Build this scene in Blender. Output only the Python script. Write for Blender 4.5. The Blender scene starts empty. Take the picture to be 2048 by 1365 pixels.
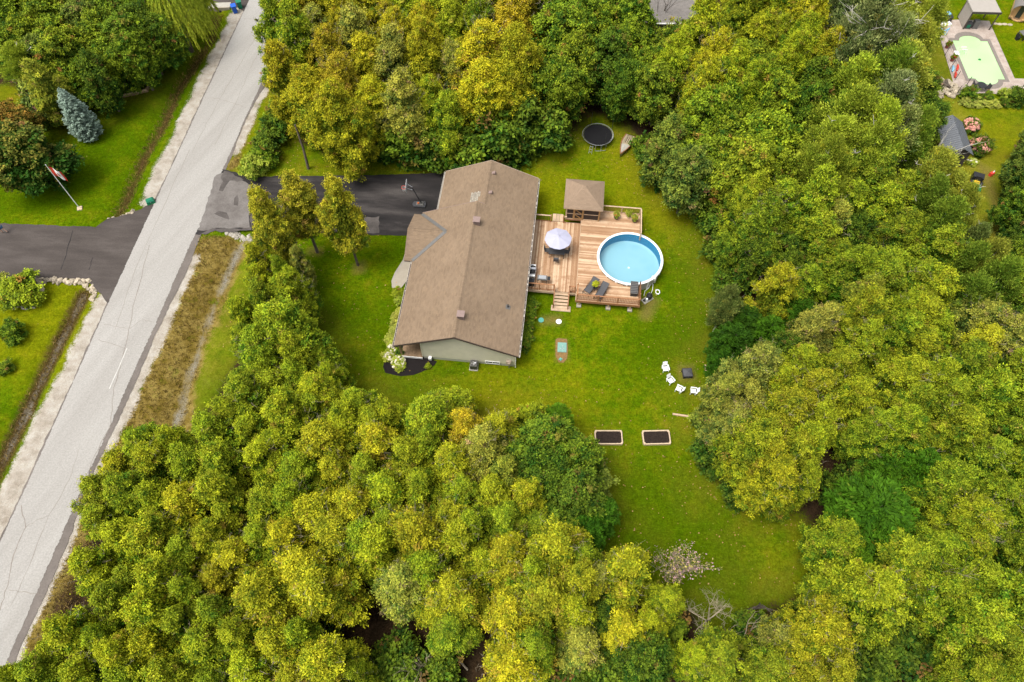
import bpy, bmesh, math, random
import numpy as np
from mathutils import Vector, Matrix
R_ = math.radians
scn = bpy.context.scene
COL = scn.collection

# ------------------------------------------------------------------ camera, sky, sun, exposure
CAM_H = 58.0; PITCH = R_(59.4); FPX = 1420.0
cam = bpy.data.cameras.new("camera"); camo = bpy.data.objects.new("camera", cam); COL.objects.link(camo)
camo.location = (0, 0, CAM_H); camo.rotation_euler = (math.pi/2 - PITCH, 0, 0)
cam.sensor_width = 36.0; cam.lens = FPX/2048*36.0; cam.clip_start = 0.5; cam.clip_end = 6000
scn.camera = camo
world = bpy.data.worlds.new("World"); scn.world = world; world.use_nodes = True
SUN_EL, SUN_AZ = R_(66), R_(243)
wn = world.node_tree; wn.nodes.clear()
sky = wn.nodes.new("ShaderNodeTexSky"); sky.sky_type = 'NISHITA'; sky.sun_disc = False
sky.sun_elevation = SUN_EL; sky.sun_rotation = SUN_AZ; sky.air_density = 1.0; sky.dust_density = 4.0; sky.ozone_density = 1.0
hsv = wn.nodes.new("ShaderNodeHueSaturation"); hsv.inputs['Saturation'].default_value = 0.25
bg = wn.nodes.new("ShaderNodeBackground"); bg.inputs['Strength'].default_value = 0.13
wo = wn.nodes.new("ShaderNodeOutputWorld")
wn.links.new(sky.outputs[0], hsv.inputs['Color']); wn.links.new(hsv.outputs[0], bg.inputs['Color']); wn.links.new(bg.outputs[0], wo.inputs[0])
sun = bpy.data.lights.new("sun", 'SUN'); sun.energy = 1.35; sun.angle = R_(28); sun.color = (1.0, 0.95, 0.86)
suno = bpy.data.objects.new("sun", sun); COL.objects.link(suno)
sd = Vector((math.sin(SUN_AZ)*math.cos(SUN_EL), math.cos(SUN_AZ)*math.cos(SUN_EL), math.sin(SUN_EL)))
suno.rotation_euler = sd.to_track_quat('Z', 'Y').to_euler(); suno.location = (-20, 60, 90)
vs = scn.view_settings; vs.view_transform = 'Standard'; vs.look = 'None'; vs.gamma = 1.0; vs.use_curve_mapping = False
vs.exposure = 1.05
scn.render.engine = 'CYCLES'
scn.cycles.max_bounces = 8; scn.cycles.transparent_max_bounces = 12; scn.cycles.diffuse_bounces = 3

# ------------------------------------------------------------------ helpers
def at(px, py, h=0.0):
    """where the sight line of a photograph point meets the level h metres up"""
    x = px - 1024; y = 682.5 - py
    d = (x, FPX*math.cos(PITCH) + y*math.sin(PITCH), -FPX*math.sin(PITCH) + y*math.cos(PITCH))
    t = (h - CAM_H)/d[2]
    return (d[0]*t, d[1]*t)
def mpp(py, h=0.0):
    return (CAM_H - h)/(math.sin(PITCH) - (682.5 - py)/FPX*math.cos(PITCH))/FPX
HA = R_(5.9); CA, SA = math.cos(HA), math.sin(HA)
def uv2w(u, v): return (u*CA + v*SA, -u*SA + v*CA)
def w2uv(x, y): return (x*CA - y*SA, x*SA + y*CA)
def uvat(px, py, h=0.0): return w2uv(*at(px, py, h))

def tag(o, label=None, cat=None, group=None, kind=None):
    if label: o['label'] = label
    if cat: o['category'] = cat
    if group: o['group'] = group
    if kind: o['kind'] = kind
    return o
def thing(name, label, cat, loc=(0, 0, 0), rz=0.0, group=None):
    o = bpy.data.objects.new(name, None); COL.objects.link(o); o.empty_display_size = 0.3
    o.location = loc; o.rotation_euler = (0, 0, rz)
    return tag(o, label, cat, group)
def link(name, me, parent=None, loc=None, rz=None, scale=None):
    o = bpy.data.objects.new(name, me); COL.objects.link(o)
    if parent: o.parent = parent
    if loc: o.location = loc
    if rz is not None: o.rotation_euler = (0, 0, rz) if not hasattr(rz, '__len__') else rz
    if scale: o.scale = scale
    return o
def dup(root, loc, rz, label=None, scale=None):
    r = root.copy(); COL.objects.link(r); r.location = loc; r.rotation_euler = (0, 0, rz)
    if label: r['label'] = label
    if scale: r.scale = scale
    for ch in list(root.children):
        c = ch.copy(); COL.objects.link(c); c.parent = r
        for g in ch.children:
            d = g.copy(); COL.objects.link(d); d.parent = c
    return r

class MB:
    def __init__(s): s.v = []; s.f = []; s.uv = None
    def add(s, vs_, fs):
        n = len(s.v); s.v += [tuple(p) for p in vs_]; s.f += [tuple(i + n for i in f) for f in fs]; return s
    def box(s, c, d, rz=0.0, rx=0.0, ry=0.0):
        M = Matrix.Rotation(rz, 3, 'Z') @ Matrix.Rotation(ry, 3, 'Y') @ Matrix.Rotation(rx, 3, 'X')
        vs_ = []
        for z in (-.5, .5):
            for x, y in ((-.5, -.5), (.5, -.5), (.5, .5), (-.5, .5)):
                p = M @ Vector((x*d[0], y*d[1], z*d[2])); vs_.append((p.x + c[0], p.y + c[1], p.z + c[2]))
        return s.add(vs_, [(3, 2, 1, 0), (4, 5, 6, 7), (0, 1, 5, 4), (1, 2, 6, 5), (2, 3, 7, 6), (3, 0, 4, 7)])
    def bb(s, x0, x1, y0, y1, z0, z1): return s.box(((x0+x1)/2, (y0+y1)/2, (z0+z1)/2), (x1-x0, y1-y0, z1-z0))
    def tube(s, pts, rad, n=6, cap=True):
        pts = [Vector(p) for p in pts]
        if not hasattr(rad, '__len__'): rad = [rad]*len(pts)
        base = len(s.v)
        for i, p in enumerate(pts):
            d = (pts[min(i+1, len(pts)-1)] - pts[max(i-1, 0)])
            d = d.normalized() if d.length > 1e-9 else Vector((0, 0, 1))
            a = d.cross(Vector((0, 0, 1)) if abs(d.z) < .9 else Vector((1, 0, 0))).normalized(); b = d.cross(a)
            for k in range(n):
                t = 2*math.pi*k/n; q = p + (a*math.cos(t) + b*math.sin(t))*rad[i]; s.v.append((q.x, q.y, q.z))
        for i in range(len(pts)-1):
            for k in range(n):
                k2 = (k+1) % n
                s.f.append((base+i*n+k, base+i*n+k2, base+(i+1)*n+k2, base+(i+1)*n+k))
        if cap:
            s.f.append(tuple(base+k for k in range(n))[::-1]); s.f.append(tuple(base+(len(pts)-1)*n+k for k in range(n)))
        return s
    def lathe(s, prof, n=32, c=(0, 0, 0), closed=False, sx=1, sy=1):
        base = len(s.v); m = len(prof)
        for k in range(n):
            t = 2*math.pi*k/n
            for r, z in prof: s.v.append((c[0]+r*math.cos(t)*sx, c[1]+r*math.sin(t)*sy, c[2]+z))
        for k in range(n):
            k2 = (k+1) % n
            for i in range(m if closed else m-1):
                j = (i+1) % m
                s.f.append((base+k*m+i, base+k2*m+i, base+k2*m+j, base+k*m+j))
        return s
    def disc(s, r, z, n=32, c=(0, 0)):
        base = len(s.v)
        for k in range(n):
            t = 2*math.pi*k/n; s.v.append((c[0]+r*math.cos(t), c[1]+r*math.sin(t), z))
        s.f.append(tuple(range(base, base+n))); return s
    def prism(s, poly, z0, z1):
        n = len(poly); base = len(s.v)
        a = sum(poly[i][0]*poly[(i+1) % n][1]-poly[(i+1) % n][0]*poly[i][1] for i in range(n))
        if a < 0: poly = poly[::-1]
        s.v += [(p[0], p[1], z0) for p in poly] + [(p[0], p[1], z1) for p in poly]
        s.f.append(tuple(base+i for i in range(n))[::-1]); s.f.append(tuple(base+n+i for i in range(n)))
        for i in range(n):
            j = (i+1) % n; s.f.append((base+i, base+j, base+n+j, base+n+i))
        return s
    def blob(s, c, r, rng, n=8, m=5, jit=.18, sz=(1, 1, 1)):
        base = len(s.v)
        s.v.append((c[0], c[1], c[2]-r*sz[2]))
        for j in range(1, m):
            ph = math.pi*j/m
            for k in range(n):
                t = 2*math.pi*k/n; q = r*(1+rng.uniform(-jit, jit))
                s.v.append((c[0]+q*math.sin(ph)*math.cos(t)*sz[0], c[1]+q*math.sin(ph)*math.sin(t)*sz[1], c[2]-q*math.cos(ph)*sz[2]))
        s.v.append((c[0], c[1], c[2]+r*sz[2])); top = len(s.v)-1
        for k in range(n):
            k2 = (k+1) % n
            s.f.append((base, base+1+k2, base+1+k)); s.f.append((top, top-n+k, top-n+k2))
            for j in range(m-2):
                a = base+1+j*n; s.f.append((a+k, a+k2, a+n+k2, a+n+k))
        return s
    def mesh(s, name, mat, org=(0, 0, 0), smooth=False):
        me = bpy.data.meshes.new(name)
        me.from_pydata([(p[0]-org[0], p[1]-org[1], p[2]-org[2]) for p in s.v], [], s.f)
        if s.uv:
            l = me.uv_layers.new(name="UVMap"); l.data.foreach_set("uv", np.array(s.uv, dtype=np.float32).ravel())
        if smooth: me.polygons.foreach_set("use_smooth", [True]*len(me.polygons))
        if mat: me.materials.append(mat)
        me.update(); return me
    def build(s, name, mat, parent=None, org=(0, 0, 0), smooth=False, loc=None, rz=None):
        return link(name, s.mesh(name, mat, org, smooth), parent, loc, rz)
def flat(name, poly, z, mat, kind='structure', rag=0.0):
    """a level sheet, its edge crumbled by rag metres"""
    if rag:
        rg_ = random.Random(len(poly)*7); out_ = []
        for a, b in zip(poly, poly[1:]+poly[:1]):
            n_ = min(60, max(1, int(math.dist(a, b)/.45)))
            for k_ in range(n_): out_.append((a[0]+(b[0]-a[0])*k_/n_+rg_.uniform(-rag, rag), a[1]+(b[1]-a[1])*k_/n_+rg_.uniform(-rag, rag)))
        poly = out_
    bm = bmesh.new()
    vs_ = [bm.verts.new((p[0], p[1], z)) for p in poly]; f = bm.faces.new(vs_)
    bmesh.ops.triangulate(bm, faces=[f]); bm.normal_update()
    for f in bm.faces:
        if f.normal.z < 0: f.normal_flip()
    me = bpy.data.meshes.new(name); bm.to_mesh(me); bm.free(); me.materials.append(mat)
    return tag(link(name, me), kind=kind)

# ------------------------------------------------------------------ materials
def newmat(name):
    m = bpy.data.materials.new(name); m.use_nodes = True; t = m.node_tree; t.nodes.clear()
    o = t.nodes.new("ShaderNodeOutputMaterial"); b = t.nodes.new("ShaderNodeBsdfPrincipled"); t.links.new(b.outputs[0], o.inputs[0])
    b.inputs['Roughness'].default_value = .7; b.inputs['Specular IOR Level'].default_value = .3
    return m, t, b
def nd(t, ty, **k):
    n = t.nodes.new("ShaderNode"+ty)
    for a, v in k.items():
        if a.startswith('i_'): n.inputs[a[2:].replace('_', ' ')].default_value = v
        else: setattr(n, a, v)
    return n
def c4(c): return (c[0], c[1], c[2], 1.0)
def noise(t, vec, scale, detail=4, rough=.6):
    n = nd(t, "TexNoise", i_Scale=scale, i_Detail=detail, i_Roughness=rough); t.links.new(vec, n.inputs['Vector']); return n.outputs['Fac']
def ramp(t, fac, stops):
    r = nd(t, "ValToRGB"); e = r.color_ramp.elements
    while len(e) < len(stops): e.new(.5)
    for i, (p, c) in enumerate(stops): e[i].position = p; e[i].color = c4(c) if hasattr(c, '__len__') else (c, c, c, 1)
    t.links.new(fac, r.inputs[0]); return r.outputs[0]
def mixc(t, fac, a, b, mode='MIX'):
    n = nd(t, "Mix", data_type='RGBA', blend_type=mode)
    for idx, v in ((0, fac), (6, a), (7, b)):
        if hasattr(v, 'is_output') or isinstance(v, bpy.types.NodeSocket): t.links.new(v, n.inputs[idx])
        else: n.inputs[idx].default_value = v if idx == 0 else c4(v)
    return n.outputs[2]
def math_(t, op, a, b=0.0, clamp=False):
    n = nd(t, "Math", operation=op, use_clamp=clamp)
    for i, v in enumerate((a, b)):
        if isinstance(v, bpy.types.NodeSocket): t.links.new(v, n.inputs[i])
        else: n.inputs[i].default_value = v
    return n.outputs[0]
def bump(t, b, h, s=.4, d=.02):
    n = nd(t, "Bump", i_Strength=s, i_Distance=d); t.links.new(h, n.inputs['Height']); t.links.new(n.outputs[0], b.inputs['Normal'])
def pos(t): return nd(t, "NewGeometry").outputs['Position']
def objc(t): return nd(t, "TexCoord").outputs['Object']
def simple(name, col, rough=.6, var=.15, scale=6.0, metal=0.0, rnd=0.0, bmp=.15, spec=.3):
    m, t, b = newmat(name); b.inputs['Roughness'].default_value = rough; b.inputs['Metallic'].default_value = metal; b.inputs['Specular IOR Level'].default_value = spec
    v = objc(t); n = noise(t, v, scale)
    c = ramp(t, n, [(.25, [x*(1-var) for x in col]), (.75, [min(1, x*(1+var)) for x in col])])
    if rnd:
        oi = nd(t, "ObjectInfo"); k = math_(t, 'MULTIPLY_ADD', oi.outputs['Random'], 2*rnd)
        t.nodes[-1].inputs[2].default_value = 1-rnd
        hs = nd(t, "HueSaturation"); t.links.new(c, hs.inputs['Color']); t.links.new(k, hs.inputs['Value']); c = hs.outputs[0]
    t.links.new(c, b.inputs['Base Color'])
    if bmp: bump(t, b, n, bmp, .01)
    return m

M = {}
M['white'] = simple("white_paint", (.78, .78, .76), .45, .04, 3)
M['plastic_white'] = simple("white_plastic", (.82, .82, .80), .4, .03, 5)
M['black'] = simple("black_metal", (.022, .022, .024), .45, .2, 9)
M['charcoal'] = simple("charcoal_wicker", (.05, .05, .054), .7, .3, 30)
M['sling'] = simple("dark_sling_fabric", (.07, .07, .075), .8, .2, 20)
M['steel'] = simple("brushed_steel", (.55, .55, .56), .32, .1, 8, .8)
M['galv'] = simple("galvanised_steel", (.42, .43, .44), .45, .15, 10, .6)
M['grey_flash'] = simple("grey_flashing", (.125, .12, .112), .5, .15, 5)
M['concrete'] = simple("concrete", (.34, .30, .24), .9, .12, 2.2, 0, 0, .3)
M['slab'] = simple("pale_slab", (.36, .34, .29), .9, .12, 4, 0, 0, .3)
M['stone'] = simple("field_stone", (.34, .31, .26), .9, .3, 3.5, 0, .35, .5)
M['palestone'] = simple("pale_limestone", (.38, .32, .235), .9, .25, 3.5, 0, .3, .5)
M['soil'] = simple("dark_soil", (.022, .014, .010), .95, .5, 7, 0, 0, 1.0)
M['mulch'] = simple("dark_mulch", (.011, .008, .008), .95, .6, 14, 0, 0, 1.0)
M['fresh_wood'] = simple("fresh_lumber", (.52, .40, .27), .75, .15, 6, 0, .08)
M['rail_wood'] = simple("stained_rail_wood", (.30, .145, .068), .7, .25, 5, 0, .12)
M['rail_pale'] = simple("bleached_rail_wood", (.46, .33, .215), .75, .2, 5, 0, .1)
M['gz_wood'] = simple("gazebo_wood", (.32, .19, .08), .7, .2, 5, 0, .1)
M['porch_wood'] = simple("porch_wood", (.27, .18, .105), .75, .25, 6, 0, .14)
M['dark_frame'] = simple("dark_deck_frame", (.07, .045, .03), .85, .3, 5)
M['brown_trim'] = simple("brown_trim", (.075, .052, .042), .55, .12, 6)
M['fascia'] = simple("fascia_beige", (.40, .32, .25), .6, .1, 6)
M['vent_pink'] = simple("roof_vent_brown", (.23, .165, .145), .6, .1, 8)
M['bark'] = simple("bark", (.10, .08, .062), .95, .4, 7, 0, .2, .8)
M['whitebark'] = simple("pale_bark", (.46, .43, .37), .9, .25, 7, 0, .1, .4)
M['deadwood'] = simple("dead_grey_wood", (.30, .25, .175), .95, .25, 9, 0, .15, .4)
M['umbrella'] = simple("lavender_canvas", (.38, .38, .48), .85, .04, 4)
M['cyan_lid'] = simple("turquoise_lid", (.10, .36, .29), .5, .12, 7)
M['grey_lid'] = simple("grey_green_lid", (.17, .32, .27), .6, .12, 7)
M['sand'] = simple("sandy_bare_soil", (.20, .12, .045), .95, .3, 5, 0, 0, .6)
M['red'] = simple("red_plastic", (.55, .05, .03), .5, .1, 6)
M['orange'] = simple("orange_rubber", (.50, .12, .03), .6, .1, 6)
M['green_bin'] = simple("green_plastic", (.01, .16, .085), .45, .1, 6)
M['blue_bin'] = simple("blue_plastic", (.015, .10, .50), .45, .1, 6)
M['lightblue'] = simple("light_blue_plastic", (.22, .48, .68), .5, .15, 6)
M['mower_green'] = simple("green_machine_paint", (.015, .16, .045), .35, .1, 6)
M['yellow'] = simple("yellow_paint", (.65, .42, .03), .45, .1, 6)
M['terracotta'] = simple("terracotta", (.22, .06, .04), .7, .15, 6)
M['shed_wall'] = simple("shed_wall_dark", (.06, .05, .045), .8, .2, 4)
M['sauna_wood'] = simple("sauna_cedar", (.46, .29, .13), .7, .15, 5)
M['cabana'] = simple("cabana_canvas", (.33, .30, .265), .85, .06, 3)
M['cabana_wall'] = simple("cabana_panel", (.36, .32, .28), .85, .12, 8)
M['boat'] = simple("weathered_boat_paint", (.36, .29, .19), .65, .2, 4)
M['boat_trim'] = simple("rust_boat_trim", (.27, .12, .055), .7, .25, 6)
M['mat'] = simple("black_jump_mat", (.004, .004, .005), .8, .2, 8)
M['glass_dark'] = simple("dark_window_glass", (.03, .035, .04), .08, .1, 2, 0, 0, 0, .6)
M['screen'] = simple("dark_insect_screen", (.035, .025, .02), .7, .15, 10)
M['skin'] = simple("skin", (.55, .33, .24), .6, .05, 8)
M['shirt'] = simple("pale_shirt_cloth", (.62, .50, .48), .85, .06, 8)
M['denim'] = simple("blue_shorts_cloth", (.06, .13, .24), .85, .1, 8)
M['hair'] = simple("blond_hair", (.42, .30, .17), .7, .2, 20)
M['flower_white'] = simple("cream_blossom", (.66, .60, .46), .8, .15, 12)
M['flower_pink'] = simple("pink_blossom", (.58, .27, .21), .8, .2, 12)
M['flower_red'] = simple("red_blossom", (.52, .05, .03), .8, .25, 12)
M['flower_yellow'] = simple("yellow_blossom", (.60, .42, .03), .8, .2, 12)

def mat_lap(name, col):
    m, t, b = newmat(name); v = objc(t)
    n = noise(t, v, 1.3); n2 = noise(t, v, 25)
    c = ramp(t, n, [(.3, [x*.93 for x in col]), (.7, [x*1.05 for x in col])])
    c = mixc(t, .12, c, ramp(t, n2, [(.3, .2), (.7, .5)])); t.links.new(c, b.inputs['Base Color']); b.inputs['Roughness'].default_value = .6
    return m
M['siding'] = mat_lap("sage_vinyl_siding", (.60, .565, .425))
M['foundation'] = mat_lap("parged_foundation", (.44, .43, .36))

def mat_shingle(name, cols, rough=.92):
    m, t, b = newmat(name); b.inputs['Roughness'].default_value = rough
    uvn = nd(t, "TexCoord").outputs['UV']
    br = nd(t, "TexBrick", i_Scale=1.0); br.offset = .37; br.squash = 1.0
    br.inputs['Brick Width'].default_value = .34; br.inputs['Row Height'].default_value = .145; br.inputs['Mortar Size'].default_value = .006
    br.inputs['Color1'].default_value = (0, 0, 0, 1); br.inputs['Color2'].default_value = (1, 1, 1, 1); br.inputs['Mortar'].default_value = (.0, .0, .0, 1)
    t.links.new(uvn, br.inputs['Vector'])
    c = ramp(t, br.outputs['Color'], [(0, cols[0]), (.35, cols[1]), (.7, cols[2]), (1, cols[3])])
    n = noise(t, uvn, 13.0, 5, .8); c = mixc(t, .55, c, ramp(t, n, [(.3, cols[0]), (.5, cols[1]), (.7, cols[3])]))
    n2 = noise(t, uvn, .35, 3); c = mixc(t, .35, c, ramp(t, n2, [(.3, [x*.82 for x in cols[1]]), (.7, [x*1.12 for x in cols[2]])]))
    g = noise(t, uvn, 40, 2); c = mixc(t, .5, c, ramp(t, g, [(.3, .32), (.7, .68)]), 'OVERLAY')
    t.links.new(c, b.inputs['Base Color']); bump(t, b, g, .4, .01)
    return m
M['shingle'] = mat_shingle("brown_asphalt_shingle", [(.10, .070, .046), (.195, .137, .088), (.232, .168, .112), (.285, .195, .118)])
M['shingle_grey'] = mat_shingle("taupe_asphalt_shingle", [(.165, .118, .080), (.24, .172, .117), (.265, .19, .132), (.30, .21, .138)])
M['shingle_old'] = mat_shingle("grey_asphalt_shingle", [(.13, .12, .11), (.19, .175, .16), (.21, .19, .18), (.24, .21, .19)])
M['patch'] = simple("pale_bare_shingle", (.29, .26, .21), .9, .25, 6, 0, .18)

def mat_deck(name, along):
    m, t, b = newmat(name); b.inputs['Roughness'].default_value = .75
    p = pos(t); vr = nd(t, "VectorRotate", rotation_type='Z_AXIS'); vr.inputs['Angle'].default_value = HA; t.links.new(p, vr.inputs['Vector'])
    oi = nd(t, "ObjectInfo")
    mp = nd(t, "Mapping"); t.links.new(vr.outputs[0], mp.inputs['Vector']); mp.inputs['Scale'].default_value = (.55, 7, 1) if along == 'u' else (7, .55, 1)
    cb = nd(t, "CombineXYZ"); r10 = math_(t, 'MULTIPLY', oi.outputs['Random'], 37.0); t.links.new(r10, cb.inputs[2]); t.links.new(r10, cb.inputs[0 if along == 'u' else 1]); t.links.new(cb.outputs[0], mp.inputs['Location'])
    n = noise(t, mp.outputs[0], 1.6, 6, .7)
    c = ramp(t, n, [(.28, (.17, .075, .03)), (.42, (.36, .20, .10)), (.55, (.43, .265, .15)), (.72, (.57, .41, .27))])
    big = noise(t, vr.outputs[0], .55, 4, .6)
    c = mixc(t, ramp(t, big, [(.42, 0.0), (.68, .6)]), c, (.54, .375, .23))
    tone = ramp(t, oi.outputs['Random'], [(0, (.19, .095, .045)), (.3, (.34, .20, .11)), (.6, (.50, .34, .22)), (1, (.70, .54, .37))])
    c = mixc(t, .52 if along == 'u' else .62, c, tone)
    st_n = noise(t, vr.outputs[0], 1.1, 5, .75); c = mixc(t, ramp(t, st_n, [(.50, 0.0), (.66, .75 if along == 'v' else .5)]), c, (.24, .115, .05))
    k = noise(t, vr.outputs[0], 9, 3, .6); c = mixc(t, ramp(t, k, [(.66, 0.0), (.74, .6)]), c, (.16, .08, .04))
    t.links.new(c, b.inputs['Base Color']); return m
M['gutter_white'] = simple("aged_gutter_paint", (.50, .46, .40), .5, .08, 5)
M['deck_u'] = mat_deck("deck_boards_cross", 'u'); M['deck_v'] = mat_deck("deck_boards_long", 'v')

def mat_asphalt(name, cols, sc=1.0, streak=None):
    m, t, b = newmat(name); b.inputs['Roughness'].default_value = .9; p = pos(t)
    vec = p
    if streak:
        vr = nd(t, "VectorRotate", rotation_type='Z_AXIS'); vr.inputs['Angle'].default_value = streak[0]; t.links.new(p, vr.inputs['Vector'])
        mp = nd(t, "Mapping"); mp.inputs['Scale'].default_value = streak[1]; t.links.new(vr.outputs[0], mp.inputs['Vector']); vec = mp.outputs[0]
    n = noise(t, vec, .35*sc, 6, .62); c = ramp(t, n, [(.28, cols[0]), (.5, cols[1]), (.74, cols[2])])
    g = noise(t, p, 7, 4, .8); c = mixc(t, .55, c, ramp(t, g, [(.25, .28), (.75, .72)]), 'OVERLAY')
    t.links.new(c, b.inputs['Base Color']); bump(t, b, g, .3, .01); return m
RD = math.atan2(26.0, 57.0)
M['road'] = mat_asphalt("pale_chip_seal_road", [(.265, .25, .228), (.30, .285, .262), (.335, .32, .297)], 1, (R_(24), (1.6, .12, 1)))
M['road_old'] = mat_asphalt("old_dark_asphalt", [(.10, .086, .074), (.14, .12, .106), (.18, .156, .136)])
M['drive_black'] = mat_asphalt("sealed_driveway", [(.010, .009, .009), (.022, .019, .0185), (.075, .066, .061)], 1.3, (HA, (.28, 1.3, 1)))
M['drive_grey'] = mat_asphalt("worn_driveway_apron", [(.095, .083, .075), (.145, .13, .119), (.19, .175, .162)], 1.6)
M['drive_mid'] = mat_asphalt("faded_asphalt_patch", [(.045, .039, .035), (.075, .065, .059), (.115, .102, .093)], 2.0)
M['drive_west'] = mat_asphalt("grey_brown_driveway", [(.038, .031, .027), (.062, .051, .045), (.10, .085, .076)], 1.0, (0.06, (.4, 1.5, 1)))
M['crack'] = simple("crack_sealant", (.20, .17, .145), .9, .3, 4, bmp=0)
M['linepaint'] = simple("worn_white_line", (.47, .455, .425), .8, .12, 4, bmp=0)
M['paver'] = mat_asphalt("patio_paver", [(.26, .20, .165), (.36, .295, .25), (.44, .375, .325)], 3.0)
M['coping'] = simple("grey_coping", (.17, .145, .125), .85, .2, 5, 0, .15)

def mat_water(name, tint):
    m, t, b = newmat(name); t.nodes.remove(b); o = [n for n in t.nodes if n.type == 'OUTPUT_MATERIAL'][0]
    tr = nd(t, "BsdfTransparent"); tr.inputs[0].default_value = c4(tint); gl = nd(t, "BsdfGlossy"); gl.inputs['Roughness'].default_value = .04
    fr = nd(t, "Fresnel"); fr.inputs['IOR'].default_value = 1.33; mx = nd(t, "MixShader")
    n = noise(t, pos(t), 3.5, 3); bp = nd(t, "Bump", i_Strength=.25, i_Distance=.03); t.links.new(n, bp.inputs['Height']); t.links.new(bp.outputs[0], gl.inputs['Normal']); t.links.new(bp.outputs[0], fr.inputs['Normal'])
    t.links.new(fr.outputs[0], mx.inputs[0]); t.links.new(tr.outputs[0], mx.inputs[1]); t.links.new(gl.outputs[0], mx.inputs[2]); t.links.new(mx.outputs[0], o.inputs[0]); return m
M['water'] = mat_water("clear_pool_water", (.86, .95, .98)); M['water_green'] = mat_water("green_pool_water", (.86, .97, .80))
def mat_liner(name, a, b_, sc):
    m, t, b = newmat(name); b.inputs['Roughness'].default_value = .5
    v = nd(t, "TexVoronoi", i_Scale=sc); t.links.new(pos(t), v.inputs['Vector']); n = noise(t, pos(t), .5, 3)
    c = mixc(t, ramp(t, v.outputs['Distance'], [(.1, 0.0), (.6, 1.0)]), a, b_); c = mixc(t, .3, c, ramp(t, n, [(.3, a), (.7, b_)])); t.links.new(c, b.inputs['Base Color']); return m
M['liner_floor'] = mat_liner("pale_blue_liner_floor", (.235, .425, .485), (.275, .46, .515), .8)
M['liner_wall'] = mat_liner("blue_mosaic_liner", (.01, .13, .27), (.03, .24, .40), 9)
M['liner_green'] = mat_liner("pale_green_pool_floor", (.50, .62, .44), (.58, .67, .52), .3)
M['liner_white'] = mat_liner("pale_pool_shelf", (.52, .60, .46), (.54, .62, .48), .4)

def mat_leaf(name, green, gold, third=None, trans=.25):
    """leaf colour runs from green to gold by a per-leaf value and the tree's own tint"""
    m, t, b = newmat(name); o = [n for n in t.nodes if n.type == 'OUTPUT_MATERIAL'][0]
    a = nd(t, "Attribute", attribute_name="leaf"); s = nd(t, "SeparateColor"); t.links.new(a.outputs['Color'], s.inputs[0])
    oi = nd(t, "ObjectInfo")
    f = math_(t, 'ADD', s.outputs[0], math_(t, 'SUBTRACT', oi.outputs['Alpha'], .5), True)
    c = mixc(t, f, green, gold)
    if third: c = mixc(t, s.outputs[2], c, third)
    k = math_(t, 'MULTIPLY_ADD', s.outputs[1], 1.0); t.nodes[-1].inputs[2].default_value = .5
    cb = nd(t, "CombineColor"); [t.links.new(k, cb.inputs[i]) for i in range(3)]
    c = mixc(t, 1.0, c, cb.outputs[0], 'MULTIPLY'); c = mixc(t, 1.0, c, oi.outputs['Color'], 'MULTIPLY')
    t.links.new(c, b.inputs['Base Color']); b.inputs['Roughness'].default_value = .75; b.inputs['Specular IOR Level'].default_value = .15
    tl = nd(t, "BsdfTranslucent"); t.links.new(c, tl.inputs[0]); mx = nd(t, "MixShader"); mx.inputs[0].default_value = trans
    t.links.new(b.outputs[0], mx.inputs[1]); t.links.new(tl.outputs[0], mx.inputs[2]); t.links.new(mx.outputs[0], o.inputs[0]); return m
M['cedar'] = mat_leaf("cedar_foliage", (.064, .146, .008), (.47, .45, .018), (.42, .26, .05), .12)
M['broad'] = mat_leaf("broadleaf_foliage", (.036, .098, .007), (.30, .33, .016), (.42, .15, .05), .13)
M['maple'] = mat_leaf("maple_foliage", (.036, .090, .007), (.36, .23, .035), (.40, .16, .06), .15)
M['poplar'] = mat_leaf("poplar_foliage", (.11, .19, .014), (.40, .43, .04), (.45, .36, .02), .2)
M['spruce'] = mat_leaf("blue_spruce_needles", (.09, .135, .125), (.42, .52, .50), (.16, .15, .10), .1)
M['fir'] = mat_leaf("dark_green_fronds", (.028, .09, .003), (.14, .27, .008), (.2, .2, .02))
M['lime'] = mat_leaf("lime_foliage", (.09, .18, .012), (.40, .42, .06), (.5, .45, .1))
M['dry_grass'] = mat_leaf("dry_grass_blades", (.09, .085, .012), (.25, .16, .045), (.3, .2, .08), .2)

# ------------------------------------------------------------------ ground
rngG = np.random.default_rng(5)
def W(poly): return [at(*p) for p in poly]
def pip(X, Y, poly):
    """signed distance to a polygon, positive inside"""
    P = np.array(poly); Q = np.roll(P, -1, 0); ins = np.zeros(X.shape, bool); d2 = np.full(X.shape, 1e12)
    for (x0, y0), (x1, y1) in zip(P, Q):
        if y0 != y1:
            ins ^= ((y0 > Y) != (y1 > Y)) & (X < (x1-x0)*(Y-y0)/(y1-y0)+x0)
        dx, dy = x1-x0, y1-y0; L = dx*dx+dy*dy+1e-9
        t = np.clip(((X-x0)*dx+(Y-y0)*dy)/L, 0, 1); d2 = np.minimum(d2, (X-x0-t*dx)**2+(Y-y0-t*dy)**2)
    return np.where(ins, 1, -1)*np.sqrt(d2)
def pld(X, Y, line):
    d2 = np.full(X.shape, 1e12)
    for (x0, y0), (x1, y1) in zip(line[:-1], line[1:]):
        dx, dy = x1-x0, y1-y0; L = dx*dx+dy*dy+1e-9
        t = np.clip(((X-x0)*dx+(Y-y0)*dy)/L, 0, 1); d2 = np.minimum(d2, (X-x0-t*dx)**2+(Y-y0-t*dy)**2)
    return np.sqrt(d2)
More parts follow.
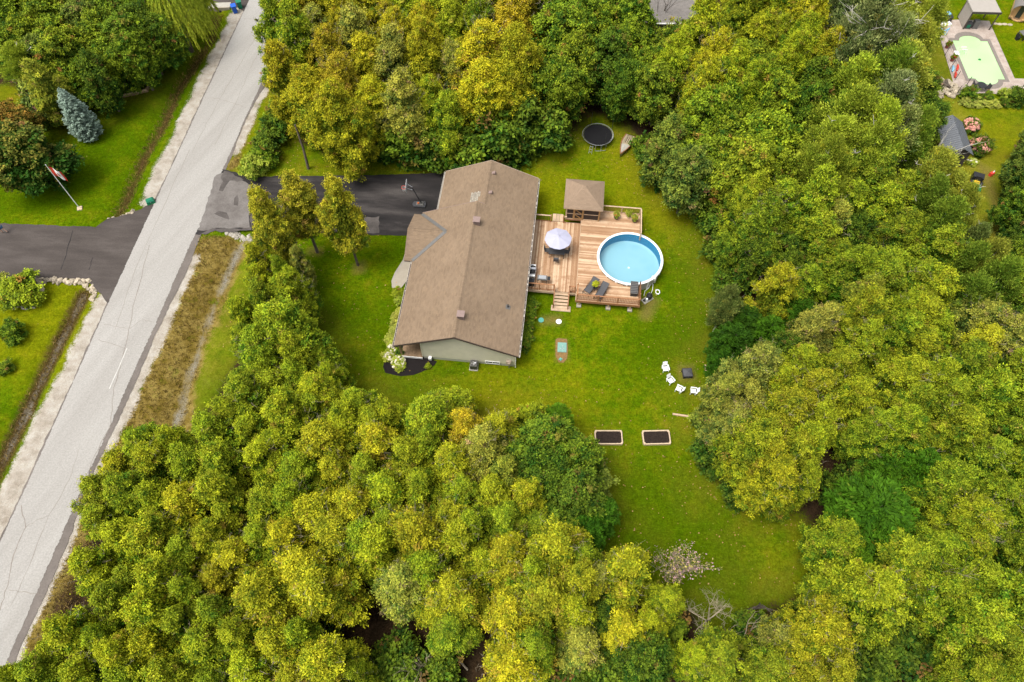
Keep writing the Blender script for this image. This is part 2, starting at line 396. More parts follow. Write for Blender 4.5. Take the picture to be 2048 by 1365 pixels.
FLOOR = [
 W([(560,200),(600,290),(650,322),(760,305),(830,308),(900,322),(960,308),(1080,288),(1150,262),(1180,232),(1235,238),(1262,270),(1300,330),(1350,400),(1400,432),(1432,520),(1470,590),(1440,660),(1415,770),(1405,880),(1440,970),(1480,1012),(1590,1030),(1640,1110),(1605,1195),(1490,1222),(1440,1365),(1440,1500),(2500,1500),(2500,560),(1990,600),(1930,470),(1880,300),(1850,180),(1830,0),(1830,-160),(560,-160),(575,60)]),
 W([(400,800),(480,690),(530,610),(590,650),(660,740),(715,800),(790,852),(860,835),(950,855),(1040,862),(1150,905),(1195,1000),(1185,1090),(1290,1180),(1400,1222),(1440,1365),(1440,1500),(-60,1500),(60,1300),(200,1010),(310,880)]),
 W([(-400,-160),(-400,170),(30,175),(90,215),(140,228),(230,200),(310,165),(375,90),(400,-60),(420,-160)]),
 W([(2010,330),(2020,430),(2040,560),(2500,560),(2500,300),(2060,260)]),
]
DRY = [
 W([(400,466),(470,472),(492,480),(450,600),(405,700),(372,850),(340,900),(300,965),(235,1080),(140,1290),(60,1420),(-60,1420),(60,1240),(165,1010),(250,840),(330,640)]),
 W([(545,20),(548,130),(520,210),(478,335),(452,345),(490,250),(600,-40)]),
]
GRAVEL_L = [at(486,18), at(402,190), at(330,345), at(305,398)]
GRAVEL_L2 = [at(208,612), at(120,790), at(40,955), at(-20,1075)]
GRAVEL_R = [at(385,520), at(310,690), at(230,865), at(150,1040), at(60,1240), at(0,1375)]
GRAVEL_R2 = [at(556,110), at(520,190), at(470,305)]
DITCH_W = [at(432,30), at(419,76), at(356,173), at(325,245), at(285,312), at(248,400), at(230,432)]
DITCH_W2 = [at(164,587), at(141,631), at(103,707), at(64,787), at(10,900), at(-30,980)]
DITCH_E = [at(482,480), at(440,570), at(395,690), at(345,850), at(280,960)]
BARE = [W([(1080,632),(1120,630),(1126,650),(1078,650)]), W([(1112,680),(1136,680),(1136,722),(1112,724)]), W([(1280,600),(1300,590),(1320,600),(1300,640),(1280,640)]), W([(1358,732),(1388,730),(1392,760),(1360,762)]),
        W([(620,495),(645,495),(645,512),(612,508)]), W([(705,530),(728,522),(732,545),(708,548)]), W([(1950,320),(1985,340),(1995,400),(2012,470),(2000,480),(1975,400)])]
xs = np.concatenate([[-1500, -700, -350, -200, -130, -95], np.arange(-76, 76.1, .42), [95, 130, 200, 350, 700, 1500]])
ys = np.concatenate([[-600, -200, -60, -20], np.arange(-2, 98, .42), [104, 120, 160, 260, 500, 1000, 1800]])
X, Y = np.meshgrid(xs, ys)
def vnoise(X, Y, s, seed):
    r = np.random.default_rng(seed); out = np.zeros(X.shape)
    for k in range(9):
        a = r.uniform(0, 6.28); f = s*r.uniform(.5, 1.6); out += np.sin(f*(X*math.cos(a)+Y*math.sin(a))+r.uniform(0, 6.28)+1.7*np.sin(f*.6*(Y*math.cos(a)-X*math.sin(a))+r.uniform(0, 6.28)))
    return out/9
w = vnoise(X, Y, .9, 1)*.9 + vnoise(X, Y, 2.6, 2)*.5
sm = lambda d, a: np.clip(d/a*.5+.5, 0, 1)
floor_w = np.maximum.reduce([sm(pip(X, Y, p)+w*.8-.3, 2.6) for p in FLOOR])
dry_w = np.maximum.reduce([sm(pip(X, Y, p)+w*1.1+.1, 1.8) for p in DRY])
gl = np.minimum(pld(X, Y, GRAVEL_L), pld(X, Y, GRAVEL_L2)); gr = np.minimum(pld(X, Y, GRAVEL_R), pld(X, Y, GRAVEL_R2))
grav_w = np.maximum(sm(1.25-gl+w*.55, 1.0), sm(.62-gr+w*.4, .8))
dw = np.minimum(pld(X, Y, DITCH_W), pld(X, Y, DITCH_W2)); de = pld(X, Y, DITCH_E)
wet_w = np.maximum(sm(.42-pld(X, Y, DITCH_W)+w*.25, .7), sm(.75-pld(X, Y, DITCH_W2)+w*.3, .8))
rub_w = np.maximum(.8*sm(.22-pld(X, Y, DITCH_W2)+w*.4, .7), sm(.20-de+w*.6, .9))
bare_w = np.maximum.reduce([sm(pip(X, Y, p)+w*.15, .9) for p in BARE])
lush_w = np.clip(.5+.9*vnoise(X, Y, .16, 7)+.35*vnoise(X, Y, .5, 8), 0, 1)
PATHG = W([(1880,0),(1900,120),(1905,200),(1935,230),(1930,300),(1990,330),(2020,420),(2040,560),(2010,640),(1975,560),(1925,460),(1915,340),(1880,250),(1860,120)])
mead_w = np.maximum(sm(pip(X, Y, PATHG), 2.0), .9*sm(pip(X, Y, W([(498,478),(512,500),(500,560),(478,640),(440,730),(400,800),(355,900),(330,900),(372,790),(420,690),(462,570)]))+w*.5, 2.2))
floor_w0 = floor_w
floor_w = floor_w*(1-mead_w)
# brown leaf litter spreads from the woods onto the lawn edge
edge = np.maximum.reduce([pip(X, Y, p) for p in FLOOR]); litter_w = np.clip(1-np.abs(edge+1.2)/4.5, 0, 1)*np.clip(.6+w, 0, 1)
# land form: ditches along the road, gentle unevenness away from house and road
Z = -.55*np.exp(-(dw/1.1)**2) - .6*np.exp(-(de/1.5)**2)
hp = at(1000, 560)
Z += .05*vnoise(X, Y, .22, 11)*np.clip((np.hypot(X-hp[0]-4, Y-hp[1])-22)/15, 0, 1)*(edge > -1)
Z += floor_w*.10*vnoise(X, Y, 1.1, 12)
roadL0, roadL1 = at(215, 610), at(490, 20)
nxy = np.array([roadL1[1]-roadL0[1], -(roadL1[0]-roadL0[0])]); nxy /= np.linalg.norm(nxy); dxy = np.array([-nxy[1], nxy[0]])
rd = (X-roadL0[0])*nxy[0]+(Y-roadL0[1])*nxy[1]
Z = np.where((rd > -1.0) & (rd < 7.2), -.03, Z)
for p_ in ([(-700,440),(0,440),(70,440),(190,445),(216,430),(300,400),(325,385),(232,610),(217,615),(185,580),(150,565),(-700,565)], [(380,330),(455,338),(500,350),(893,340),(893,430),(850,480),(735,476),(500,468),(380,480)], [(395,-15),(440,0),(470,8),(500,30),(520,-60),(395,-60)], [(820,470),(780,560),(784,580),(805,584),(840,470)]):
    Z = np.where(pip(X, Y, W(p_)) > -.25, np.minimum(Z, -.03), Z)
me = bpy.data.meshes.new("ground"); ny, nx = X.shape
me.vertices.add(nx*ny); me.vertices.foreach_set("co", np.stack([X, Y, Z], -1).astype(np.float32).ravel())
idx = np.arange(nx*ny).reshape(ny, nx); q = np.stack([idx[:-1, :-1], idx[:-1, 1:], idx[1:, 1:], idx[1:, :-1]], -1).reshape(-1, 4)
me.loops.add(q.size); me.loops.foreach_set("vertex_index", q.ravel().astype(np.int32)); me.polygons.add(len(q)); me.polygons.foreach_set("loop_start", np.arange(0, q.size, 4, dtype=np.int32))
me.update(calc_edges=True); me.polygons.foreach_set("use_smooth", [True]*len(q))
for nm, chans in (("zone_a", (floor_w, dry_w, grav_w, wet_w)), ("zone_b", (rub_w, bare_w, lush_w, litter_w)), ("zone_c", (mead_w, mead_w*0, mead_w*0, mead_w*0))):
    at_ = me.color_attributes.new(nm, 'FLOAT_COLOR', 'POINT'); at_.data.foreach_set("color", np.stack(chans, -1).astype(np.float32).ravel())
def mat_ground():
    m, t, b = newmat("ground_cover"); b.inputs['Roughness'].default_value = .95; b.inputs['Specular IOR Level'].default_value = .0
    p = pos(t); A = nd(t, "Attribute", attribute_name="zone_a"); B = nd(t, "Attribute", attribute_name="zone_b"); Cc = nd(t, "Attribute", attribute_name="zone_c")
    sa = nd(t, "SeparateColor"); t.links.new(A.outputs['Color'], sa.inputs[0]); sb = nd(t, "SeparateColor"); t.links.new(B.outputs['Color'], sb.inputs[0])
    sc = nd(t, "SeparateColor"); t.links.new(Cc.outputs['Color'], sc.inputs[0])
    mid = noise(t, p, .75, 6, .68); fine = noise(t, p, 6.5, 4, .75); vfine = noise(t, p, 19, 3, .8); big = noise(t, p, .13, 5, .6)
    lawn = ramp(t, mid, [(.28, (.043, .098, .001)), (.45, (.083, .134, .002)), (.60, (.128, .153, .003)), (.76, (.21, .165, .016))])
    lush = math_(t, 'ADD', sb.outputs[2], math_(t, 'SUBTRACT', big, .5))
    lawn = mixc(t, ramp(t, lush, [(.42, .0), (.80, .8)]), lawn, (.048, .095, .001))
    lawn = mixc(t, ramp(t, lush, [(.12, .5), (.42, 0.0)]), lawn, (.19, .185, .004))
    gr3 = noise(t, p, 2.6, 5, .8); lawn = mixc(t, .85, lawn, ramp(t, gr3, [(.3, .26), (.7, .74)]), 'OVERLAY'); lawn = mixc(t, .85, lawn, ramp(t, fine, [(.25, .24), (.75, .76)]), 'OVERLAY'); lawn = mixc(t, .8, lawn, ramp(t, vfine, [(.25, .22), (.75, .78)]), 'OVERLAY')
    spk = noise(t, p, 3.1, 2, .5); lawn = mixc(t, ramp(t, spk, [(.70, 0.0), (.80, .55)]), lawn, (.30, .26, .07))
    def thr(w, k=.55, lo=.42, hi=.6):
        v = math_(t, 'ADD', w, math_(t, 'MULTIPLY', math_(t, 'SUBTRACT', math_(t, 'ADD', math_(t, 'MULTIPLY', fine, .6), math_(t, 'MULTIPLY', mid, .4)), .5), k*2)); return ramp(t, v, [(lo, 0.0), (hi, 1.0)])
    mead = ramp(t, mid, [(.3, (.10, .14, .006)), (.5, (.19, .19, .014)), (.75, (.27, .22, .05))]); mead = mixc(t, .8, mead, ramp(t, fine, [(.25, .24), (.75, .76)]), 'OVERLAY')
    c = mixc(t, math_(t, 'MULTIPLY', sc.outputs[0], .8), lawn, mead)
    lit = ramp(t, fine, [(.3, (.09, .075, .006)), (.5, (.15, .12, .012)), (.72, (.22, .15, .035))])
    c = mixc(t, math_(t, 'MULTIPLY', B.outputs['Alpha'], .42), c, lit)
    dry = ramp(t, mid, [(.28, (.10, .12, .006)), (.42, (.15, .105, .020)), (.58, (.245, .18, .05)), (.74, (.14, .155, .012))]); dry = mixc(t, .9, dry, ramp(t, vfine, [(.25, .2), (.75, .8)]), 'OVERLAY')
    c = mixc(t, thr(sa.outputs[1]), c, dry)
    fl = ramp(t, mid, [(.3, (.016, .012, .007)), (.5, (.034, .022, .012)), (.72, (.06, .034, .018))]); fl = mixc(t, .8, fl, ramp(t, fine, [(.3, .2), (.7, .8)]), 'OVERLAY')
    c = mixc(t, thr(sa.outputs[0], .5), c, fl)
    wet = ramp(t, fine, [(.3, (.035, .024, .009)), (.6, (.085, .055, .018)), (.8, (.14, .10, .045))]); c = mixc(t, thr(A.outputs['Alpha'], .4, .35, .75), c, wet)
    rub = ramp(t, vfine, [(.3, (.06, .055, .035)), (.5, (.20, .18, .14)), (.62, (.36, .34, .29)), (.75, (.11, .11, .04))]); c = mixc(t, thr(sb.outputs[0], .5, .35, .7), c, rub)
    gv = ramp(t, mid, [(.3, (.24, .20, .155)), (.5, (.37, .33, .275)), (.7, (.46, .43, .38))]); gv = mixc(t, .7, gv, ramp(t, vfine, [(.25, .25), (.75, .75)]), 'OVERLAY')
    c = mixc(t, thr(sa.outputs[2], .8), c, gv)
    br = ramp(t, fine, [(.3, (.12, .095, .022)), (.6, (.19, .145, .04)), (.8, (.24, .165, .07))]); c = mixc(t, math_(t, 'MULTIPLY', thr(sb.outputs[1], .3, .3, .8), .75), c, br)
    t.links.new(c, b.inputs['Base Color']); hh = math_(t, 'ADD', fine, vfine); bump(t, b, hh, .9, .06); return m
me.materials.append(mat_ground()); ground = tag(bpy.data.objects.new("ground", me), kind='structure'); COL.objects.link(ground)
def gz(x, y):
    d1 = min(float(pld(np.array([x]), np.array([y]), L)[0]) for L in (DITCH_W, DITCH_W2)); d2 = float(pld(np.array([x]), np.array([y]), DITCH_E)[0])
    return -.55*math.exp(-(d1/1.1)**2) - .6*math.exp(-(d2/1.5)**2)

# ------------------------------------------------------------------ road and driveways
def rp(s, o): return (roadL0[0]+dxy[0]*s+nxy[0]*o, roadL0[1]+dxy[1]*s+nxy[1]*o)
random.seed(3)
def strip(name, mat, s0, s1, fL, fR, z, step=.35):
    mb = MB(); n = int((s1-s0)/step)
    for i in range(n+1):
        s = s0+(s1-s0)*i/n; a = rp(s, fL(s)); b = rp(s, fR(s)); mb.v += [(a[0], a[1], z), (b[0], b[1], z)]
    mb.f = [(2*i, 2*i+1, 2*i+3, 2*i+2) for i in range(n)]
    return tag(mb.build(name, mat), kind='structure')
rr = np.random.default_rng(8); jag = rr.normal(0, 1, 4000)
def jit(s, a): i = int((s+400)*2.857); return a*(.6*jag[i % 4000]+.4*jag[(i//5) % 4000])
# how wide the road is, from photograph points on its edges
def off(px, py): x, y = at(px, py); return ((x-roadL0[0])*nxy[0]+(y-roadL0[1])*nxy[1], (x-roadL0[0])*dxy[0]+(y-roadL0[1])*dxy[1])
edge_pts = sorted([(off(p, q)[1], off(p, q)[0]) for p, q in ((590,15),(545,120),(492,235),(440,352),(400,450),(375,500),(310,650),(262,755),(212,870),(160,985),(110,1100),(60,1215),(10,1330))])
es, eo = np.array([e[0] for e in edge_pts]), np.array([e[1] for e in edge_pts])
def roadR(s): return float(np.interp(s, es, eo))
left_pts = sorted([(off(p, q)[1], off(p, q)[0]) for p, q in ((495,8),(445,115),(395,222),(352,316),(310,405),(262,508),(215,610),(160,735),(108,850),(52,975),(0,1085))])
ls, lo = np.array([e[0] for e in left_pts]), np.array([e[1] for e in left_pts])
def roadL(s): return float(np.interp(s, ls, lo))
tar = strip("road_base", M['road_old'], -260, 420, lambda s: roadL(s)-.15+jit(s, .05), lambda s: roadR(s)+(.35 if s > 12 else .6)+.25*math.sin(s*.31)*math.sin(s*.13+1)+jit(s+50, .05), .003)
strip("road", M['road'], -260, 420, lambda s: roadL(s)+jit(s*3+90, .03), lambda s: roadR(s)-(.05 if s > 25 else -.02)+jit(s*3+170, .045), .016, .12)
def ribbon(name, pts, wd, z, mat, seed=1, jitter=.08, sub=5):
    r = random.Random(seed); P = []
    for a, b in zip(pts[:-1], pts[1:]):
        for k in range(sub): t = k/sub; P.append((a[0]+(b[0]-a[0])*t+r.uniform(-jitter, jitter), a[1]+(b[1]-a[1])*t+r.uniform(-jitter, jitter)))
    P.append(pts[-1]); mb = MB()
    for i, p in enumerate(P):
        a = P[max(i-1, 0)]; b = P[min(i+1, len(P)-1)]; d = Vector((b[0]-a[0], b[1]-a[1])).normalized(); ww = wd*r.uniform(.6, 1.3)/2
        mb.v += [(p[0]-d.y*ww, p[1]+d.x*ww, z), (p[0]+d.y*ww, p[1]-d.x*ww, z)]
    mb.f = [(2*i, 2*i+1, 2*i+3, 2*i+2) for i in range(len(P)-1)]
    o = mb.build(name, mat)
    return tag(o, kind='structure')
CR = [[(560,0),(505,85),(468,150),(440,198),(415,245),(385,305)], [(438,198),(410,196)], [(438,198),(470,208),(492,216)], [(380,300),(335,395),(270,540),(230,660)],
      [(300,490),(270,600),(258,660),(243,725),(228,775),(222,850)], [(208,650),(240,655),(262,658)], [(196,680),(228,690),(253,698)], [(262,655),(285,640),(305,645)],
      [(43,1012),(52,1055),(28,1110),(18,1160),(0,1222)], [(52,1055),(75,1040),(98,1032)], [(18,1180),(50,1185),(108,1192)], [(157,900),(140,960),(98,1032),(60,1130),(20,1215)], [(520,40),(487,38)], [(222,850),(190,910),(160,985)], [(540,60),(500,140),(470,210),(430,290)]]
for i, c in enumerate(CR): ribbon("road_crack", W(c), .06 if i in (4, 8) else .034, .0205, M['crack'], i, .07)
ribbon("road_line", W([(254,697),(238,735),(219,778)]), .085, .0212, M['linepaint'], 5, .01)
# driveways
wd = W([(-700,442),(0,447),(70,450),(190,455),(216,438),(262,428),(300,409),(318,395),(232,600),(217,608),(202,590),(185,570),(150,558),(-700,556)])
flat("west_driveway", wd, .010, M['drive_west'], rag=.07)
hd = W([(437,338),(455,341),(470,345),(500,356),(560,352),(700,352),(893,346),(893,430),(850,474),(815,472),(735,470),(600,464),(500,461),(455,462),(430,458),(400,470),(390,470)])
flat("house_driveway", hd, .010, M['drive_black'], rag=.07)
ap = W([(432,350),(452,346),(472,356),(505,372),(504,400),(498,440),(500,456),(458,458),(430,455),(406,464),(396,462)])
flat("driveway_apron", ap, .021, M['drive_grey'], rag=.10)
flat("worn_asphalt_patch", W([(715,436),(760,433),(757,467),(700,465),(640,461),(645,445)]), .015, M['drive_mid'], rag=.12)
for p_ in ([(441,352),(450,344),(460,344),(472,353),(490,362),(476,366),(462,361),(455,372),(446,382),(440,380),(446,364)], [(428,426),(440,421),(452,427),(460,438),(450,437),(440,431)], [(403,467),(418,459),(440,457),(470,459),(500,457),(500,462),(460,463),(430,464),(412,470)], [(468,398),(473,392),(478,400),(474,414),(469,410)], [(505,368),(511,372),(510,440),(502,455),(500,430)]):
    flat("asphalt_scar", W(p_), .026, M['drive_mid'], rag=.16)
ribbon("driveway_crack", W([(146,462),(132,510),(122,540)]), .09, .015, M['drive_black'], 3, .05)
ribbon("driveway_crack", W([(186,515),(178,540)]), .09, .015, M['drive_black'], 4, .05)
flat("north_driveway", W([(395,-6),(440,6),(470,13),(492,25),(512,-20),(520,-60),(395,-60)]), .010, M['drive_west'])
flat("front_walk", W([(820,474),(813,478),(812,500),(806,520),(790,545),(783,562),(784,576),(800,580),(815,560),(828,520),(838,474)]), .03, M['concrete'])

# ------------------------------------------------------------------ the house (its own u,v frame: u east, v north, turned a little)
HO = (-8.26, 41.7)
def hthing(name, label, cat, u, v, z=0.0, rz=0.0, group=None):
    x, y = uv2w(u, v); return thing(name, label, cat, (x, y, z), -HA+rz, group)
house = hthing("bungalow", "long single storey bungalow with brown shingled roof and sage siding beside the timber deck", "house", *HO)
ORG = (HO[0], HO[1], 0)
def hp_(name, mb, mat, smooth=False, parent=None): return mb.build(name, mat, parent or house, ORG, smooth)
E0 = 2.75; SL = .4255
RUs, RUg = -8.26, -7.52
def zmain(u, v):
    ru, hw = (RUs, 5.64) if v < 46.6 else (RUg, 4.9)
    return E0 + SL*(hw-abs(u-ru))
def siding_wall(mb, p0, p1, z0, z1f, n_out, step=.2):
    """lapped courses between two corner points; z1f(t) is the wall's top along it"""
    L = math.hypot(p1[0]-p0[0], p1[1]-p0[1]); z = z0
    ts = [i/24 for i in range(25)]
    zmax = max(z1f(t) for t in ts)
    while z < zmax-.01:
        zt = min(z+step, zmax); ok = [t for t in ts if z1f(t) >= zt-.03] or [t for t in ts if z1f(t) > z+.02]
        if ok:
            a, b = min(ok), max(ok); pa = (p0[0]+(p1[0]-p0[0])*a, p0[1]+(p1[1]-p0[1])*a); pb = (p0[0]+(p1[0]-p0[0])*b, p0[1]+(p1[1]-p0[1])*b)
            o = .035; mb.add([(pa[0]+n_out[0]*o, pa[1]+n_out[1]*o, z), (pb[0]+n_out[0]*o, pb[1]+n_out[1]*o, z), (pb[0]+n_out[0]*.012, pb[1]+n_out[1]*.012, zt), (pa[0]+n_out[0]*.012, pa[1]+n_out[1]*.012, zt),
                              (pa[0], pa[1], z), (pb[0], pb[1], z)], [(0, 1, 2, 3), (4, 5, 1, 0)])
        z += step
wb = MB()
wb.bb(-11.56, -3.0, 31.4, 46.45, .46, E0+.1).bb(-12.0, -3.0, 46.45, 52.0, .0, E0+.1).bb(-14.2, -11.55, 41.0, 45.9, .46, E0+.05)
wb.add([(-11.56, 31.41, E0+.1), (-3.0, 31.41, E0+.1), (-3.0, 31.41, zmain(-3.0, 32)-.12), (RUs, 31.41, E0+SL*5.64-.14), (-11.56, 31.41, zmain(-11.56, 32)-.12)], [(0, 1, 2, 3, 4)])
wb.add([(-12.0, 51.99, E0+.1), (-3.0, 51.99, E0+.1), (-3.0, 51.99, zmain(-3, 50)-.12), (RUg, 51.99, E0+SL*4.9-.14), (-12.0, 51.99, zmain(-12, 50)-.12)], [(0, 1, 2, 3, 4)])
hp_("wall", wb, M['siding'])
sb_ = MB()
siding_wall(sb_, (-11.56, 31.4), (-3.0, 31.4), .46, lambda t: zmain(-11.56+8.56*t, 32)-.14, (0, -1))
siding_wall(sb_, (-3.0, 31.4), (-3.0, 52.0), .46, lambda t: E0, (1, 0))
siding_wall(sb_, (-14.2, 41.0), (-14.2, 45.9), .46, lambda t: E0+.9-abs(t-.5)*2.0, (-1, 0))
siding_wall(sb_, (-11.56, 31.4), (-11.56, 41.0), .46, lambda t: E0, (-1, 0))
hp_("siding", sb_, M['siding'])
hp_("foundation", MB().bb(-11.52, -3.04, 31.42, 46.4, -.3, .455).bb(-14.16, -11.5, 41.05, 45.85, -.3, .455), M['foundation'])
for u, v in ((-3.0, 31.4), (-11.56, 31.4), (-3.0, 52.0)): hp_("corner_trim", MB().bb(u-.06, u+.06, v-.06, v+.06, .46, E0-.02), M['siding'])
# roof: stepped shingle courses
def courses(mb, e0, e1, n_up, run, drop=0.0, expo=.145, clip=None):
    """rows of shingles on a slope: e0-e1 is the eave, n_up the level direction up the slope, run its level length"""
    sl = math.hypot(1, SL); N = int(run*sl/expo); L = math.hypot(e1[0]-e0[0], e1[1]-e0[1]); du = ((e1[0]-e0[0])/L, (e1[1]-e0[1])/L)
    uv = []
    for i in range(N+1):
        a0 = run*i/(N+1); a1 = run*(i+1)/(N+1)
        s0, s1 = (0, L) if clip is None else clip(a0)
        t0, t1 = (0, L) if clip is None else clip(a1)
        if s1-s0 < .03: continue
        za, zb = E0+SL*a0+.014+drop, E0+SL*a1+drop
        P = lambda s, a, z: (e0[0]+du[0]*s+n_up[0]*a, e0[1]+du[1]*s+n_up[1]*a, z)
        mb.add([P(s0, a0, za), P(s1, a0, za), P(t1, a1, zb), P(t0, a1, zb), P(s0, a0, za-.016), P(s1, a0, za-.016)], [(0, 1, 2, 3), (4, 5, 1, 0)])
        y0, y1 = i*.145, (i+1)*.145; uv += [(s0, y0), (s1, y0), (t1, y1), (t0, y1), (s0, y0-.02), (s1, y0-.02), (s1, y0), (s0, y0)]
    mb.uv = (mb.uv or []) + uv
VS0, VS1, VG1 = 30.95, 46.6, 52.42
def mkroof(name, mb, mat, under=True):
    # solid deck below the courses keeps the roof thick
    return hp_(name, mb, mat)
mb = MB(); courses(mb, (-2.62, VS0), (-2.62, VS1), (-1, 0), 5.64); courses(mb, (-13.9, VS1), (-13.9, VS0), (1, 0), 5.64); mkroof("roof", mb, M['shingle'])
mb = MB(); courses(mb, (-2.62, VS1), (-2.62, VG1), (-1, 0), 4.9); courses(mb, (-12.42, VG1), (-12.42, VS1), (1, 0), 4.9); mkroof("garage_roof", mb, M['shingle'])
def slab(mb, prof, v0, v1, th=.13):
    n = len(prof); vs_ = [(u, v0, z-.02) for u, z in prof]+[(u, v0, z-.02-th) for u, z in prof[::-1]]; m = len(vs_)
    mb.add(vs_+[(p[0], v1, p[2]) for p in vs_], [tuple(range(m))]+[tuple(range(m, 2*m))[::-1]]+[(i, (i+1) % m, m+(i+1) % m, m+i)[::-1] for i in range(m)])
mb = MB(); slab(mb, [(-13.88, E0), (RUs, E0+SL*5.62), (-2.64, E0)], VS0+.02, VS1-.01); slab(mb, [(-12.40, E0), (RUg, E0+SL*4.88), (-2.64, E0)], VS1, VG1-.02)
hp_("roof_deck", mb, M['brown_trim'])
# front cross gable
FG0, FG1, FGU = 40.45, 46.35, -14.72; FGC = (FG0+FG1)/2; FGH = (FG1-FG0)/2
def fclip(sgn):
    def f(a):
        z = E0+SL*a; umax = -13.9+(z-E0)/SL+.25; L = umax-FGU
        return (0, max(L, 0))
    return f
Ef = 3.1
def courses_fg(mb, vE, sgn):
    sl = math.hypot(1, SL); run = FGH; N = int(run*sl/.145); uv = []
    for i in range(N+1):
        a0, a1 = run*i/(N+1), run*(i+1)/(N+1); za, zb = E0-.02+SL*a0+.014, E0-.02+SL*a1
        u0 = -13.9+(za-E0)/SL+.12; u1 = -13.9+(zb-E0)/SL+.12; y0, y1 = vE+sgn*a0, vE+sgn*a1
        vs_ = [(FGU, y0, za), (u0, y0, za), (u1, y1, zb), (FGU, y1, zb), (FGU, y0, za-.016), (u0, y0, za-.016)]
        fs = [(0, 1, 2, 3), (4, 5, 1, 0)]
        if sgn < 0: fs = [f[::-1] for f in fs]
        mb.add(vs_, fs); w0, w1 = u0-FGU, u1-FGU; r0, r1 = i*.145, (i+1)*.145
        a = [(0, r0), (w0, r0), (w1, r1), (0, r1), (0, r0-.02), (w0, r0-.02), (w0, r0), (0, r0)]
        if sgn < 0: a = a[3::-1]+a[7:3:-1]
        uv += a
    mb.uv = (mb.uv or [])+uv
mb = MB(); courses_fg(mb, FG0, 1); courses_fg(mb, FG1, -1); hp_("front_gable_roof", mb, M['shingle'])
mb = MB()
prof = [(FG0+.01, E0-.04), (FGC, E0-.04+SL*FGH), (FG1-.01, E0-.04)]; n = 6
vs_ = [(FGU+.02, v, z) for v, z in prof]+[(FGU+.02, v, z-.13) for v, z in prof[::-1]]
mb.add(vs_+[(-12.4, p[1], p[2]) for p in vs_], [tuple(range(6)), tuple(range(6, 12))[::-1]]+[(i, (i+1) % 6, 6+(i+1) % 6, 6+i)[::-1] for i in range(6)])
hp_("gable_deck", mb, M['brown_trim'])
def capline(mb, p0, p1, w=.17, n=60):
    p0, p1 = Vector(p0), Vector(p1); d = (p1-p0); L = d.length; d.normalize(); s = d.cross(Vector((0, 0, 1))).normalized()
    k = int(L/.2)
    for i in range(k):
        a = p0+d*(L*i/k); b = p0+d*(L*(i+1)/k); dz = SL*w
        up = Vector((0, 0, .035)); upb = Vector((0, 0, .022)); dd = Vector((0, 0, dz))
        q = [a+up-s*w-dd, a+up+Vector((0, 0, .012)), a+up+s*w-dd, b+upb+s*w-dd, b+upb+Vector((0, 0, .012)), b+upb-s*w-dd]
        mb.add([tuple(x) for x in q], [(0, 1, 4, 5)[::-1], (1, 2, 3, 4)[::-1], (0, 1, 2)])
        mb.uv = (mb.uv or [])+[(0, i*.145), (.3, i*.145), (.3, i*.145+.14), (0, i*.145+.14)]*2+[(0, 0)]*3
mb = MB(); capline(mb, (RUs, VS0, E0+SL*5.64), (RUs, VS1, E0+SL*5.64)); capline(mb, (RUg, VS1, E0+SL*4.9), (RUg, VG1, E0+SL*4.9)); capline(mb, (FGU, FGC, E0+SL*FGH-.02), (-10.9, FGC, E0+SL*FGH-.02)); tag(hp_("ridge_cap", mb, M['shingle']), kind='stuff')
# grey valley flashings
def vflash(v_e, sgn):
    mb = MB(); d = FGH
    a = Vector((-13.9, v_e, E0+.03)); b = Vector((-13.9+d, v_e+sgn*d, E0+SL*d+.03)); w = .17
    sd_ = Vector((1, -sgn, 0)).normalized()*w
    mb.add([tuple(a-sd_+Vector((0, 0, .05))), tuple(a+sd_+Vector((0, 0, .06))), tuple(b+sd_+Vector((0, 0, .06))), tuple(b-sd_+Vector((0, 0, .05)))], [(0, 1, 2, 3)])
    c = [p for p in mb.v]; mb.add([(p[0], p[1], p[2]-.03) for p in c], [(3, 2, 1, 0)]); mb.f += [(0, 4, 5, 1), (1, 5, 6, 2), (2, 6, 7, 3), (3, 7, 4, 0)]
    return mb
hp_("valley_flashing", vflash(FG0, 1), M['grey_flash']); hp_("valley_flashing", vflash(FG1, -1), M['grey_flash'])
# rake boards, fascia, gutters
def rake(v, ru, hw, s):
    mb = MB()
    for a, b in ((ru-hw, ru), (ru+hw, ru)):
        z0, z1 = E0, E0+SL*hw; mb.add([(a, v, z0-.18), (b, v, z1-.18), (b, v, z1+.025), (a, v, z0+.025), (a, v+s*.04, z0-.18), (b, v+s*.04, z1-.18), (b, v+s*.04, z1+.025), (a, v+s*.04, z0+.025)], [(0, 1, 2, 3), (7, 6, 5, 4), (0, 4, 5, 1), (2, 6, 7, 3), (1, 5, 6, 2), (0, 3, 7, 4)])
    return mb
hp_("rake_board", rake(VS0-.02, RUs, 5.64, -1), M['brown_trim']); hp_("rake_board", rake(VG1+.0, RUg, 4.9, 1), M['fascia']);
mb = MB(); z_ = lambda u: E0+SL*(5.64-abs(u-RUs)); us = [-13.9, RUs, RUg]
for u0_, u1_ in zip(us[:-1], us[1:]): mb.add([(u0_, VS1-.03, z_(u0_)-.2), (u1_, VS1-.03, z_(u1_)-.2), (u1_, VS1-.03, z_(u1_)+.018), (u0_, VS1-.03, z_(u0_)+.018), (u0_, VS1+.01, z_(u0_)-.2), (u1_, VS1+.01, z_(u1_)-.2), (u1_, VS1+.01, z_(u1_)+.018), (u0_, VS1+.01, z_(u0_)+.018)], [(0, 1, 2, 3), (7, 6, 5, 4), (3, 2, 6, 7), (0, 3, 7, 4)])
hp_("rake_board", mb, M['vent_pink'])
 
